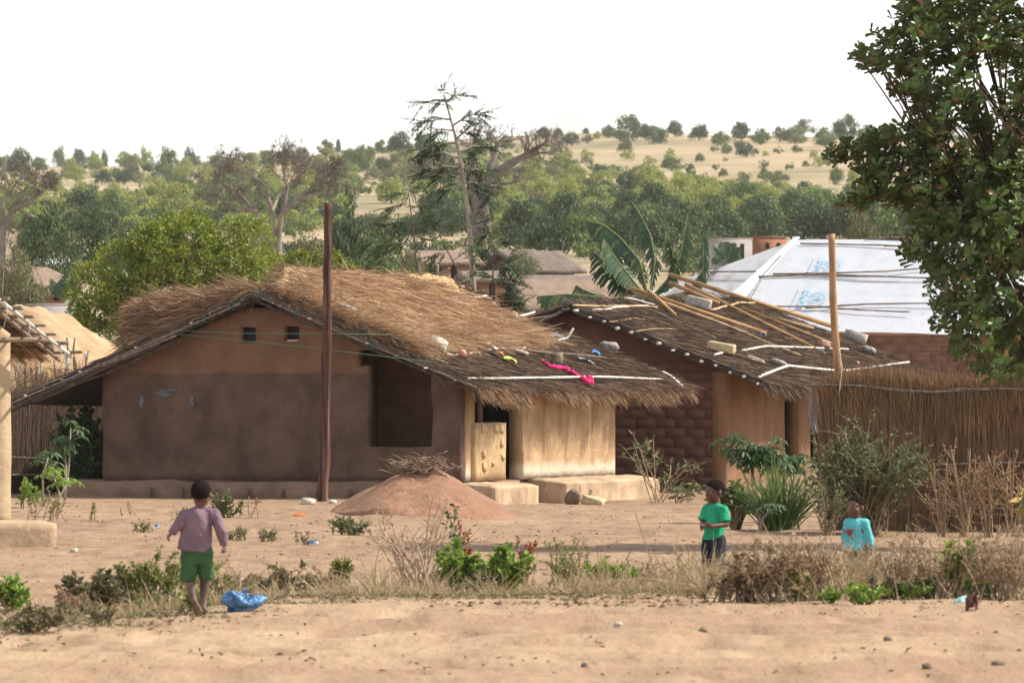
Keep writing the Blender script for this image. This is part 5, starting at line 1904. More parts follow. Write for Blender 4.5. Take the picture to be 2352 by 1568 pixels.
# timber planks and loose poles on the second hut
for (lb, a, b_, wd, hh, m_, l0, l1) in (
        ('longest sawn timber plank lying uppermost against the sheeting roof', (1537, 641), (1926, 762), .045, .09, TIMBER, .10, .08),
        ('sawn timber beam lying second from the sheeting roof', (1574, 664), (1872, 808), .045, .085, TIMBER, .10, .06),
        ('short sawn timber plank above the grey cement block', (1536, 666), (1652, 710), .045, .08, TIMBER, .16, .12),
        ('sawn timber plank starting at the hut ridge end', (1446, 672), (1760, 772), .045, .09, TIMBER, .10, .06),
        ('thin sawn timber batten lying beside the orange pole', (1703, 715), (1921, 799), .04, .07, TIMBER, .08, .05),
        ('short dark timber board right of the middle beams', (1767, 738), (1868, 765), .05, .08, BOARD_OLD, .10, .10),
        ('short crooked plank leaning across the ridge timbers', (1490, 688), (1551, 732), .05, .07, TIMBER, .18, .07)):
    p0, p1 = r2(*a, l0), r2(*b_, l1)
    c = (p0 + p1) / 2
    L_ = np.linalg.norm(p1 - p0)
    b = MB()
    b.box((0, 0, 0), (L_, wd, hh))
    me = b.mesh('timber_plank', m_)
    o = link('timber_plank', me, None, tuple(c))
    ex = Vector(p1 - p0).normalized()
    ey = Vector((0, 0, 1)).cross(ex).normalized()
    ez = ex.cross(ey)
    o.rotation_euler = Matrix((ex, ey, ez)).transposed().to_euler()
    tag(o, lb, 'plank', 'loose planks on the dark thatch')


def loose_stick(label, pts, r_, m_, roof, wob=.02, group='loose sticks on the thatch'):
    w_ = [roof(x, y) for x, y in pts]
    o = np.array(w_[0])
    s = stick('loose_stick', m_, None, [np.array(v) - o for v in w_], r_, wob)
    s.location = tuple(o)
    return tag(s, label, 'stick', group)


POLE_TAN = mat('peeled_pole', [(.34, .22, .11), (.48, .33, .18), (.56, .41, .25)], 5.0, bump=0.2)
loose_stick('long peeled round pole lying down the dark thatch', [(1514, 698), (1660, 750), (1745, 785), (1838, 823)], .035, POLE_TAN, r2)
loose_stick('straight tan pole along the hut ridge', [(1317, 708), (1420, 710), (1509, 712)], .025, POLE_TAN, r2)
loose_stick('white crooked stick below the straight tan pole', [(1361, 719), (1410, 712), (1489, 709)], .026, POLE_PALE, r2)
loose_stick('white stick left of the planks on the ridge', [(1435, 691), (1470, 698), (1503, 706)], .02, POLE_PALE, r2)
loose_stick('grey straight pole sloping to the tan block', [(1492, 717), (1570, 750), (1645, 783)], .018, POLE_GREY, r2)
loose_stick('white curved stick passing under the peeled pole end', [(1703, 812), (1760, 804), (1838, 805), (1948, 808)], .026, POLE_PALE, r2)
loose_stick('thick bent pale branch beside the grey cement block', [(1632, 718), (1662, 712), (1700, 704), (1735, 702)], .028, POLE_TAN, r2)
loose_stick('short white stick under the tan block', [(1640, 822), (1668, 817), (1690, 812)], .026, POLE_PALE, r2)
loose_stick('thin reddish twig across the dark thatch', [(1400, 745), (1440, 742), (1480, 740)], .008, POLE_TAN, r2)
loose_stick('thin reddish twig lower down the dark thatch', [(1460, 768), (1510, 764), (1555, 762)], .008, POLE_TAN, r2)
loose_stick('white stick on the main roof beside the pale stone', [(1026, 818), (1080, 812), (1130, 806), (1208, 803)], .018, POLE_PALE, r1)
loose_stick('grey stick continuing below the golden thatch', [(1208, 807), (1250, 812), (1300, 817), (1390, 826)], .016, POLE_GREY, r1)
loose_stick('dark charred stick beside the yellow plastic', [(1099, 806), (1150, 828), (1208, 857)], .024, POLE_DARK, r1)
loose_stick('short white crooked stick on the golden thatch tail', [(1229, 771), (1246, 778), (1259, 792)], .026, POLE_PALE, r1)
loose_stick('white upturned curved stick beside the blue plastic', [(1280, 783), (1303, 776), (1317, 754)], .028, POLE_PALE, lambda x, y: np.array(P(x, y, 108.7 + (x - 1280) * .004)), .0)
loose_stick('white flat stick at the far eave corner', [(1522, 860), (1545, 873), (1566, 892)], .04, POLE_PALE, r1, .0)
loose_stick('white stick joining the two roofs at the far verge', [(1175, 737), (1200, 729), (1228, 721)], .026, POLE_PALE, r1, .01)
loose_stick('short white slab of wood at the far verge below the slender tree', [(1084, 692), (1117, 684)], .03, POLE_PALE, r1, .0)
loose_stick('long thin reed lying across the golden thatch', [(960, 668), (1040, 690), (1130, 720)], .012, POLE_TAN, lambda x, y: r1(x, y, .28))


def crumple(name, label, pos, sx, sy, m_, seed, h=.06, rot=(0, 0, 0), cat='litter', group=None, n=12):
    u = np.linspace(-.5, .5, n)
    A_, B_ = np.meshgrid(u, u, indexing='ij')
    rr = np.sqrt(A_ ** 2 + B_ ** 2)
    dome = np.maximum(0, 1 - (rr / .62) ** 2)
    X = A_ * sx + .12 * sx * fbm(A_ * 6, B_ * 6, seed, 2)
    Y = B_ * sy + .12 * sy * fbm(A_ * 6, B_ * 6, seed + 9, 2)
    Z = h * dome ** .6 * (1 + .8 * fbm(A_ * 6 + 3, B_ * 6, seed + 4, 4)) + .35 * h * fbm(A_ * 14, B_ * 14, seed + 2, 3)
    V = np.stack([X, Y, Z], -1).reshape(-1, 3)
    i = np.arange(n * n).reshape(n, n)
    q = np.stack([i[:-1, :-1], i[1:, :-1], i[1:, 1:], i[:-1, 1:]], -1).reshape(-1, 4)
    o = link(name, mesh(name, np.concatenate([V, V - [0, 0, .006]]), [q, q[:, ::-1] + n * n], m_), None, tuple(pos), rot)
    return tag(o, label, cat, group)


PL = lambda nm, c: mat(nm, [tuple(v * .75 for v in c), c], 12.0, rough=.4, spec=.4)
crumple('plastic_scrap', 'crumpled yellow-green plastic lying on the dark thatch', r1(1170, 832, .03), .26, .16, PL('lime_plastic', (.55, .62, .08)), 1.0, .06, (0, .35, .3))
crumple('plastic_scrap', 'white and blue crumpled wrapper above the yellow plastic', r1(1120, 802, .03), .34, .2, PL('white_wrap', (.6, .63, .68)), 2.0, .08, (0, .35, .3))
crumple('plastic_scrap', 'blue plastic lid beside the upturned white stick', r1(1276, 776, .03), .2, .24, PL('blue_plastic', (.06, .2, .62)), 3.0, .06, (0, .35, .3))
crumple('plastic_scrap', 'small blue plastic bag scrap below the golden tail', r1(1367, 816, .03), .18, .14, PL('blue_plastic', (.06, .2, .62)), 4.0, .06, (0, .35, .3))
crumple('cloth_scrap', 'grey ragged cloth scrap right of the brown stone', r1(1345, 834, .03), .34, .2, PL('grey_rag', (.26, .25, .23)), 5.0, .05, (0, .35, .3))
crumple('cloth_scrap', 'small orange scrap beside the yellow plastic', r1(1150, 818, .03), .1, .1, PL('orange_scrap', (.6, .18, .05)), 6.0, .05, (0, .35, .3))
crumple('plastic_scrap', 'dark plastic scrap among the middle timbers', r2(1886, 813, .03), .16, .12, PL('teal_scrap', (.05, .18, .16)), 6.5, .05, (0, .3, .3))
crumple('plastic_scrap', 'black and white bag scrap between the timber beams', r2(1750, 776, .05), .18, .12, PL('dark_plastic', (.05, .06, .08)), 7.0, .07, (0, .3, .3))
o = link('rubber_ball', rock_mesh('rubber_ball', .15, .15, .14, 3.0, PL('salmon_rubber', (.62, .27, .19)), 2.0, .02, 16, 10), None, tuple(r1(1062, 823, .09)))
tag(o, 'small salmon-pink ball on the roof beside the pale stone', 'ball')
o = link('rubber_ball', rock_mesh('rubber_ball', .08, .08, .08, 5.0, PL('pink_rubber', (.6, .22, .2)), 2.0, .02, 16, 10), None, tuple(r2(1970, 840, .06)))
tag(o, 'tiny pink ball on the dark thatch near the orange pole', 'ball')
# the magenta cloth
b = MB()
t = np.linspace(0, 1, 40)
pc = np.array([r1(1246 + 108 * v, 834 + 47 * v + 4 * math.sin(v * 9), .05) for v in t])
o_ = pc[0].copy()
b.tube(pc - o_ + .012 * rng.normal(size=pc.shape), .035 * (1 + .45 * fbm(t * 12, t * 0, 1.0, 3)) * (0.8 + .7 * t), 8)
kn = r1(1354, 882, .05) - o_
for k in range(3):
    a = np.linspace(0, 2 * math.pi, 14)
    b.tube(kn + np.stack([.05 * np.cos(a + k), .04 * np.sin(a * 2 + k), .085 * np.sin(a)], 1), .034, 7)
o = b.put('twisted_cloth', mat('magenta_cloth', [(.36, .01, .06), (.56, .02, .13), (.66, .05, .2)], 14.0, bump=.6), None, smooth=True, loc=tuple(o_))
tag(o, 'twisted magenta cloth tied to the eave pole', 'cloth')

# ------------------------------------------------------------------ poles, wires
def post(name, label, m_, bottom, top, Y, r0, r1_, wob, seed, knots=()):
    a, c = np.array(P(bottom[0], bottom[1], Y)), np.array(P(top[0], top[1], Y))
    a[2] = min(a[2], Gz(a[0], a[1])) - .3
    g = np.random.default_rng(seed)
    n = 40
    t = np.linspace(0, 1, n)
    pts = (c - a)[None] * t[:, None]
    pts[:, 0] += wob * fbm(t * 4 + seed, t * 0, 1.0, 3)
    r_ = (r0 + (r1_ - r0) * t) * (1 + .08 * fbm(t * 9, t * 0 + seed, 2.0, 3))
    for kt, ka in knots:
        r_ += ka * np.exp(-((t - kt) / .012) ** 2)
    b = MB()
    b.tube(pts, r_, 14)
    o = b.put(name, m_, None, smooth=True, loc=tuple(a))
    return tag(o, label, 'pole')


post('wooden_pole', 'tall dark red-brown wooden pole before the main house', mat('dark_red_wood', [(.014, .007, .006), (.06, .022, .014), (.13, .055, .036)], 2.2, rough=.7, bump=.6, bscale=5, stretch=(7, 7, .5), streak=((.3, .2, .15), .35, (16, 16, .9))), (740, 1157), (753, 467), 97.5, .098, .066, .10, 3)
post('wooden_pole', 'bare orange-brown pole standing in the grass fence', mat('orange_wood', [(.26, .135, .065), (.37, .21, .105), (.46, .29, .16)], 2.5, rough=.65, bump=.4, stretch=(4, 4, .7), streak=((.24, .12, .06), .5, (9, 9, 1.6))), (1945, 1180), (1911, 537), 82.6, .066, .05, .05, 5, ((.52, .012), (.80, .01)))
stick('fork', POLE_PALE, None, [(0, 0, 0), (0.04, 0, .35), (0.0, 0, .62)], .009)
o = bpy.data.objects['fork']
o.name = 'forked_stick'
o.location = tuple(P(1928, 900, 82.3))
tag(o, 'thin pale stick standing beside the orange-brown pole', 'stick')
post('wooden_pole', 'thin grey stake behind the golden thatch ridge', POLE_GREY, (1004, 700), (1003, 606), 113, .035, .03, .02, 7)
WIREM = mat('green_line', [(.05, .12, .06), (.08, .17, .09)], 9.0)
for lb, pts in (('thin green line running from the gable to the dark pole', [(395, 758, 99.9), (560, 766, 99.0), (748, 766, 97.8), (900, 768, 99.4)]), ('thin green line sloping across the gable to the right verge', [(410, 768, 99.9), (600, 786, 99.5), (748, 803, 99.2), (985, 830, 99.3)])):
    w_ = np.array([tuple(P(*p)) for p in pts])
    b = MB()
    b.tube(w_ - w_[0], .006, 5)
    tag(b.put('washing_line', WIREM, None, loc=tuple(w_[0])), lb, 'line')

# ------------------------------------------------------------------ earth heaps
def heap(name, label, cpx, Y, rx, ry, h, m_, seed, kind=None, skew=0.0, cat='heap', pw=1.15, rough=.03):
    c = on(cpx, Y)
    n = 60
    a = np.linspace(0, 2 * math.pi, n, endpoint=False)
    r = np.linspace(0, 1.12, 22)
    A_, R_ = np.meshgrid(a, r, indexing='ij')
    X = R_ * rx * np.cos(A_) * (1 + .08 * fbm(np.cos(A_) * 2, np.sin(A_) * 2, seed, 2)) + skew * (1 - R_)
    Yy = R_ * ry * np.sin(A_)
    prof = np.maximum(0, 1 - (R_ * (1 + .1 * fbm(np.cos(A_) * 1.6, np.sin(A_) * 1.6, seed + 2, 3))) ** pw) ** 1.12
    Z = h * prof + rough * h * fbm(X * 1.6, Yy * 1.6, seed, 5) * (R_ < 1) * sstep(1.0, .85, R_) + np.where(R_ > 1, -.2, 0)
    gz = G(c.x + X, c.y + Yy) - c.z
    V = np.stack([X, Yy, Z + gz], -1).reshape(-1, 3)
    i = np.arange(V.shape[0]).reshape(n, len(r))
    j = np.roll(i, -1, axis=0)
    q = np.stack([i[:, :-1], i[:, 1:], j[:, 1:], j[:, :-1]], -1).reshape(-1, 4)
    o = link(name, mesh(name, V, [q], m_, True), None, tuple(c))
    tag(o, label, cat, kind=kind)
    return o


SOIL = mat('red_soil', [(.17, .085, .05), (.255, .135, .08), (.31, .175, .108)], 7.0, bump=1.0, bscale=22, big=(.18, .10, .06), bigscale=1.2)
heap('soil_heap', 'conical heap of red-brown soil in front of the main house', 972, 89.0, 1.5, 2.3, .82, SOIL, 4.0, skew=.05, rough=.12)
heap('sand_heap', 'pale earth bank behind the left hut and main house', 95, 136, 3.2, 5, 2.35, mat('bank_earth', [(.30, .18, .1), (.4, .26, .15), (.45, .31, .19)], 2.5, bump=.8, bscale=9, big=(.22, .16, .08), bigscale=.9, bigamt=.5), 6.0, pw=2.0, skew=-.7, rough=.13)
tp = thing('twig_pile', 'small pile of dead twigs on top of the soil heap', 'twigs', tuple(np.array(on(968, 88.6)) + [0, 0, .70]))
TWD = mat('dead_twig', None, island=[(.12, .075, .05), (.26, .18, .12), (.18, .12, .08), (.36, .27, .19)], rough=.9)
for k in range(46):
    a = rng.uniform(0, 6.28)
    L_ = rng.uniform(.25, .75)
    c = np.array([rng.normal(0, .16), rng.normal(0, .14), abs(rng.normal(.0, .07))])
    d = np.array([math.cos(a), math.sin(a) * .6, rng.normal(.05, .18)]) * L_ / 2
    s_ = stick('twig', TWD, tp, [c - d, c + rng.normal(0, .05, 3), c + d], rng.uniform(.006, .014), .04, 5, 4)
n = 500
p = np.stack([rng.normal(0, .22, n), rng.normal(0, .2, n), np.abs(rng.normal(0, .06, n))], 1)
V, FS = straws(p, rng.normal(size=(n, 3)) * [1, 1, .5], rng.uniform(.08, .25, n), .009, bend=.3, seg=2)
tag(link('twig_litter', mesh('twig_litter', V, FS, TWD), tp), kind='stuff')

# ------------------------------------------------------------------ reed fences
REED = mat('fence_reed', [(.55, .5, .46), (1.0, .97, .95), (.75, .7, .66), (1.25, 1.2, 1.15)], 1.8,  island=[(0.138, 0.075, 0.043), (0.300, 0.181, 0.103), (0.225, 0.131, 0.075), (0.413, 0.275, 0.163), (0.163, 0.094, 0.054)], rough=.85, trans=.1)
REED_TOP = mat('fence_reed_top', None, island=[(.2, .12, .055), (.36, .23, .11), (.28, .17, .08), (.44, .30, .16)], rough=.85, trans=.15)
REEDBED = mat('reed_bed', [(.05, .028, .018), (.1, .058, .036)], 12.0, stretch=(6, 6, .4), bump=.8)


def reed_fence(label, px0, Y0, px1, Y1, h, n, ntop, rails, m_, mt, seed, railm):
    g = np.random.default_rng(seed)
    a, c = np.array(on(px0, Y0)), np.array(on(px1, Y1))
    t = thing('reed_fence', label, 'fence', tuple(a))
    d = c - a
    L_ = np.linalg.norm(d[:2])
    u = d / L_
    nrm = np.array([-u[1], u[0], 0])
    b = MB()
    m = 30
    f = np.linspace(0, L_, m)
    V = []
    for zz in (-.1, h * .9):
        V.append(u[None] * f[:, None] + nrm * .05 + np.array([0, 0, 1]) * (zz + (.05 * fbm(f * 2, f * 0, seed, 2) if zz > 0 else 0 * f))[:, None])
    i = np.arange(m - 1)
    q = np.stack([i, i + 1, i + 1 + m, i + m], 1)
    VV = np.concatenate(V + [v + nrm * .02 for v in V])
    b.add(VV, [q, q[:, ::-1] + 2 * m])
    b.put('reed_mat', REEDBED, t)
    s = g.uniform(0, L_, n)
    lean = .09 * fbm(s * 2.2, s * 0, seed + 1, 3) + g.normal(0, .05, n)
    p = u[None] * s[:, None] + nrm[None] * g.normal(0, .035, n)[:, None]
    p[:, 2] = g.uniform(-.05, .25, n) * (g.random(n) < .5)
    dd = np.stack([u[0] * lean * 1.6, u[1] * lean * 1.6 + g.normal(0, .015, n), np.ones(n)], 1)
    side = np.repeat(u[None], n, 0)
    V, FS = straws(p, dd, h * (g.uniform(.82, 1.04, n) + .06 * fbm(s * 1.8, s * 0, seed + 3, 3)), g.uniform(.009, .02, n), bend=.03, seg=3, side=side)
    tag(link('reeds', mesh('reeds', V, FS, m_), t), kind='stuff')
    s = g.uniform(0, L_, ntop)
    p = u[None] * s[:, None] + nrm[None] * g.normal(0, .05, ntop)[:, None]
    p[:, 2] = h * (g.uniform(.72, .95, ntop) + .06 * fbm(s * 1.8, s * 0, seed + 3, 3))
    dd = np.stack([u[0] * g.normal(0, .28, ntop), u[1] * 0 + g.normal(-.05, .12, ntop), np.ones(ntop)], 1)
    V, FS = straws(p, dd, h * g.uniform(.07, .2, ntop), g.uniform(.008, .016, ntop), bend=.12, seg=2)
    tag(link('reed_tops', mesh('reed_tops', V, FS, mt), t), kind='stuff')
    for pts, r_ in rails:
        q = [np.array(P(x, y, Y0 + (Y1 - Y0) * (x - px0) / (px1 - px0) - .13)) - a for x, y in pts]
        stick('rail', railm, t, q, r_, .012, 6, 8)
    return t


reed_fence('tall brown reed fence right of the orange-brown pole', 1912, 82.6, 2460, 80.5, 2.06, 15000, 6500, [([(1850, 883), (1960, 886), (2040, 893)], .016), ([(1975, 886), (2100, 898), (2220, 898)], .022), ([(2190, 895), (2300, 893), (2440, 893)], .02), ([(2140, 1066), (2250, 1062), (2440, 1063)], .018), ([(2130, 1168), (2440, 1170)], .018)], REED, REED_TOP, 5, POLE_GREY)
reed_fence('shaded dark reed fence between the left hut and the main house', -60, 104.5, 236, 107.5, 1.85, 6000, 900, [([(-30, 1052), (60, 1052), (150, 1052)], .022), ([(0, 1092), (80, 1092), (152, 1095)], .024)], mat('shade_dark_reed', None, island=[(.05, .03, .02), (.11, .068, .045), (.08, .048, .032), (.15, .10, .066)], rough=.9), STRAW_OLD, 9, POLE_GREY)  # the shade on this fence is put into its darker reed colours
n = 900
g9 = np.random.default_rng(4)
tw_ = thing('brushwood_screen', 'pale brushwood screen behind the left hut eave', 'fence', tuple(on(90, 112)))
for k in range(16):
    a = np.array(P(40 + 11 * k + g9.normal(0, 6), 905, 112)) - np.array(tw_.location)
    c = a + np.array([g9.normal(0, .25), 0, g9.uniform(.6, 1.15)])
    a[2] = -.05
    stick('branch', POLE_GREY if k % 3 else POLE_PALE, tw_, [a, (a + c) / 2, c], .025, .05)
V, FS = straws(np.stack([g9.uniform(-.5, 1.2, n), g9.normal(0, .1, n), g9.uniform(1.6, 2.4, n)], 1), np.stack([g9.normal(0, .5, n), g9.normal(0, .2, n), g9.normal(-.5, .5, n)], 1), g9.uniform(.2, .6, n), .014, bend=.2, seg=2)
tag(link('brushwood', mesh('brushwood', V, FS, STRAW_MID), tw_), kind='stuff')

# the plastic hanging in the doorway of the second hut
b = MB()
t_ = np.linspace(0, 1, 24)
u_ = np.linspace(0, 1, 7)
pa = np.array(P(1852, 886, 115.2))
V = []
for v in t_:
    for w_ in u_:
        wd_ = .22 - .03 * math.sin(v * 9) - .05 * v
        V.append((w_ * wd_ + .10 * v + .03 * math.sin(v * 7), -.10 * math.sin(w_ * 9 + v * 3) * .5, -v * .95))
i = np.arange(24 * 7).reshape(24, 7)
q = np.stack([i[:-1, :-1], i[:-1, 1:], i[1:, 1:], i[1:, :-1]], -1).reshape(-1, 4)
V = np.array(V)
o = link('hanging_plastic', mesh('hanging_plastic', np.concatenate([V, V + [0, .006, 0]]), [q, q[:, ::-1] + len(V)], mat('grey_plastic', [(.16, .18, .2), (.3, .33, .36)], 6.0, rough=.3, spec=.6), True), None, tuple(pa))
tag(o, 'twisted grey plastic sheet hanging in the hut doorway', 'plastic sheet')

# ------------------------------------------------------------------ plants
GRN = mat('weed_green', None, island=[(0.108, 0.180, 0.024), (0.216, 0.336, 0.042), (0.156, 0.252, 0.034), (0.300, 0.408, 0.072)], rough=.5, trans=.35, spec=.3)
DUST = mat('weed_dusty', None, island=[(0.088, 0.081, 0.037), (0.175, 0.163, 0.075), (0.125, 0.112, 0.062), (0.225, 0.175, 0.100), (0.150, 0.175, 0.075)], rough=.8, trans=.25)
HERB = mat('weed_herb', None, island=[(.14, .16, .04), (.25, .27, .07), (.2, .2, .06), (.3, .28, .1)], rough=.6, trans=.35)
BROWNL = mat('weed_brown', None, island=[(0.190, 0.112, 0.065), (0.347, 0.235, 0.140), (0.269, 0.174, 0.101), (0.426, 0.314, 0.196), (0.168, 0.140, 0.067)], rough=.85, trans=.25)
REDL = mat('weed_red', None, island=[(.25, .05, .02), (.42, .10, .04), (.34, .075, .03)], rough=.6, trans=.35)
DEEP = mat('leaf_deep', None, island=[(.03, .07, .022), (.06, .12, .035), (.045, .09, .028), (.09, .15, .05)], rough=.5, trans=.3, spec=.3)
GREYL = mat('leaf_greygreen', None, island=[(.065, .09, .036), (.135, .17, .07), (.10, .125, .052), (.21, .235, .105), (.22, .17, .085)], rough=.6, trans=.3)
STEM = mat('weed_stem', None, island=[(0.230, 0.161, 0.098), (0.380, 0.287, 0.184), (0.310, 0.218, 0.138)], rough=.9)
STEMG = mat('weed_stem_green', None, island=[(.12, .13, .05), (.2, .19, .08)], rough=.8)
DRYG = mat('dry_grass', None, island=[(.24, .165, .085), (.42, .32, .18), (.33, .24, .13), (.5, .4, .25), (.2, .14, .085)], rough=.85, trans=.25)


def shrub(name, label, px, row, w_px, h_px, leafm, stemm, nst, nl, leaf, seed, lw=.5, spread=1.0, cat='plant', group=None, Y=None, twigs=0, up=.35, tip=.5, stem_r=.008, bare=.15, flop=0.0, root=None):
    """A plant rooted at picture (px,row): stems that fan out to w_px by h_px, side twigs and leaves."""
    g = np.random.default_rng(seed)
    if Y is None:
        ys = np.linspace(36, 112, 300)
        rr = HZ - (G(PX(px, ys), ys) - ZC) * F / ys
        Y = float(np.interp(-row, -np.maximum.accumulate(rr[::-1])[::-1], ys))
    base = on(px, Y)
    k = Y / F
    w_, h_ = w_px * k, h_px * k
    t = thing(name, label, cat, base, 0, group)
    root_w = .22 if name in ('dry_weed', 'dry_bush', 'small_weed', 'weed', 'herb') else .06
    b = MB()
    P_, D_ = [], []
    for s in range(nst):
        a = g.uniform(0, 6.28)
        rr = math.sqrt(g.random()) * spread
        tipp = np.array([rr * math.cos(a) * w_ / 2, rr * math.sin(a) * w_ / 2.6, h_ * (g.uniform(.55, 1.0) * (1 - .35 * rr * rr)) + .01])
        rw = root_w if root is None else root
        root_p = np.array([g.normal(0, rw * w_) + .45 * (tipp[0] if rw > .1 else 0), g.normal(0, rw * .8 * w_), -.03])
        mid = (root_p + tipp) / 2 + np.array([0, 0, .12 * h_]) + g.normal(0, .05 * w_, 3)
        q = [(1 - f) ** 2 * root_p + 2 * f * (1 - f) * mid + f * f * tipp for f in np.linspace(0, 1, 6)]
        b.tube(q, np.linspace(stem_r, stem_r * .45, 6), 4, cap=False)
        segs = [(root_p, mid, tipp)]
        for j in range(twigs):
            f = g.uniform(.3, .95)
            p0 = (1 - f) ** 2 * root_p + 2 * f * (1 - f) * mid + f * f * tipp
            dd = unit(tipp - root_p + g.normal(0, .7, 3) * np.linalg.norm(tipp - root_p)) * h_ * g.uniform(.12, .35)
            dd[2] = abs(dd[2]) * .8
            p1 = p0 + dd
            b.tube([p0, (p0 + p1) / 2 + g.normal(0, .01, 3), p1], [stem_r * .5, stem_r * .4, stem_r * .25], 3, cap=False)
            segs.append((p0, (p0 + p1) / 2, p1))
        for j in range(nl):
            r0, m0, t0 = segs[g.integers(0, len(segs))]
            f = g.uniform(bare, 1.02)
            p = (1 - f) ** 2 * r0 + 2 * f * (1 - f) * m0 + f * f * t0
            if p[2] < .01:
                continue
            P_.append(p)
            dv = unit(t0 - r0) * .3 + g.normal(0, .6, 3)
            dv[2] = dv[2] * .5 + up - flop
            D_.append(dv)
    b.put('stems', stemm, t)
    if P_:
        n = len(P_)
        V, FS = leaves(np.array(P_), np.array(D_), np.array([0, -.25, 1.0]) + g.normal(0, .55, (n, 3)), leaf * g.uniform(.6, 1.25, n), leaf * lw * g.uniform(.8, 1.2, n), tip=tip)
        link('leaves', mesh('leaves', V, FS, leafm), t)
    return t


def tuft(name, label, px, row, w_px, h_px, m_, n, seed, wd=.006, Y=None, cat='grass', group=None, sag=.35):
    g = np.random.default_rng(seed)
    if Y is None:
        ys = np.linspace(36, 112, 300)
        rr = HZ - (G(PX(px, ys), ys) - ZC) * F / ys
        Y = float(np.interp(-row, -np.maximum.accumulate(rr[::-1])[::-1], ys))
    base = on(px, Y)
    k = Y / F
    p = g.normal(0, .10 * w_px * k, (n, 3)) * [1, 1, 0]
    d = np.stack([g.normal(0, .5 * w_px / h_px, n), g.normal(0, .4 * w_px / h_px, n), np.ones(n)], 1)
    V, FS = straws(p, d, h_px * k * g.uniform(.5, 1.1, n), wd * g.uniform(.7, 1.4, n), bend=.12, seg=4, sag=sag * .5)
    o = link(name, mesh(name, V, FS, m_), None, base)
    return tag(o, label, cat, group)


# verge, from the left
shrub('weed', 'bright green leafy weed at the left edge of the verge', 20, 1402, 110, 82, GRN, STEMG, 16, 26, .07, 1, .6)
shrub('fallen_branch', 'uprooted dusty branch lying on the sand at the left', 75, 1452, 170, 60, DUST, STEM, 16, 26, .06, 2, .55, flop=.2)
shrub('fallen_branch', 'long dusty branch with dull leaves lying beside the running child', 190, 1425, 190, 48, DUST, STEM, 14, 22, .06, 42, .55, flop=.3)
shrub('weed', 'dusty brown-green leafy weed left of the green bush', 215, 1400, 160, 95, DUST, STEM, 24, 34, .075, 3, .65)
shrub('weed', 'dusty dull weed beside the bright green bush', 290, 1392, 110, 90, DUST, STEM, 16, 30, .07, 4, .6)
shrub('weed', 'bright yellow-green bush just left of the running child', 365, 1392, 150, 135, HERB, STEMG, 26, 46, .045, 5, .6, twigs=3)
shrub('weed', 'straggly green and dry weed behind the running child', 468, 1390, 140, 105, HERB, STEM, 20, 22, .05, 6, .5, twigs=3)
shrub('dry_weed', 'leafless dry weed right of the running child', 510, 1385, 120, 100, BROWNL, STEM, 20, 5, .04, 7, .4, twigs=3)
shrub('weed', 'dusty leafy weed right of the blue bag', 655, 1378, 140, 100, DUST, STEM, 18, 26, .06, 8, .55, twigs=2)
shrub('weed', 'small dry-leaved weed further right of the blue bag', 735, 1372, 110, 75, BROWNL, STEM, 16, 18, .045, 9, .5, twigs=2)
shrub('dry_shrub', 'large bare branching dry shrub before the soil heap', 965, 1358, 300, 235, BROWNL, mat('pale_twig', None, island=[(.3, .21, .14), (.44, .33, .23)], rough=.9), 22, 4, .045, 10, .5, twigs=6, spread=.95, stem_r=.010)
shrub('weed', 'leafy twig rising from the dry shrub towards the bench', 1000, 1345, 130, 235, DEEP, STEM, 4, 9, .075, 11, .6, spread=1.0, bare=.7)
shrub('green_shrub', 'bright green leafy shrub with serrated look below the red sprigs', 1045, 1358, 120, 120, GRN, STEMG, 26, 34, .065, 12, .65)
shrub('red_weed', 'red-leaved sprig above the bright green shrubs', 1062, 1345, 80, 150, REDL, STEM, 6, 30, .045, 13, .5, bare=.72, spread=.6)
shrub('green_shrub', 'bright green broad-leaved shrub in the middle of the verge', 1160, 1362, 150, 115, GRN, STEMG, 32, 36, .07, 14, .65)
shrub('red_weed', 'small red-leaved sprig above the middle green shrub', 1205, 1350, 80, 130, REDL, STEM, 5, 26, .04, 15, .5, bare=.75, spread=.7)
shrub('herb', 'fine yellow-green herb with narrow pods right of the green shrubs', 1295, 1358, 110, 140, HERB, STEMG, 9, 24, .045, 16, .4, twigs=3)
shrub('herb', 'fine pale herb with hanging seed leaves left of the middle gap', 1335, 1352, 60, 150, HERB, STEM, 4, 26, .045, 17, .3, bare=.5, flop=.6)
shrub('green_shrub', 'low bright green shrub left of the dry grass', 1405, 1360, 130, 75, GRN, STEMG, 18, 22, .075, 18, .65)
shrub('dry_weed', 'dry thin stalks beside the low green shrub', 1460, 1355, 120, 90, BROWNL, STEM, 18, 8, .04, 19, .4, twigs=3)
shrub('dry_bush', 'large tangled brown-leaved bush between the two standing children', 1790, 1380, 260, 150, BROWNL, STEM, 46, 26, .05, 20, .6, twigs=5)
shrub('dry_bush', 'smaller brown-leaved bush before the green-shirted child', 1705, 1382, 130, 85, BROWNL, STEM, 26, 22, .055, 21, .6, twigs=3)
shrub('dry_bush', 'dry leafy bush left of the aqua-shirted child', 1875, 1378, 170, 150, BROWNL, STEM, 26, 16, .05, 22, .5, twigs=3)
shrub('dry_weed', 'dry twiggy weed half hiding the aqua-shirted child', 1962, 1382, 150, 150, BROWNL, STEM, 34, 12, .04, 23, .45, twigs=4)
shrub('green_weed', 'low green weed at the road edge below the aqua-shirted child', 1980, 1389, 140, 50, GRN, STEMG, 16, 18, .05, 24, .6)
shrub('green_weed', 'low green weed at the road edge right of the brown bush', 2085, 1384, 120, 55, GRN, STEMG, 12, 16, .05, 25, .6)
shrub('green_weed', 'tiny green weed under the brown bush', 1905, 1386, 60, 34, GRN, STEMG, 10, 14, .05, 26, .6)
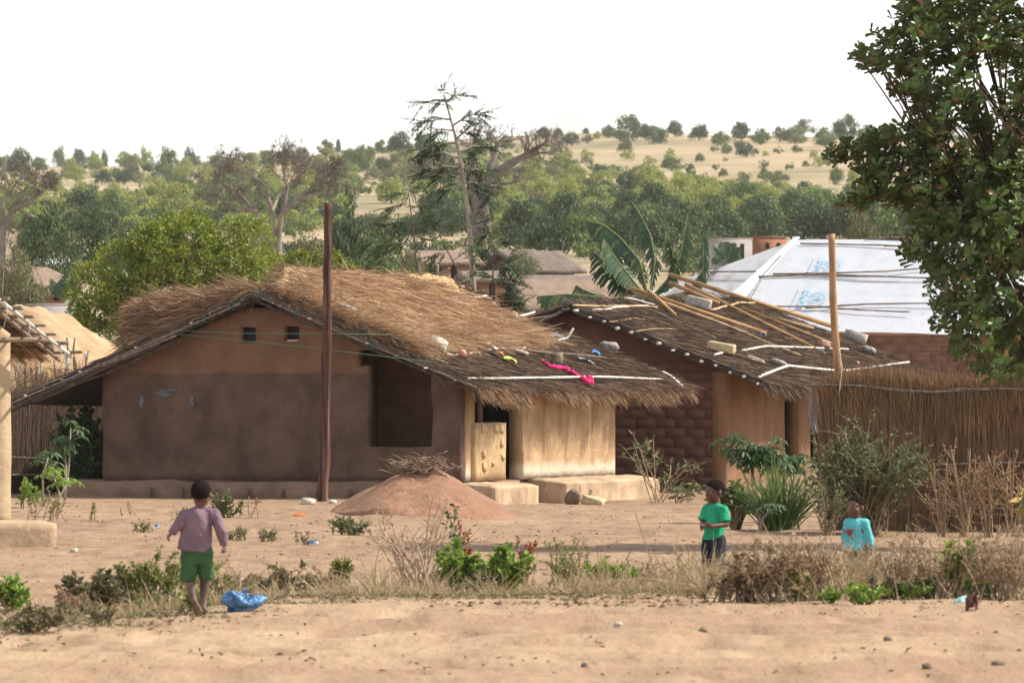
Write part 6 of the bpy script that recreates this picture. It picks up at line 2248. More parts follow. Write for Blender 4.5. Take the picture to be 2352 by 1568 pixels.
shrub('dry_weed', 'dry twiggy weed between the aqua child and the road-edge rubbish', 2090, 1376, 192, 165, BROWNL, STEM, 34, 14, .04, 27, .45, twigs=4)
shrub('dry_weed', 'dry twiggy weed in the right part of the verge', 2215, 1376, 228, 180, BROWNL, STEM, 38, 14, .04, 28, .45, twigs=4)
shrub('dry_weed', 'dry twiggy weed at the right edge of the verge', 2320, 1376, 192, 180, BROWNL, STEM, 34, 14, .04, 29, .45, twigs=4)
shrub('green_weed', 'green sprig with round leaves among the dry weeds on the right', 2200, 1375, 80, 150, GRN, STEMG, 6, 16, .085, 30, .75, bare=.45)
shrub('green_weed', 'small green sprig among dry weeds nearest the right edge', 2270, 1370, 60, 70, GRN, STEMG, 5, 12, .06, 31, .7, bare=.3)
shrub('large_leaved_shoot', 'shoot with big grey-green and yellow leaves at the right edge', 2352, 1330, 110, 270, mat('yellowing_leaf', None, island=[(.12, .17, .06), (.2, .25, .12), (.42, .34, .07), (.5, .3, .12), (.15, .2, .09)], rough=.6, trans=.3), STEM, 5, 9, .20, 32, .55, bare=.72, spread=.7, flop=.5)
g6 = np.random.default_rng(66)
weeds_ = []
for i_ in range(44):
    px = g6.uniform(-10, 2350)
    zone = 'left of the blue bag' if px < 520 else 'between blue bag and dry shrub' if px < 860 else 'among the green shrubs' if px < 1250 else 'before the green shirt' if px < 1620 else 'right of the green shirt'
    kd = g6.choice(4, p=[.25, .35, .2, .2])
    m_, sm_, nm_ = ((HERB, STEMG, 'yellow-green'), (DUST, STEM, 'dusty'), (BROWNL, STEM, 'withered brown'), (GREYL, STEMG, 'grey-green'))[kd]
    weeds_.append((px, m_, sm_, nm_, zone))
for i_, (px, m_, sm_, nm_, zone) in enumerate(weeds_):
    kin = sorted(q[0] for q in weeds_ if q[3:] == (nm_, zone))
    row = float(HZ - (Gz(PX(px, 49), verge_edge(px) + 1.0) - ZC) * F / (verge_edge(px) + 1.0)) - g6.uniform(-6, 34)
    shrub('small_weed', '%s %s weed from the left in the verge %s' % (ORD[kin.index(px)], nm_, zone), px, row, g6.uniform(60, 130), g6.uniform(28, 75), m_, sm_, int(g6.integers(10, 20)), int(g6.integers(10, 24)), g6.uniform(.03, .06), 400 + i_, .5, twigs=2, group='small %s weeds %s' % (nm_, zone))
for i_, (px, rw_, w_, h_) in enumerate(((1840, 1380, 60, 70), (2030, 1366, 60, 80), (2130, 1374, 80, 60), (2175, 1360, 50, 110), (2245, 1378, 70, 55), (2300, 1364, 60, 70), (1620, 1370, 50, 40), (1540, 1362, 60, 45))):
    shrub('green_sprig', '%s small bright green sprig in the dry right verge' % ORD[sorted((1840, 2030, 2130, 2175, 2245, 2300, 1620, 1540)).index(px)], px, rw_, w_, h_, GRN, STEMG, 9, 16, .05, 500 + i_, .6, group='green sprigs in the dry verge', root=.15)
# tall dry stalks before the reed fence
for i_, (px, w_, h_) in enumerate(((2165, 110, 190), (2215, 90, 230), (2270, 130, 200), (2325, 120, 240))):
    shrub('dry_stalks', 'tall dry branching stalks before the reed fence, %s from the shrub' % ORD[i_], px, 1215, w_, h_, BROWNL, mat('stalk_tan', None, island=[(.26, .16, .09), (.4, .28, .17)], rough=.9), 10, 22, .045, 200 + i_, .5, twigs=9, Y=77.5, cat='plant', group='dry stalks before the reed fence', up=.5, stem_r=.011)
# yard weeds
shrub('weed', 'green weed growing at the plinth behind the running child', 520, 1188, 75, 62, GREYL, STEMG, 16, 26, .085, 50, .4)
shrub('weed', 'thin dry stalk left of the dark pole', 578, 1190, 40, 80, BROWNL, STEM, 3, 12, .06, 51, .4)
shrub('weed', 'low green weed at the left foot of the soil heap', 800, 1228, 105, 48, GREYL, STEMG, 26, 26, .06, 52, .4)
shrub('weed', 'tiny grey tuft weed in the yard left of the pole shadow', 545, 1240, 55, 32, GREYL, STEM, 14, 12, .06, 53, .3)
shrub('weed', 'tiny grey weed in the yard beside the small tuft', 617, 1243, 55, 34, GREYL, STEM, 14, 12, .06, 54, .3)
shrub('weed', 'tiny weed with scrap of blue plastic in the left yard', 322, 1225, 60, 36, GREYL, STEM, 12, 12, .05, 55, .4)
shrub('weed', 'thin sprig in the left yard before the plinth', 213, 1200, 28, 45, HERB, STEMG, 3, 12, .06, 56, .5)
shrub('weed', 'thin dry sprig in the yard behind the running child', 300, 1185, 50, 40, HERB, STEM, 4, 8, .05, 57, .4)
shrub('weed', 'small weed in the yard right of the running child', 425, 1195, 60, 34, HERB, STEM, 7, 10, .05, 58, .4)
shrub('weed', 'tiny weed in the yard below the dark pole', 695, 1250, 50, 34, GREYL, STEM, 8, 9, .05, 59, .4)
shrub('weed', 'pale wispy weed at the left hut step', 105, 1195, 110, 75, HERB, STEM, 16, 16, .05, 60, .4, twigs=2)
shrub('weed', 'green broad-leaved weed at the corner of the left hut', 70, 1165, 60, 80, GRN, STEMG, 8, 14, .10, 61, .6)
# by the houses
shrub('climbing_bush', 'dark leafy climber hiding the corner between reed fence and house', 178, 1110, 125, 225, DEEP, STEM, 46, 40, .13, 62, .7, Y=104.2, spread=1.0)
shrub('climbing_bush', 'dark leafy bush at the foot of the climber', 195, 1112, 90, 120, DEEP, STEM, 26, 30, .12, 63, .7, Y=103.8)
shrub('thin_shrub', 'thin spreading shrub with glossy leaves right of the long bench', 1512, 1115, 210, 195, GREYL, STEM, 9, 15, .15, 64, .38, Y=104, twigs=2, bare=.45, stem_r=.012)
shrub('thin_shrub', 'low drooping shrub at the end of the long bench', 1560, 1130, 120, 70, GREYL, STEM, 10, 14, .13, 65, .35, Y=103, flop=.4)
shrub('round_shrub', 'dense round shrub with small grey-green leaves before the reed fence', 1995, 1190, 275, 265, GREYL, STEM, 120, 75, .065, 66, .55, Y=79.6, twigs=4, spread=1.02)
shrub('round_shrub', 'low scrubby part-dry bush left of the round shrub', 1900, 1195, 110, 150, GREYL, STEM, 26, 26, .06, 67, .5, Y=78.8, twigs=2)
shrub('frangipani_shrub', 'short branching shrub with drooping leaf whorls behind the green-shirted child', 1688, 1190, 118, 120, mat('leaf_olive_green', None, island=[(.09, .13, .035), (.16, .2, .06), (.12, .16, .045), (.22, .24, .09)], rough=.55, trans=.3), mat('frangipani_stem', None, island=[(.16, .1, .07), (.22, .15, .1)], rough=.9), 18, 22, .15, 68, .3, Y=82.5, bare=.72, stem_r=.022, flop=.55)
LONGG = mat('long_grass', None, island=[(.10, .17, .045), (.19, .28, .08), (.14, .22, .06), (.26, .34, .12)], rough=.5, trans=.3)
tuft('lemongrass_clump', 'tall arching clump of long green grass before the hut doorway', 1790, 1190, 170, 195, LONGG, 340, 70, .022, Y=82.0, cat='grass clump', sag=.5)
tuft('grass_tuft', 'long grass blades arching above the clump', 1780, 1190, 60, 265, LONGG, 16, 71, .025, Y=82.1, cat='grass clump', sag=.45)


def cassava(label, px, row, h_px, Y, nl, leaf, seed, nst=1, w_px=30, m_=None):
    g = np.random.default_rng(seed)
    base = on(px, Y)
    k = Y / F
    t = thing('cassava_plant', label, 'plant', base)
    b = MB()
    P_, D_, N_ = [], [], []
    for s in range(nst):
        tip_ = np.array([g.normal(0, w_px * k * .4) if nst > 1 else g.normal(0, .08), g.normal(0, .1), h_px * k * g.uniform(.75, 1.0)])
        b.tube([(0, 0, -.05), tip_ * .5 + g.normal(0, .04, 3), tip_], [.022, .018, .012], 5)
        for j in range(nl):
            a = g.uniform(0, 6.28)
            f = g.uniform(.72, 1.0)
            q = tip_ * f
            e = q + np.array([math.cos(a), math.sin(a), g.uniform(.1, .7)]) * g.uniform(.12, .26)
            b.tube([q, e], [.005, .004], 3, cap=False)
            nv = unit(np.array([math.cos(a) * .5, math.sin(a) * .5, 1.0]))
            u1 = unit(np.cross(nv, g.normal(size=3)))
            u2 = np.cross(nv, u1)
            for m in range(6):
                an = 2 * math.pi * m / 7
                P_.append(e)
                D_.append(u1 * math.cos(an) + u2 * math.sin(an) - np.array([0, 0, .35]))
                N_.append(nv)
    b.put('stems', BARK_PALE, t)
    n = len(P_)
    V, FS = leaves(np.array(P_), np.array(D_), np.array(N_), leaf * g.uniform(.8, 1.2, n), leaf * .3)
    link('leaves', mesh('leaves', V, FS, m_ or DEEP), t)


cassava('cassava plant with pale stem nearest the left hut corner', 100, 1170, 150, 92, 9, .17, 80)
cassava('pair of slender cassava stems before the dark climber', 148, 1150, 170, 98, 9, .19, 81, 2, 60)
cassava('leafy cassava with curved stem beside the left hut step', 128, 1185, 110, 86, 8, .15, 82, 2, 40, GRN)
cassava('bushy cassava plant behind the long grass clump', 1750, 1180, 215, 86, 11, .2, 83, 6, 130)
cassava('cassava plant right of the long grass clump', 1835, 1180, 170, 87, 9, .18, 84, 3, 80)
cassava('low cassava sapling left of the long grass clump', 1745, 1195, 60, 81.5, 10, .12, 85, 3, 50)

# dry grass over the verge
def dry_grass(n, seed):
    g = np.random.default_rng(seed)
    px = g.uniform(-40, 2400, n)
    dens = np.interp(px, [0, 200, 480, 620, 800, 1000, 1350, 1480, 1650, 2400], [.08, .08, .12, .16, .22, .16, .14, .5, .8, 1.0])
    ve = verge_edge(px)
    off = g.gamma(1.7, 1.1, n) - .3 + 2.2 * fbm(px * .012, px * 0, 7.0, 3)
    Y = ve + .3 + off
    keep = (g.random(n) < dens * (.15 + 1.0 * (fbm(px * .016, Y * .9, 3.0, 3) > -.02))) & (off < 5.5)
    px, Y = px[keep], Y[keep]
    X = PX(px, Y)
    p = np.stack([X, Y, G(X, Y) - .01], 1)
    m = len(p)
    hb = np.interp(px, [0, 600, 1400, 1600, 1900, 2400], [.12, .18, .22, .25, .32, .36]) * (1 - .1 * (Y - verge_edge(px)))
    d = np.stack([g.normal(0, .55, m), g.normal(0, .45, m), np.ones(m)], 1)
    V, FS = straws(p, d, np.maximum(.05, hb * g.gamma(3.0, .3, m)), g.uniform(.006, .013, m), bend=.35, seg=3, sag=.3)
    tag(link('dry_grass', mesh('dry_grass', V, FS, DRYG)), 'tangle of dry tan grass along the verge', 'grass', kind='stuff')
    # trodden short grass and leaf litter
    n2 = 16000
    px = g.uniform(-40, 2400, n2)
    Y = verge_edge(px) + g.normal(.6, 2.0, n2)
    far = g.random(n2) < .22
    Y = np.where(far, g.uniform(52, 98, n2), Y)
    road = g.random(n2) < .03
    Y = np.where(road, g.uniform(34, 47, n2), Y)
    X = PX(px, Y)
    kk = fbm(X * .8, Y * .8, 21.0, 3) > np.where(far | road, .12, -.2)
    X, Y = X[kk], Y[kk]
    n2 = len(X)
    p = np.stack([X, Y, G(X, Y) + .012], 1)
    V, FS = leaves(p, g.normal(size=(n2, 3)) * [1, 1, .15], np.array([0, 0, 1.0]) + g.normal(0, .4, (n2, 3)), g.uniform(.02, .07, n2), g.uniform(.012, .035, n2))
    tag(link('leaf_litter', mesh('leaf_litter', V, FS, mat('litter_leaf', None, island=[(.1, .06, .035), (.2, .13, .075), (.34, .25, .15), (.14, .1, .05), (.13, .15, .08)], rough=.9))), 'dead leaves and crumbs strewn on the sand', 'litter', kind='stuff')
    n3 = 2400
    px = g.uniform(-40, 2400, n3)
    Y = verge_edge(px) + g.normal(.5, 1.4, n3)
    X = PX(px, Y)
    c = np.stack([X, Y, G(X, Y)], 1)
    k = 7
    p = np.repeat(c, k, 0) + g.normal(0, .02, (n3 * k, 3)) * [1, 1, 0]
    V, FS = straws(p, np.stack([g.normal(0, .9, n3 * k), g.normal(0, .6, n3 * k), np.ones(n3 * k)], 1), g.uniform(.03, .10, n3 * k), .006, bend=.3, seg=2, sag=.4)
    tag(link('short_grass', mesh('short_grass', V, FS, mat('grey_green_grass', None, island=[(.14, .13, .06), (.24, .22, .12), (.18, .18, .08), (.3, .24, .14)], rough=.8, trans=.2))), 'short trodden grass along the road edge', 'grass', kind='stuff')


dry_grass(120000, 91)

# ------------------------------------------------------------------ rubbish and small things on the ground
def g_at(px, row):
    ys = np.linspace(30, 112, 400)
    rr = HZ - (G(PX(px, ys), ys) - ZC) * F / ys
    return on(px, float(np.interp(-row, -np.maximum.accumulate(rr[::-1])[::-1], ys)))


bm_ = rock_mesh('plastic_bag', .25, .18, .17, 11.3, PL('sky_plastic', (.10, .25, .48)), 2.0, .25, 48, 32)
Vb_ = np.zeros(len(bm_.vertices) * 3, np.float32)
bm_.vertices.foreach_get('co', Vb_)
Vb_ = Vb_.reshape(-1, 3)
Nb_ = unit(Vb_)
Vb_ = Vb_ + Nb_ * (.075 * fbm(Vb_[:, 0] * 22, Vb_[:, 1] * 22, Vb_[:, 2] * 22, 4))[:, None] + np.array([.12, 0, .05]) * (sstep(.02, .17, Vb_[:, 0]) * sstep(-.02, .08, Vb_[:, 2]))[:, None]
bm_.vertices.foreach_set('co', Vb_.astype(np.float32).ravel())
bag = link('plastic_bag', bm_, None, tuple(np.array(g_at(560, 1403)) + [0, 0, .07]), (.1, .1, .2))
tag(bag, 'crumpled sky-blue plastic bag caught in the verge weeds', 'bag')
crumple('plastic_scrap', 'small orange plastic scrap in the yard left of the soil heap', g_at(688, 1186), .18, .12, PL('orange_plastic', (.75, .17, .03)), 12.0, .05)
crumple('plastic_scrap', 'blue plastic scrap half hidden in the dry grass', g_at(1568, 1345), .12, .1, PL('blue_plastic', (.06, .2, .62)), 13.0, .05)
crumple('plastic_scrap', 'pale teal wrapper at the road edge on the right', g_at(2218, 1388), .18, .12, PL('teal_wrap', (.4, .58, .55)), 14.0, .06)
crumple('plastic_scrap', 'rust-brown torn packet standing at the road edge on the right', tuple(np.array(g_at(2232, 1398)) + [0, 0, .02]), .1, .12, PL('rust_packet', (.12, .04, .025)), 15.0, .12, (1.0, 0, 0))
crumple('plastic_scrap', 'pale wrapper lying below the dry shrub', g_at(885, 1378), .14, .1, PL('white_wrap', (.6, .63, .68)), 16.0, .04)
crumple('plastic_scrap', 'small dark rag at the road edge below the dry shrub', g_at(985, 1375), .13, .1, PL('dark_plastic', (.05, .06, .08)), 17.0, .05)
crumple('plastic_scrap', 'dark teal scrap in the sand left of the running child', g_at(232, 1388), .09, .09, PL('teal_scrap', (.05, .18, .16)), 18.0, .04)
crumple('plastic_scrap', 'small blue bottle cap scrap in the left yard', g_at(361, 1210), .07, .06, PL('blue_plastic', (.06, .2, .62)), 20.0, .04)
crumple('plastic_scrap', 'dark blue scrap in the yard below the dark pole', g_at(718, 1250), .14, .1, PL('slate_scrap', (.09, .13, .2)), 21.0, .05)
for lb, px, row, s, kd, sd in (('pale stone at the left foot of the dark pole', 708, 1158, .24, 'pale', 31.), ('small pale stone at the right foot of the dark pole', 764, 1156, .14, 'pale', 32.), ('dark clod on the near road right of centre', 1343, 1533, .06, 'brown', 33.),
                               ('dark clod on the near road towards the right corner', 2130, 1536, .07, 'brown', 34.), ('largest dark clod on the near road at the right corner', 2292, 1528, .085, 'brown', 35.), ('pale chip of stone on the road right of centre', 1420, 1438, .08, 'pale', 36.), ('brown clod on the road below the green-shirted child', 1615, 1448, .07, 'brown', 37.),
                               ('brown clod on the road below the aqua-shirted child', 2040, 1470, .06, 'brown', 38.), ('flat pale stone in the left yard beside the step', 170, 1268, .09, 'pale', 39.)):
    q = g_at(px, row)
    stone(lb, q, s, s * .8, s * .6, kd, sd, (0, 0, sd), 2.6, 'stone', .25, 'stones and clods on the ground')
# broken lump and fallen brick at the long bench
stone('dark hollow broken lump leaning on the long bench', tuple(np.array(on(1316, 101.3))), .26, .2, .32, 'brown', 41., (.2, .3, .1), 2.6, 'broken_lump', .1, None)
stone('fallen mud brick at the foot of the long bench', tuple(np.array(on(1362, 101.0))), .42, .22, .15, 'sand', 42., (.05, .2, -.35), 8., 'fallen_brick', .1, None)

# ------------------------------------------------------------------ the near cashew tree at the right
OUT = [(2120, -60), (2060, 25), (2015, 40), (2000, 60), (1955, 98), (1962, 128), (2005, 158), (2045, 150), (2072, 190), (2035, 228), (1990, 242), (2002, 268), (2035, 285), (2000, 302), (1962, 330), (1905, 336), (1900, 356), (1925, 376), (1962, 368), (1992, 402), (1962, 430), (1930, 462), (1962, 488), (2005, 470), (2062, 462), (2102, 482), (2122, 522), (2092, 542), (2068, 568),
       (2080, 592), (2122, 602), (2142, 660), (2134, 694), (2160, 742), (2192, 772), (2180, 792), (2232, 832), (2262, 862), (2330, 868), (2400, 850), (2560, 830), (2640, 500), (2640, 60), (2480, -240), (2250, -240)]


def inside(x, y, poly):
    r = np.zeros(len(x), bool)
    j = len(poly) - 1
    for i in range(len(poly)):
        xi, yi = poly[i]
        xj, yj = poly[j]
        c = ((yi > y) != (yj > y)) & (x < (xj - xi) * (y - yi) / (yj - yi + 1e-9) + xi)
        r ^= c
        j = i
    return r


def near_tree():
    g = np.random.default_rng(123)
    Yt = 70.0
    base = on(2500, Yt + .8)
    t = thing('cashew_tree', 'dark leafy cashew tree overhanging from the right edge', 'tree', base)
    o = np.array(base)
    n = 5600
    x = g.uniform(1890, 2640, n)
    y = g.uniform(-240, 870, n)
    k = inside(x, y, OUT)
    x, y = x[k], y[k]
    gap = fbm(x * .012, y * .012, 5.0, 3)
    k = gap > -.25
    x, y = x[k], y[k]
    edge = np.clip((x - 1900) / 420.0, 0, 1)
    dpt = g.normal(0, .2 + .9 * edge, len(x))
    C = np.stack([PX(x, Yt) + 0 * x, Yt + dpt, ZC - (y - HZ) * Yt / F], 1) - o
    # every whorl points up and outwards
    out = unit(C - np.array([0, 0, 3.4]))
    ax = unit(out * .7 + np.array([0, 0, .55]) + g.normal(0, .4, C.shape))
    P_, D_, N_ = [], [], []
    for c, a in zip(C, ax):
        s = unit(np.cross(a, g.normal(size=3)))
        u = np.cross(a, s)
        m = g.integers(6, 11)
        for j in range(m):
            an = 6.28 * j / m + g.uniform(-.3, .3)
            el = g.uniform(.15, .95)
            rad = s * math.cos(an) + u * math.sin(an)
            P_.append(c - a * g.uniform(0, .10))
            D_.append(rad * math.cos(el) + a * math.sin(el) - np.array([0, 0, .15]))
            N_.append(a * math.cos(el) - rad * math.sin(el))
    P_, D_, N_ = np.array(P_), unit(np.array(D_)), unit(np.array(N_))
    L_ = g.uniform(.08, .165, len(P_))
    # obovate leaf outline (unit length)
    prof = np.array([(0, 0), (.3, .10), (.6, .22), (.85, .235), (1.0, .09)])
    lv = [(0, 0, 0)]
    for f, w_ in prof[1:]:
        lv += [(f, -w_, .05 + .08 * f), (f, 0, -.06 * f * f), (f, w_, .05 + .08 * f)]
    lv = np.array(lv)
    lf = [(0, 2, 1), (0, 3, 2)]
    lq = []
    for k in range(3):
        b_ = 1 + 3 * k
        lq += [(b_, b_ + 1, b_ + 4, b_ + 3), (b_ + 1, b_ + 2, b_ + 5, b_ + 4)]
    lf, lq = np.array(lf), np.array(lq)
    LM = mat('cashew_leaf_dark', None, island=[(.06, .085, .022), (.105, .15, .036), (.075, .105, .028), (.15, .20, .048), (.11, .155, .04), (.2, .12, .045)], rough=.4, trans=.32, spec=.45)
    S_ = unit(np.cross(D_, N_))
    U_ = np.cross(S_, D_)
    # the 300 leaves that show largest stay single leaves
    pxs = 1176 + F * (P_[:, 0] + o[0]) / (P_[:, 1] + o[1])
    rows = HZ - (P_[:, 2] + o[2] - ZC) * F / (P_[:, 1] + o[1])
    vis = (pxs < 2350) & (rows > 0) & (rows < 870)
    score = np.where(vis, -(P_[:, 1]) + 3 * L_ + 2.0 * np.abs(N_[:, 1]) * L_ * 4, -99)
    pick = np.argsort(-score)[:300]
    rest = np.setdiff1d(np.arange(len(P_)), pick)
    M = len(rest)
    V = P_[rest][:, None] + L_[rest][:, None, None] * (lv[None, :, :1] * D_[rest][:, None] + lv[None, :, 1:2] * S_[rest][:, None] + lv[None, :, 2:] * U_[rest][:, None])
    off = (np.arange(M) * len(lv))[:, None, None]
    fo = link('foliage', mesh('foliage', V.reshape(-1, 3), [(lf[None] + off).reshape(-1, 3), (lq[None] + off).reshape(-1, 4)], LM, True), t)
    fo['kind'] = 'stuff'
    mats = [LM] + [mat('cashew_leaf_%d' % i, None, island=[c, tuple(v * 1.25 for v in c)], rough=.38, trans=.25, spec=.45) for i, c in enumerate(((.10, .16, .034), (.14, .21, .046), (.075, .115, .028), (.2, .11, .04)))]
    lms = [mesh('leaf', lv, [lf, lq], m_, True) for m_ in mats[1:]]
    for i in pick:
        ob = link('leaf', lms[int(g.choice(4, p=[.4, .27, .25, .08]))], t)
        mt = Matrix((Vector(D_[i]), Vector(S_[i]), Vector(U_[i]))).transposed().to_4x4()
        ob.matrix_local = Matrix.Translation(Vector(P_[i])) @ mt @ Matrix.Scale(float(L_[i]), 4)
    b = MB()
    b.tube([(0, 0, -.2), (.05, 0, .8), (-.05, 0, 1.6)], [.2, .17, .15], 10)
    hub = np.array([-.05, 0, 1.5])
    for k in range(22):
        c = C[g.integers(0, len(C))]
        mid = hub + (c - hub) * .5 + np.array([.1, 0, -.25 + .3 * g.random()])
        q = [(1 - f) ** 2 * hub + 2 * f * (1 - f) * mid + f * f * c for f in np.linspace(0, 1, 8)]
        b.tube(q, np.linspace(.05, .01, 8), 6, cap=False)
        for j in range(6):
            c2 = C[np.argmin(np.linalg.norm(C - (c + g.normal(0, .35, 3)), axis=1))]
            b.tube([q[5], (q[5] + c2) / 2 + g.normal(0, .05, 3), c2], [.018, .013, .007], 4, cap=False)
    b.put('trunk', mat('cashew_bark', [(.07, .045, .032), (.15, .10, .075)], 5.0, bump=.5), t, smooth=True)


near_tree()

# ------------------------------------------------------------------ people
from mathutils.bvhtree import BVHTree


def capsule(b, p0, r0, p1, r1, sq=1.0, side=None, n=14):
    """Tapered round-ended limb; sq squashes it along side."""
    p0, p1 = np.array(p0, float), np.array(p1, float)
    ax = p1 - p0
    L_ = np.linalg.norm(ax)
    ax = ax / (L_ + 1e-9)
    s = unit(np.cross(ax, np.array([0, 1.0, 0]) if abs(ax[1]) < .9 else np.array([1.0, 0, 0]))) if side is None else unit(np.array(side, float) - ax * np.dot(side, ax))
    u = np.cross(ax, s)
    a = np.linspace(0, 2 * math.pi, n, endpoint=False)
    rings = []
    for t in np.linspace(-math.pi / 2, 0, 5):
        rings.append((r0 * math.sin(t), r0 * math.cos(t) + 1e-5))
    for t in np.linspace(0, math.pi / 2, 5):
        rings.append((L_ + r1 * math.sin(t), r1 * math.cos(t) + 1e-5))
    V = np.concatenate([p0 + ax * h + r * (np.cos(a)[:, None] * s * sq + np.sin(a)[:, None] * u) for h, r in rings])
    k = np.arange(n)
    q = [np.stack([i * n + k, i * n + (k + 1) % n, (i + 1) * n + (k + 1) % n, (i + 1) * n + k], 1) for i in range(len(rings) - 1)]
    b.add(V, [np.concatenate(q), np.array([k[::-1], (len(rings) - 1) * n + k])])


def cone(b, p0, r0, p1, r1, sq=1.0, side=(1, 0, 0), n=22):
    """Flat-ended tapering tube for hems and cuffs."""
    p0, p1 = np.array(p0, float), np.array(p1, float)
    ax = unit(p1 - p0)
    s = unit(np.array(side, float) - ax * np.dot(side, ax))
    u = np.cross(ax, s)
    a = np.linspace(0, 2 * math.pi, n, endpoint=False)
    V = np.concatenate([p + r * (np.cos(a)[:, None] * s * sq + np.sin(a)[:, None] * u) for p, r in ((p0, r0), (p1, r1))])
    k = np.arange(n)
    b.add(V, [np.stack([k, (k + 1) % n, n + (k + 1) % n, n + k], 1), np.array([k[::-1], n + k])])


def ellipsoid(b, c, r, fwd=(0, 1, 0), n=18):
    """r = (side, forward, up)."""
    f = unit(np.array(fwd, float))
    s = unit(np.cross(f, np.array([0, 0, 1.0])))
    u = np.cross(s, f)
    V, Q = [], []
    m = 12
    for j in range(m + 1):
        ph = -math.pi / 2 + math.pi * j / m
        cp = math.cos(ph) + 1e-4
        for i in range(n):
            th = 2 * math.pi * i / n
            V.append(np.array(c) + s * r[0] * cp * math.cos(th) + f * r[1] * cp * math.sin(th) + u * r[2] * math.sin(ph))
    k = np.arange(n)
    q = [np.stack([i * n + k, i * n + (k + 1) % n, (i + 1) * n + (k + 1) % n, (i + 1) * n + k], 1) for i in range(m)]
    b.add(V, [np.concatenate(q), np.array([k[::-1], m * n + k])])


def fuse(name, b, vox, m, parent, it=6, wrinkle=0.0, seed=0.0):
    """Melts the collected forms into one continuous skin."""
    o = b.put('fuse_tmp', None)
    r = o.modifiers.new('r', 'REMESH')
    r.mode = 'VOXEL'
    r.voxel_size = vox
    s = o.modifiers.new('s', 'SMOOTH')
    s.factor = .5
    s.iterations = it
    dg = bpy.context.evaluated_depsgraph_get()
    me = bpy.data.meshes.new_from_object(o.evaluated_get(dg))
    bpy.data.objects.remove(o)
    me.name = name
    n = len(me.vertices)
    if wrinkle:
        V = np.zeros(n * 3, np.float32)
        N_ = np.zeros(n * 3, np.float32)
        me.vertices.foreach_get('co', V)
        me.vertices.foreach_get('normal', N_)
        V, N_ = V.reshape(-1, 3), N_.reshape(-1, 3)
        V = V + N_ * (wrinkle * fbm(V[:, 0] * 16 + V[:, 2] * 9, V[:, 1] * 14, V[:, 2] * 7 + seed, 3))[:, None]
        me.vertices.foreach_set('co', V.astype(np.float32).ravel())
    me.polygons.foreach_set('use_smooth', np.ones(len(me.polygons), bool))
    me.materials.clear()
    me.materials.append(m)
    me.update()
    return link(name, me, parent)


def hand(b, w, d, palm, k=1.0, curl=.4):
    """Palm and five fingers from wrist w towards d; palm = the direction the palm faces."""
    d, palm = unit(np.array(d, float)), unit(np.array(palm, float))
    s = unit(np.cross(d, palm))
    w = np.array(w, float)
    capsule(b, w, .017 * k, w + d * .042 * k, .021 * k, .6, palm)
    for i, (o_, ln_) in enumerate(((-.019, .034), (-.006, .040), (.007, .037), (.019, .029))):
        p0 = w + d * .048 * k + s * o_ * k
        p1 = p0 + (d * math.cos(curl) + palm * math.sin(curl)) * ln_ * .55 * k
        p2 = p1 + (d * math.cos(curl * 2.2) + palm * math.sin(curl * 2.2)) * ln_ * .5 * k
        capsule(b, p0, .0072 * k, p1, .0066 * k)
        capsule(b, p1, .0066 * k, p2, .0056 * k)
    t0 = w + d * .018 * k - s * .018 * k
    t1 = t0 + (d * .6 - s * .7 + palm * .3) * .026 * k
    capsule(b, t0, .009 * k, t1, .008 * k)
    capsule(b, t1, .008 * k, t1 + (d * .9 - s * .1 + palm * .3) * .02 * k, .0065 * k)


def head(b, c, f, k=1.0, up=(0, 0, 1)):
    """Skull, jaw, nose, lips, brow and ears; c is the skull's centre, f where the face looks."""
    c, f = np.array(c, float), unit(np.array(f, float))
    up = unit(np.array(up, float) - f * np.dot(up, f))
    s = np.cross(f, up)
    E = lambda o_, r: ellipsoid(b, c + s * o_[0] * k + f * o_[1] * k + up * o_[2] * k, tuple(np.array(r) * k), f)
    E((0, -.006, .018), (.076, .092, .086))
    E((0, .022, -.045), (.058, .062, .062))
    E((0, .044, -.076), (.03, .034, .026))
    E((0, .083, -.03), (.016, .02, .014))
    E((0, .074, -.016), (.009, .016, .026))
    E((0, .077, -.056), (.024, .013, .008))
    E((0, .075, -.068), (.02, .012, .008))
    E((-.03, .070, .006), (.024, .013, .008))
    E((.03, .070, .006), (.024, .013, .008))
    E((-.04, .045, -.04), (.024, .028, .024))
    E((.04, .045, -.04), (.024, .028, .024))
    for q in (-1, 1):
        E((q * .078, -.008, -.018), (.009, .018, .027))
    return s, up


SKIN = mat('dark_skin', [(.085, .036, .024), (.125, .056, .037), (.15, .07, .047)], 9.0, rough=.5, spec=.35, bump=.05)
SKIN_DUSTY = mat('dusty_skin', [(.085, .05, .038), (.15, .10, .078), (.22, .155, .12)], 7.0, rough=.75, spec=.2, bump=.05)
HAIRM = mat('cropped_hair', [(.012, .008, .007), (.028, .02, .017)], 60.0, rough=.95, bump=.8, bscale=160, spec=.02)
EYEW = mat('eye_white', [(.6, .55, .5), (.65, .6, .55)], 9.0, rough=.3)
EYED = mat('eye_dark', [(.01, .008, .007), (.015, .01, .009)], 9.0, rough=.2)


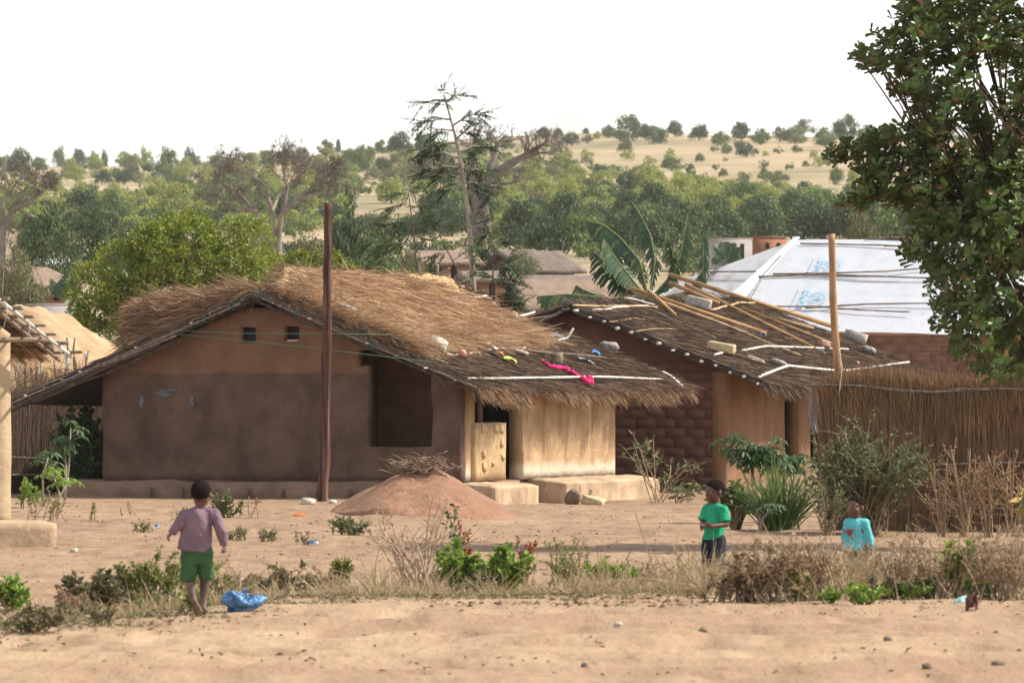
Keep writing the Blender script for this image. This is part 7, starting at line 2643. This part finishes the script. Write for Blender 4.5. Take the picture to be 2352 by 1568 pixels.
def hair(parent, c, f, k=1.0, up=(0, 0, 1), low=-.05):
    c, f = np.array(c, float), unit(np.array(f, float))
    up = unit(np.array(up, float) - f * np.dot(up, f))
    s = np.cross(f, up)
    V, ids, Q = [], {}, []
    n, m = 30, 16
    for j in range(m + 1):
        for i in range(n):
            th = 2 * math.pi * i / n
            # the hairline: high over the brow, low at the nape
            lowz = -.86 + 1.25 * (.5 + .5 * math.sin(th)) ** 1.6
            ph = math.pi / 2 - (math.pi / 2 - math.asin(max(-.95, min(.95, lowz)))) * j / m
            rr = 1.03 - (.04 if j >= m - 1 else 0)
            V.append(c + (s * .076 * math.cos(ph) * math.cos(th) + f * (.092 * math.cos(ph) * math.sin(th)) + up * .086 * math.sin(ph)) * rr * k + f * -.006 * k + up * .018 * k)
    kk = np.arange(n)
    q = np.concatenate([np.stack([i * n + kk, i * n + (kk + 1) % n, (i + 1) * n + (kk + 1) % n, (i + 1) * n + kk], 1) for i in range(m)])
    return link('hair', mesh('hair', np.array(V), [q], HAIRM, True), parent)


def eyes(parent, c, f, k=1.0, up=(0, 0, 1)):
    c, f = np.array(c, float), unit(np.array(f, float))
    up = unit(np.array(up, float) - f * np.dot(up, f))
    s = np.cross(f, up)
    for q in (-1, 1):
        p = c + (s * q * .029 + f * .069 - up * .006) * k
        b = MB()
        ellipsoid(b, p, (.0125 * k, .008 * k, .007 * k), f, 12)
        e = b.put('eye', EYEW, parent, smooth=True)
        b = MB()
        ellipsoid(b, p + f * .005 * k, (.006 * k, .005 * k, .006 * k), f, 10)
        b.put('pupil', EYED, e, smooth=True)


def maker(ox, oy, scale):
    return lambda px, py, dy=0.0: np.array([(px - ox) / scale, dy, (oy - py) / scale])


def cloth(nm, c, rough=.9):
    return mat(nm, [tuple(v * .72 for v in c), c, tuple(min(1, v * 1.18) for v in c)], 5.0, rough=rough, bump=.5, bscale=30, big=tuple(v * .6 for v in c), bigscale=4.0, bigamt=.35, spec=.1)


# ---- the running child, seen from behind
base = g_at(455, 1413)
C1 = thing('person', 'barefoot child in faded mauve jumper and green shorts running away', 'person', base)
J = maker(455, 1415, F / base.y)
hc, f1 = J(461, 1135), np.array([.1, 1.0, -.05])
b = MB()
head(b, hc, f1, 1.0)
capsule(b, J(461, 1150), .036, J(459, 1178), .042)
capsule(b, J(437, 1186), .045, J(482, 1184), .045)
capsule(b, J(458, 1195), .078, J(451, 1240), .074, 1.25, (1, 0, 0))
capsule(b, J(440, 1275), .054, J(463, 1275), .054)
lsh, lel, lwr = J(424, 1184, 0), J(412, 1206, -.05), J(395, 1224, -.02)
rsh, rel, rwr = J(494, 1182, 0), J(507, 1220, -.05), J(515, 1252, .0)
for a_, e_, w_ in ((lsh, lel, lwr), (rsh, rel, rwr)):
    capsule(b, a_, .034, e_, .027)
    capsule(b, e_, .027, w_, .018)
hand(b, lwr, J(388, 1232) - J(395, 1224) + np.array([0, .005, 0]), (.6, .2, -.6), 1.0, .8)
hand(b, rwr, J(517, 1266) - J(515, 1252), (-.8, .2, 0), 1.0, .8)
lh, lk, la, lt = J(437, 1280), J(434, 1334, .05), J(448, 1380, -.14), J(458, 1409, -.05)
rh, rk, ra, rt = J(467, 1280), J(469, 1334, .12), J(463, 1398, .10), J(466, 1407, .22)
capsule(b, lh, .055, lk, .043)
capsule(b, lk, .042, la, .023)
capsule(b, lk + (la - lk) * .3 + [0, -.012, 0], .040, lk + (la - lk) * .55, .03)
capsule(b, la, .026, la + (lt - la) * .45, .025)
capsule(b, la + (lt - la) * .45, .025, lt, .026, 1.3, (1, 0, 0))
for q in range(5):
    capsule(b, lt + [(-.02 + .010 * q), .0, -.004], .009, lt + [(-.022 + .011 * q), .018, -.018 + .002 * abs(q - 3)], .007)
capsule(b, rh, .055, rk, .043)
capsule(b, rk, .042, ra, .023)
capsule(b, ra, .027, rt, .024, 1.2, (1, 0, 0))
for q in range(5):
    capsule(b, rt + [(-.02 + .010 * q), 0, -.006], .009, rt + [(-.022 + .011 * q), .03, -.008], .007)
body = fuse('body', b, .0055, SKIN_DUSTY, C1, 5)
hair(C1, hc, f1, 1.0, low=-.9)
b = MB()
head(b, hc, f1, 1.003)
capsule(b, J(461, 1150), .038, J(460, 1165), .041)
fuse('head_skin', b, .006, SKIN, C1, 3)
b = MB()
capsule(b, J(434, 1188), .056, J(486, 1186), .054)
for q_ in (J(436, 1186), J(484, 1184)):
    capsule(b, J(460, 1176), .046, q_, .05)
capsule(b, J(456, 1192), .090, J(451, 1215), .092, 1.2, (1, 0, 0))
cone(b, J(455, 1195), .090, J(447, 1267), .106, 1.24, (1, 0, .08))
capsule(b, J(424, 1250, -.01), .03, J(414, 1258, -.01), .02)
for a_, e_, w_ in ((lsh, lel, lwr), (rsh, rel, rwr)):
    capsule(b, a_, .046, e_, .039)
    capsule(b, e_, .038, w_ + (e_ - w_) * .3, .032)
    cone(b, e_, .036, w_, .029)
sh1 = fuse('jumper', b, .006, cloth('mauve_cotton', (.215, .14, .165)), C1, 3, .016, 1.0)
b = MB()
capsule(b, J(437, 1266), .076, J(466, 1267), .074)
cone(b, J(452, 1258), .078, J(452, 1296, .01), .068, 1.2)
cone(b, J(436, 1268), .070, J(432, 1334, .02), .064, 1.0)
cone(b, J(469, 1268), .068, J(472, 1329, .07), .060, 1.0)
fuse('shorts', b, .006, cloth('green_cotton', (.05, .115, .05)), C1, 3, .018, 4.0)

# ---- the standing child in the green shirt
base = g_at(1637, 1366)
C2 = thing('person', 'standing child in bright green shirt and dark trousers facing left', 'person', base)
J = maker(1637, 1366, F / base.y)
f2 = unit(np.array([-.86, -.5, -.06]))
hc = J(1642, 1127, 0)
b = MB()
head(b, hc, f2, 1.05)
capsule(b, J(1645, 1146), .036, J(1646, 1172), .042)
lsh, rsh = J(1662, 1170, -.08), J(1623, 1169, .06)
capsule(b, lsh, .038, rsh, .038)
capsule(b, J(1643, 1190), .08, J(1640, 1228), .076, 1.1, (.5, -.86, 0))
capsule(b, J(1650, 1244, -.04), .064, J(1630, 1244, .05), .064)
lel, lwr = J(1667, 1203, -.14), J(1634, 1207, -.22)
rel, rwr = J(1614, 1200, .02), J(1617, 1208, -.14)
capsule(b, lsh, .032, lel, .027)
capsule(b, lel, .027, lwr, .019)
capsule(b, rsh, .032, rel, .027)
capsule(b, rel, .027, rwr, .019)
hand(b, lwr, (-1, .05, .02), (0, .6, .5), 1.0, .7)
hand(b, rwr, (-.6, -.6, .05), (.6, -.2, -.2), 1.0, .7)
for (h_, k_, a_, t_) in ((J(1650, 1250, -.05), J(1651, 1302, -.06), J(1651, 1350, -.05), J(1636, 1361, -.11)), (J(1628, 1250, .06), J(1627, 1303, .05), J(1628, 1351, .06), J(1613, 1361, .01))):
    capsule(b, h_, .06, k_, .044)
    capsule(b, k_, .042, a_, .026)
    capsule(b, a_, .028, t_, .022)
    for q in range(5):
        capsule(b, t_ + [.01 * (q - 2) * .5, .01 * (q - 2), -.004], .009, t_ + [-.022 + .01 * (q - 2) * .5, -.013 + .01 * (q - 2), -.006], .007)
fuse('body', b, .0055, SKIN, C2, 4)
hair(C2, hc, f2, 1.05)
eyes(C2, hc, f2, 1.05)
b = MB()
capsule(b, lsh, .050, rsh, .050)
capsule(b, J(1644, 1176), .082, J(1642, 1200), .086, 1.05, (.5, -.86, 0))
cone(b, J(1643, 1180), .086, J(1639, 1240), .104, 1.05, (.5, -.86, 0))
for q_ in (lsh, rsh):
    capsule(b, J(1645, 1164), .044, q_, .046)
for a_, e_ in ((lsh, lel), (rsh, rel)):
    capsule(b, a_, .049, a_ + (e_ - a_) * .3, .048)
    cone(b, a_, .048, a_ + (e_ - a_) * .85, .054)
fuse('shirt', b, .006, cloth('green_jersey', (.03, .34, .17)), C2, 3, .015, 7.0)
b = MB()
capsule(b, J(1650, 1240, -.04), .074, J(1630, 1240, .05), .074)
for h_, k_, a_ in ((J(1650, 1250, -.05), J(1651, 1302, -.06), J(1651, 1346, -.05)), (J(1628, 1250, .06), J(1627, 1303, .05), J(1628, 1347, .06))):
    capsule(b, h_, .072, k_, .056)
    capsule(b, k_, .056, a_, .050)
fuse('trousers', b, .007, cloth('dark_denim', (.028, .03, .045)), C2, 5, .012, 9.0)

# ---- the small child in the aqua shirt behind the dry weeds
base = g_at(1966, 1362)
C3 = thing('person', 'small child in aqua long-sleeved shirt half hidden by dry weeds', 'person', base)
J = maker(1966, 1362, F / base.y)
f3 = unit(np.array([-.55, -.83, .16]))
hc = J(1965, 1163, 0)
b = MB()
head(b, hc, f3, .98)
capsule(b, J(1967, 1182), .034, J(1968, 1204), .04)
lsh, rsh = J(1987, 1201, -.02), J(1949, 1201, .03)
capsule(b, lsh, .036, rsh, .036)
capsule(b, J(1968, 1218), .074, J(1967, 1250), .076, 1.15, (1, 0, 0))
capsule(b, J(1977, 1266), .06, J(1958, 1266), .06)
lel, lwr = J(1997, 1234, -.02), J(2001, 1259, -.05)
rel, rwr = J(1941, 1232, .02), J(1940, 1258, -.04)
for a_, e_, w_ in ((lsh, lel, lwr), (rsh, rel, rwr)):
    capsule(b, a_, .031, e_, .026)
    capsule(b, e_, .026, w_, .018)
hand(b, lwr, (.0, -.2, -1), (-.9, 0, 0), .95, .5)
hand(b, rwr, (.0, -.2, -1), (.9, 0, 0), .95, .5)
for h_, k_, a_ in ((J(1977, 1270), J(1978, 1312), J(1978, 1350)), (J(1957, 1270), J(1956, 1312), J(1956, 1350))):
    capsule(b, h_, .056, k_, .041)
    capsule(b, k_, .039, a_, .025)
    capsule(b, a_, .027, a_ + [-.045, -.075, -.03], .021)
fuse('body', b, .0055, SKIN, C3, 4)
hair(C3, hc, f3, .98)
eyes(C3, hc, f3, .98)
b = MB()
capsule(b, lsh, .047, rsh, .047)
capsule(b, J(1968, 1208), .072, J(1967, 1230), .074, 1.1, (1, 0, 0))
cone(b, J(1968, 1212), .072, J(1967, 1264), .086, 1.1, (1, 0, 0))
for q_ in (lsh, rsh):
    capsule(b, J(1968, 1197), .042, q_, .043)
for a_, e_, w_ in ((lsh, lel, lwr), (rsh, rel, rwr)):
    capsule(b, a_, .045, e_, .039)
    capsule(b, e_, .039, w_, .030)
sh3 = fuse('shirt', b, .007, cloth('aqua_jersey', (.13, .50, .53)), C3, 3, .014, 11.0)
b = MB()
capsule(b, J(1977, 1262), .07, J(1958, 1262), .07)
for h_, k_ in ((J(1977, 1270), J(1978, 1325)), (J(1957, 1270), J(1956, 1325))):
    capsule(b, h_, .068, k_, .054)
fuse('trousers', b, .007, cloth('black_cotton', (.02, .018, .02)), C3, 5, .012, 13.0)
# red lettering pressed onto the chest
V_, FS_ = text_mesh("NER'", .058)
V_ = V_ - V_.mean(0)
bv = BVHTree.FromPolygons([v.co.copy() for v in sh3.data.vertices], [tuple(p.vertices) for p in sh3.data.polygons])
ff = Vector((f3[0], f3[1], 0)).normalized()
ss = ff.cross(Vector((0, 0, 1))).normalized()
sx = -ss if ss.x < 0 else ss
c0 = Vector(J(1961, 1219)) + ff * .3
nv = []
for v in V_:
    o_ = c0 + sx * float(v[0]) + Vector((0, 0, float(v[1])))
    h_ = bv.ray_cast(o_, -ff)
    nv.append(tuple((h_[0] if h_[0] is not None else o_ - ff * .2) + ff * .003))
me = bpy.data.meshes.new('lettering')
me.from_pydata(nv, [], FS_)
me.materials.append(mat('print_red', [(.36, .02, .05), (.45, .03, .07)], 9.0))
link('lettering', me, C3)

# ------------------------------------------------------------------ the dusty air
def build_haze():
    b = MB()
    b.box((0, 11500, 540), (18200, 24000, 1160))
    m = bpy.data.materials.new('dusty_air')
    m.use_nodes = True
    nt = m.node_tree
    nt.nodes.clear()
    out = nt.nodes.new('ShaderNodeOutputMaterial')
    v = nt.nodes.new('ShaderNodeVolumePrincipled')
    v.inputs['Color'].default_value = (.95, .98, 1.0, 1)
    v.inputs['Density'].default_value = 0.00006
    v.inputs['Anisotropy'].default_value = 0.0
    nt.links.new(v.outputs[0], out.inputs['Volume'])
    tag(b.put('haze', m), kind='stuff')


build_haze()
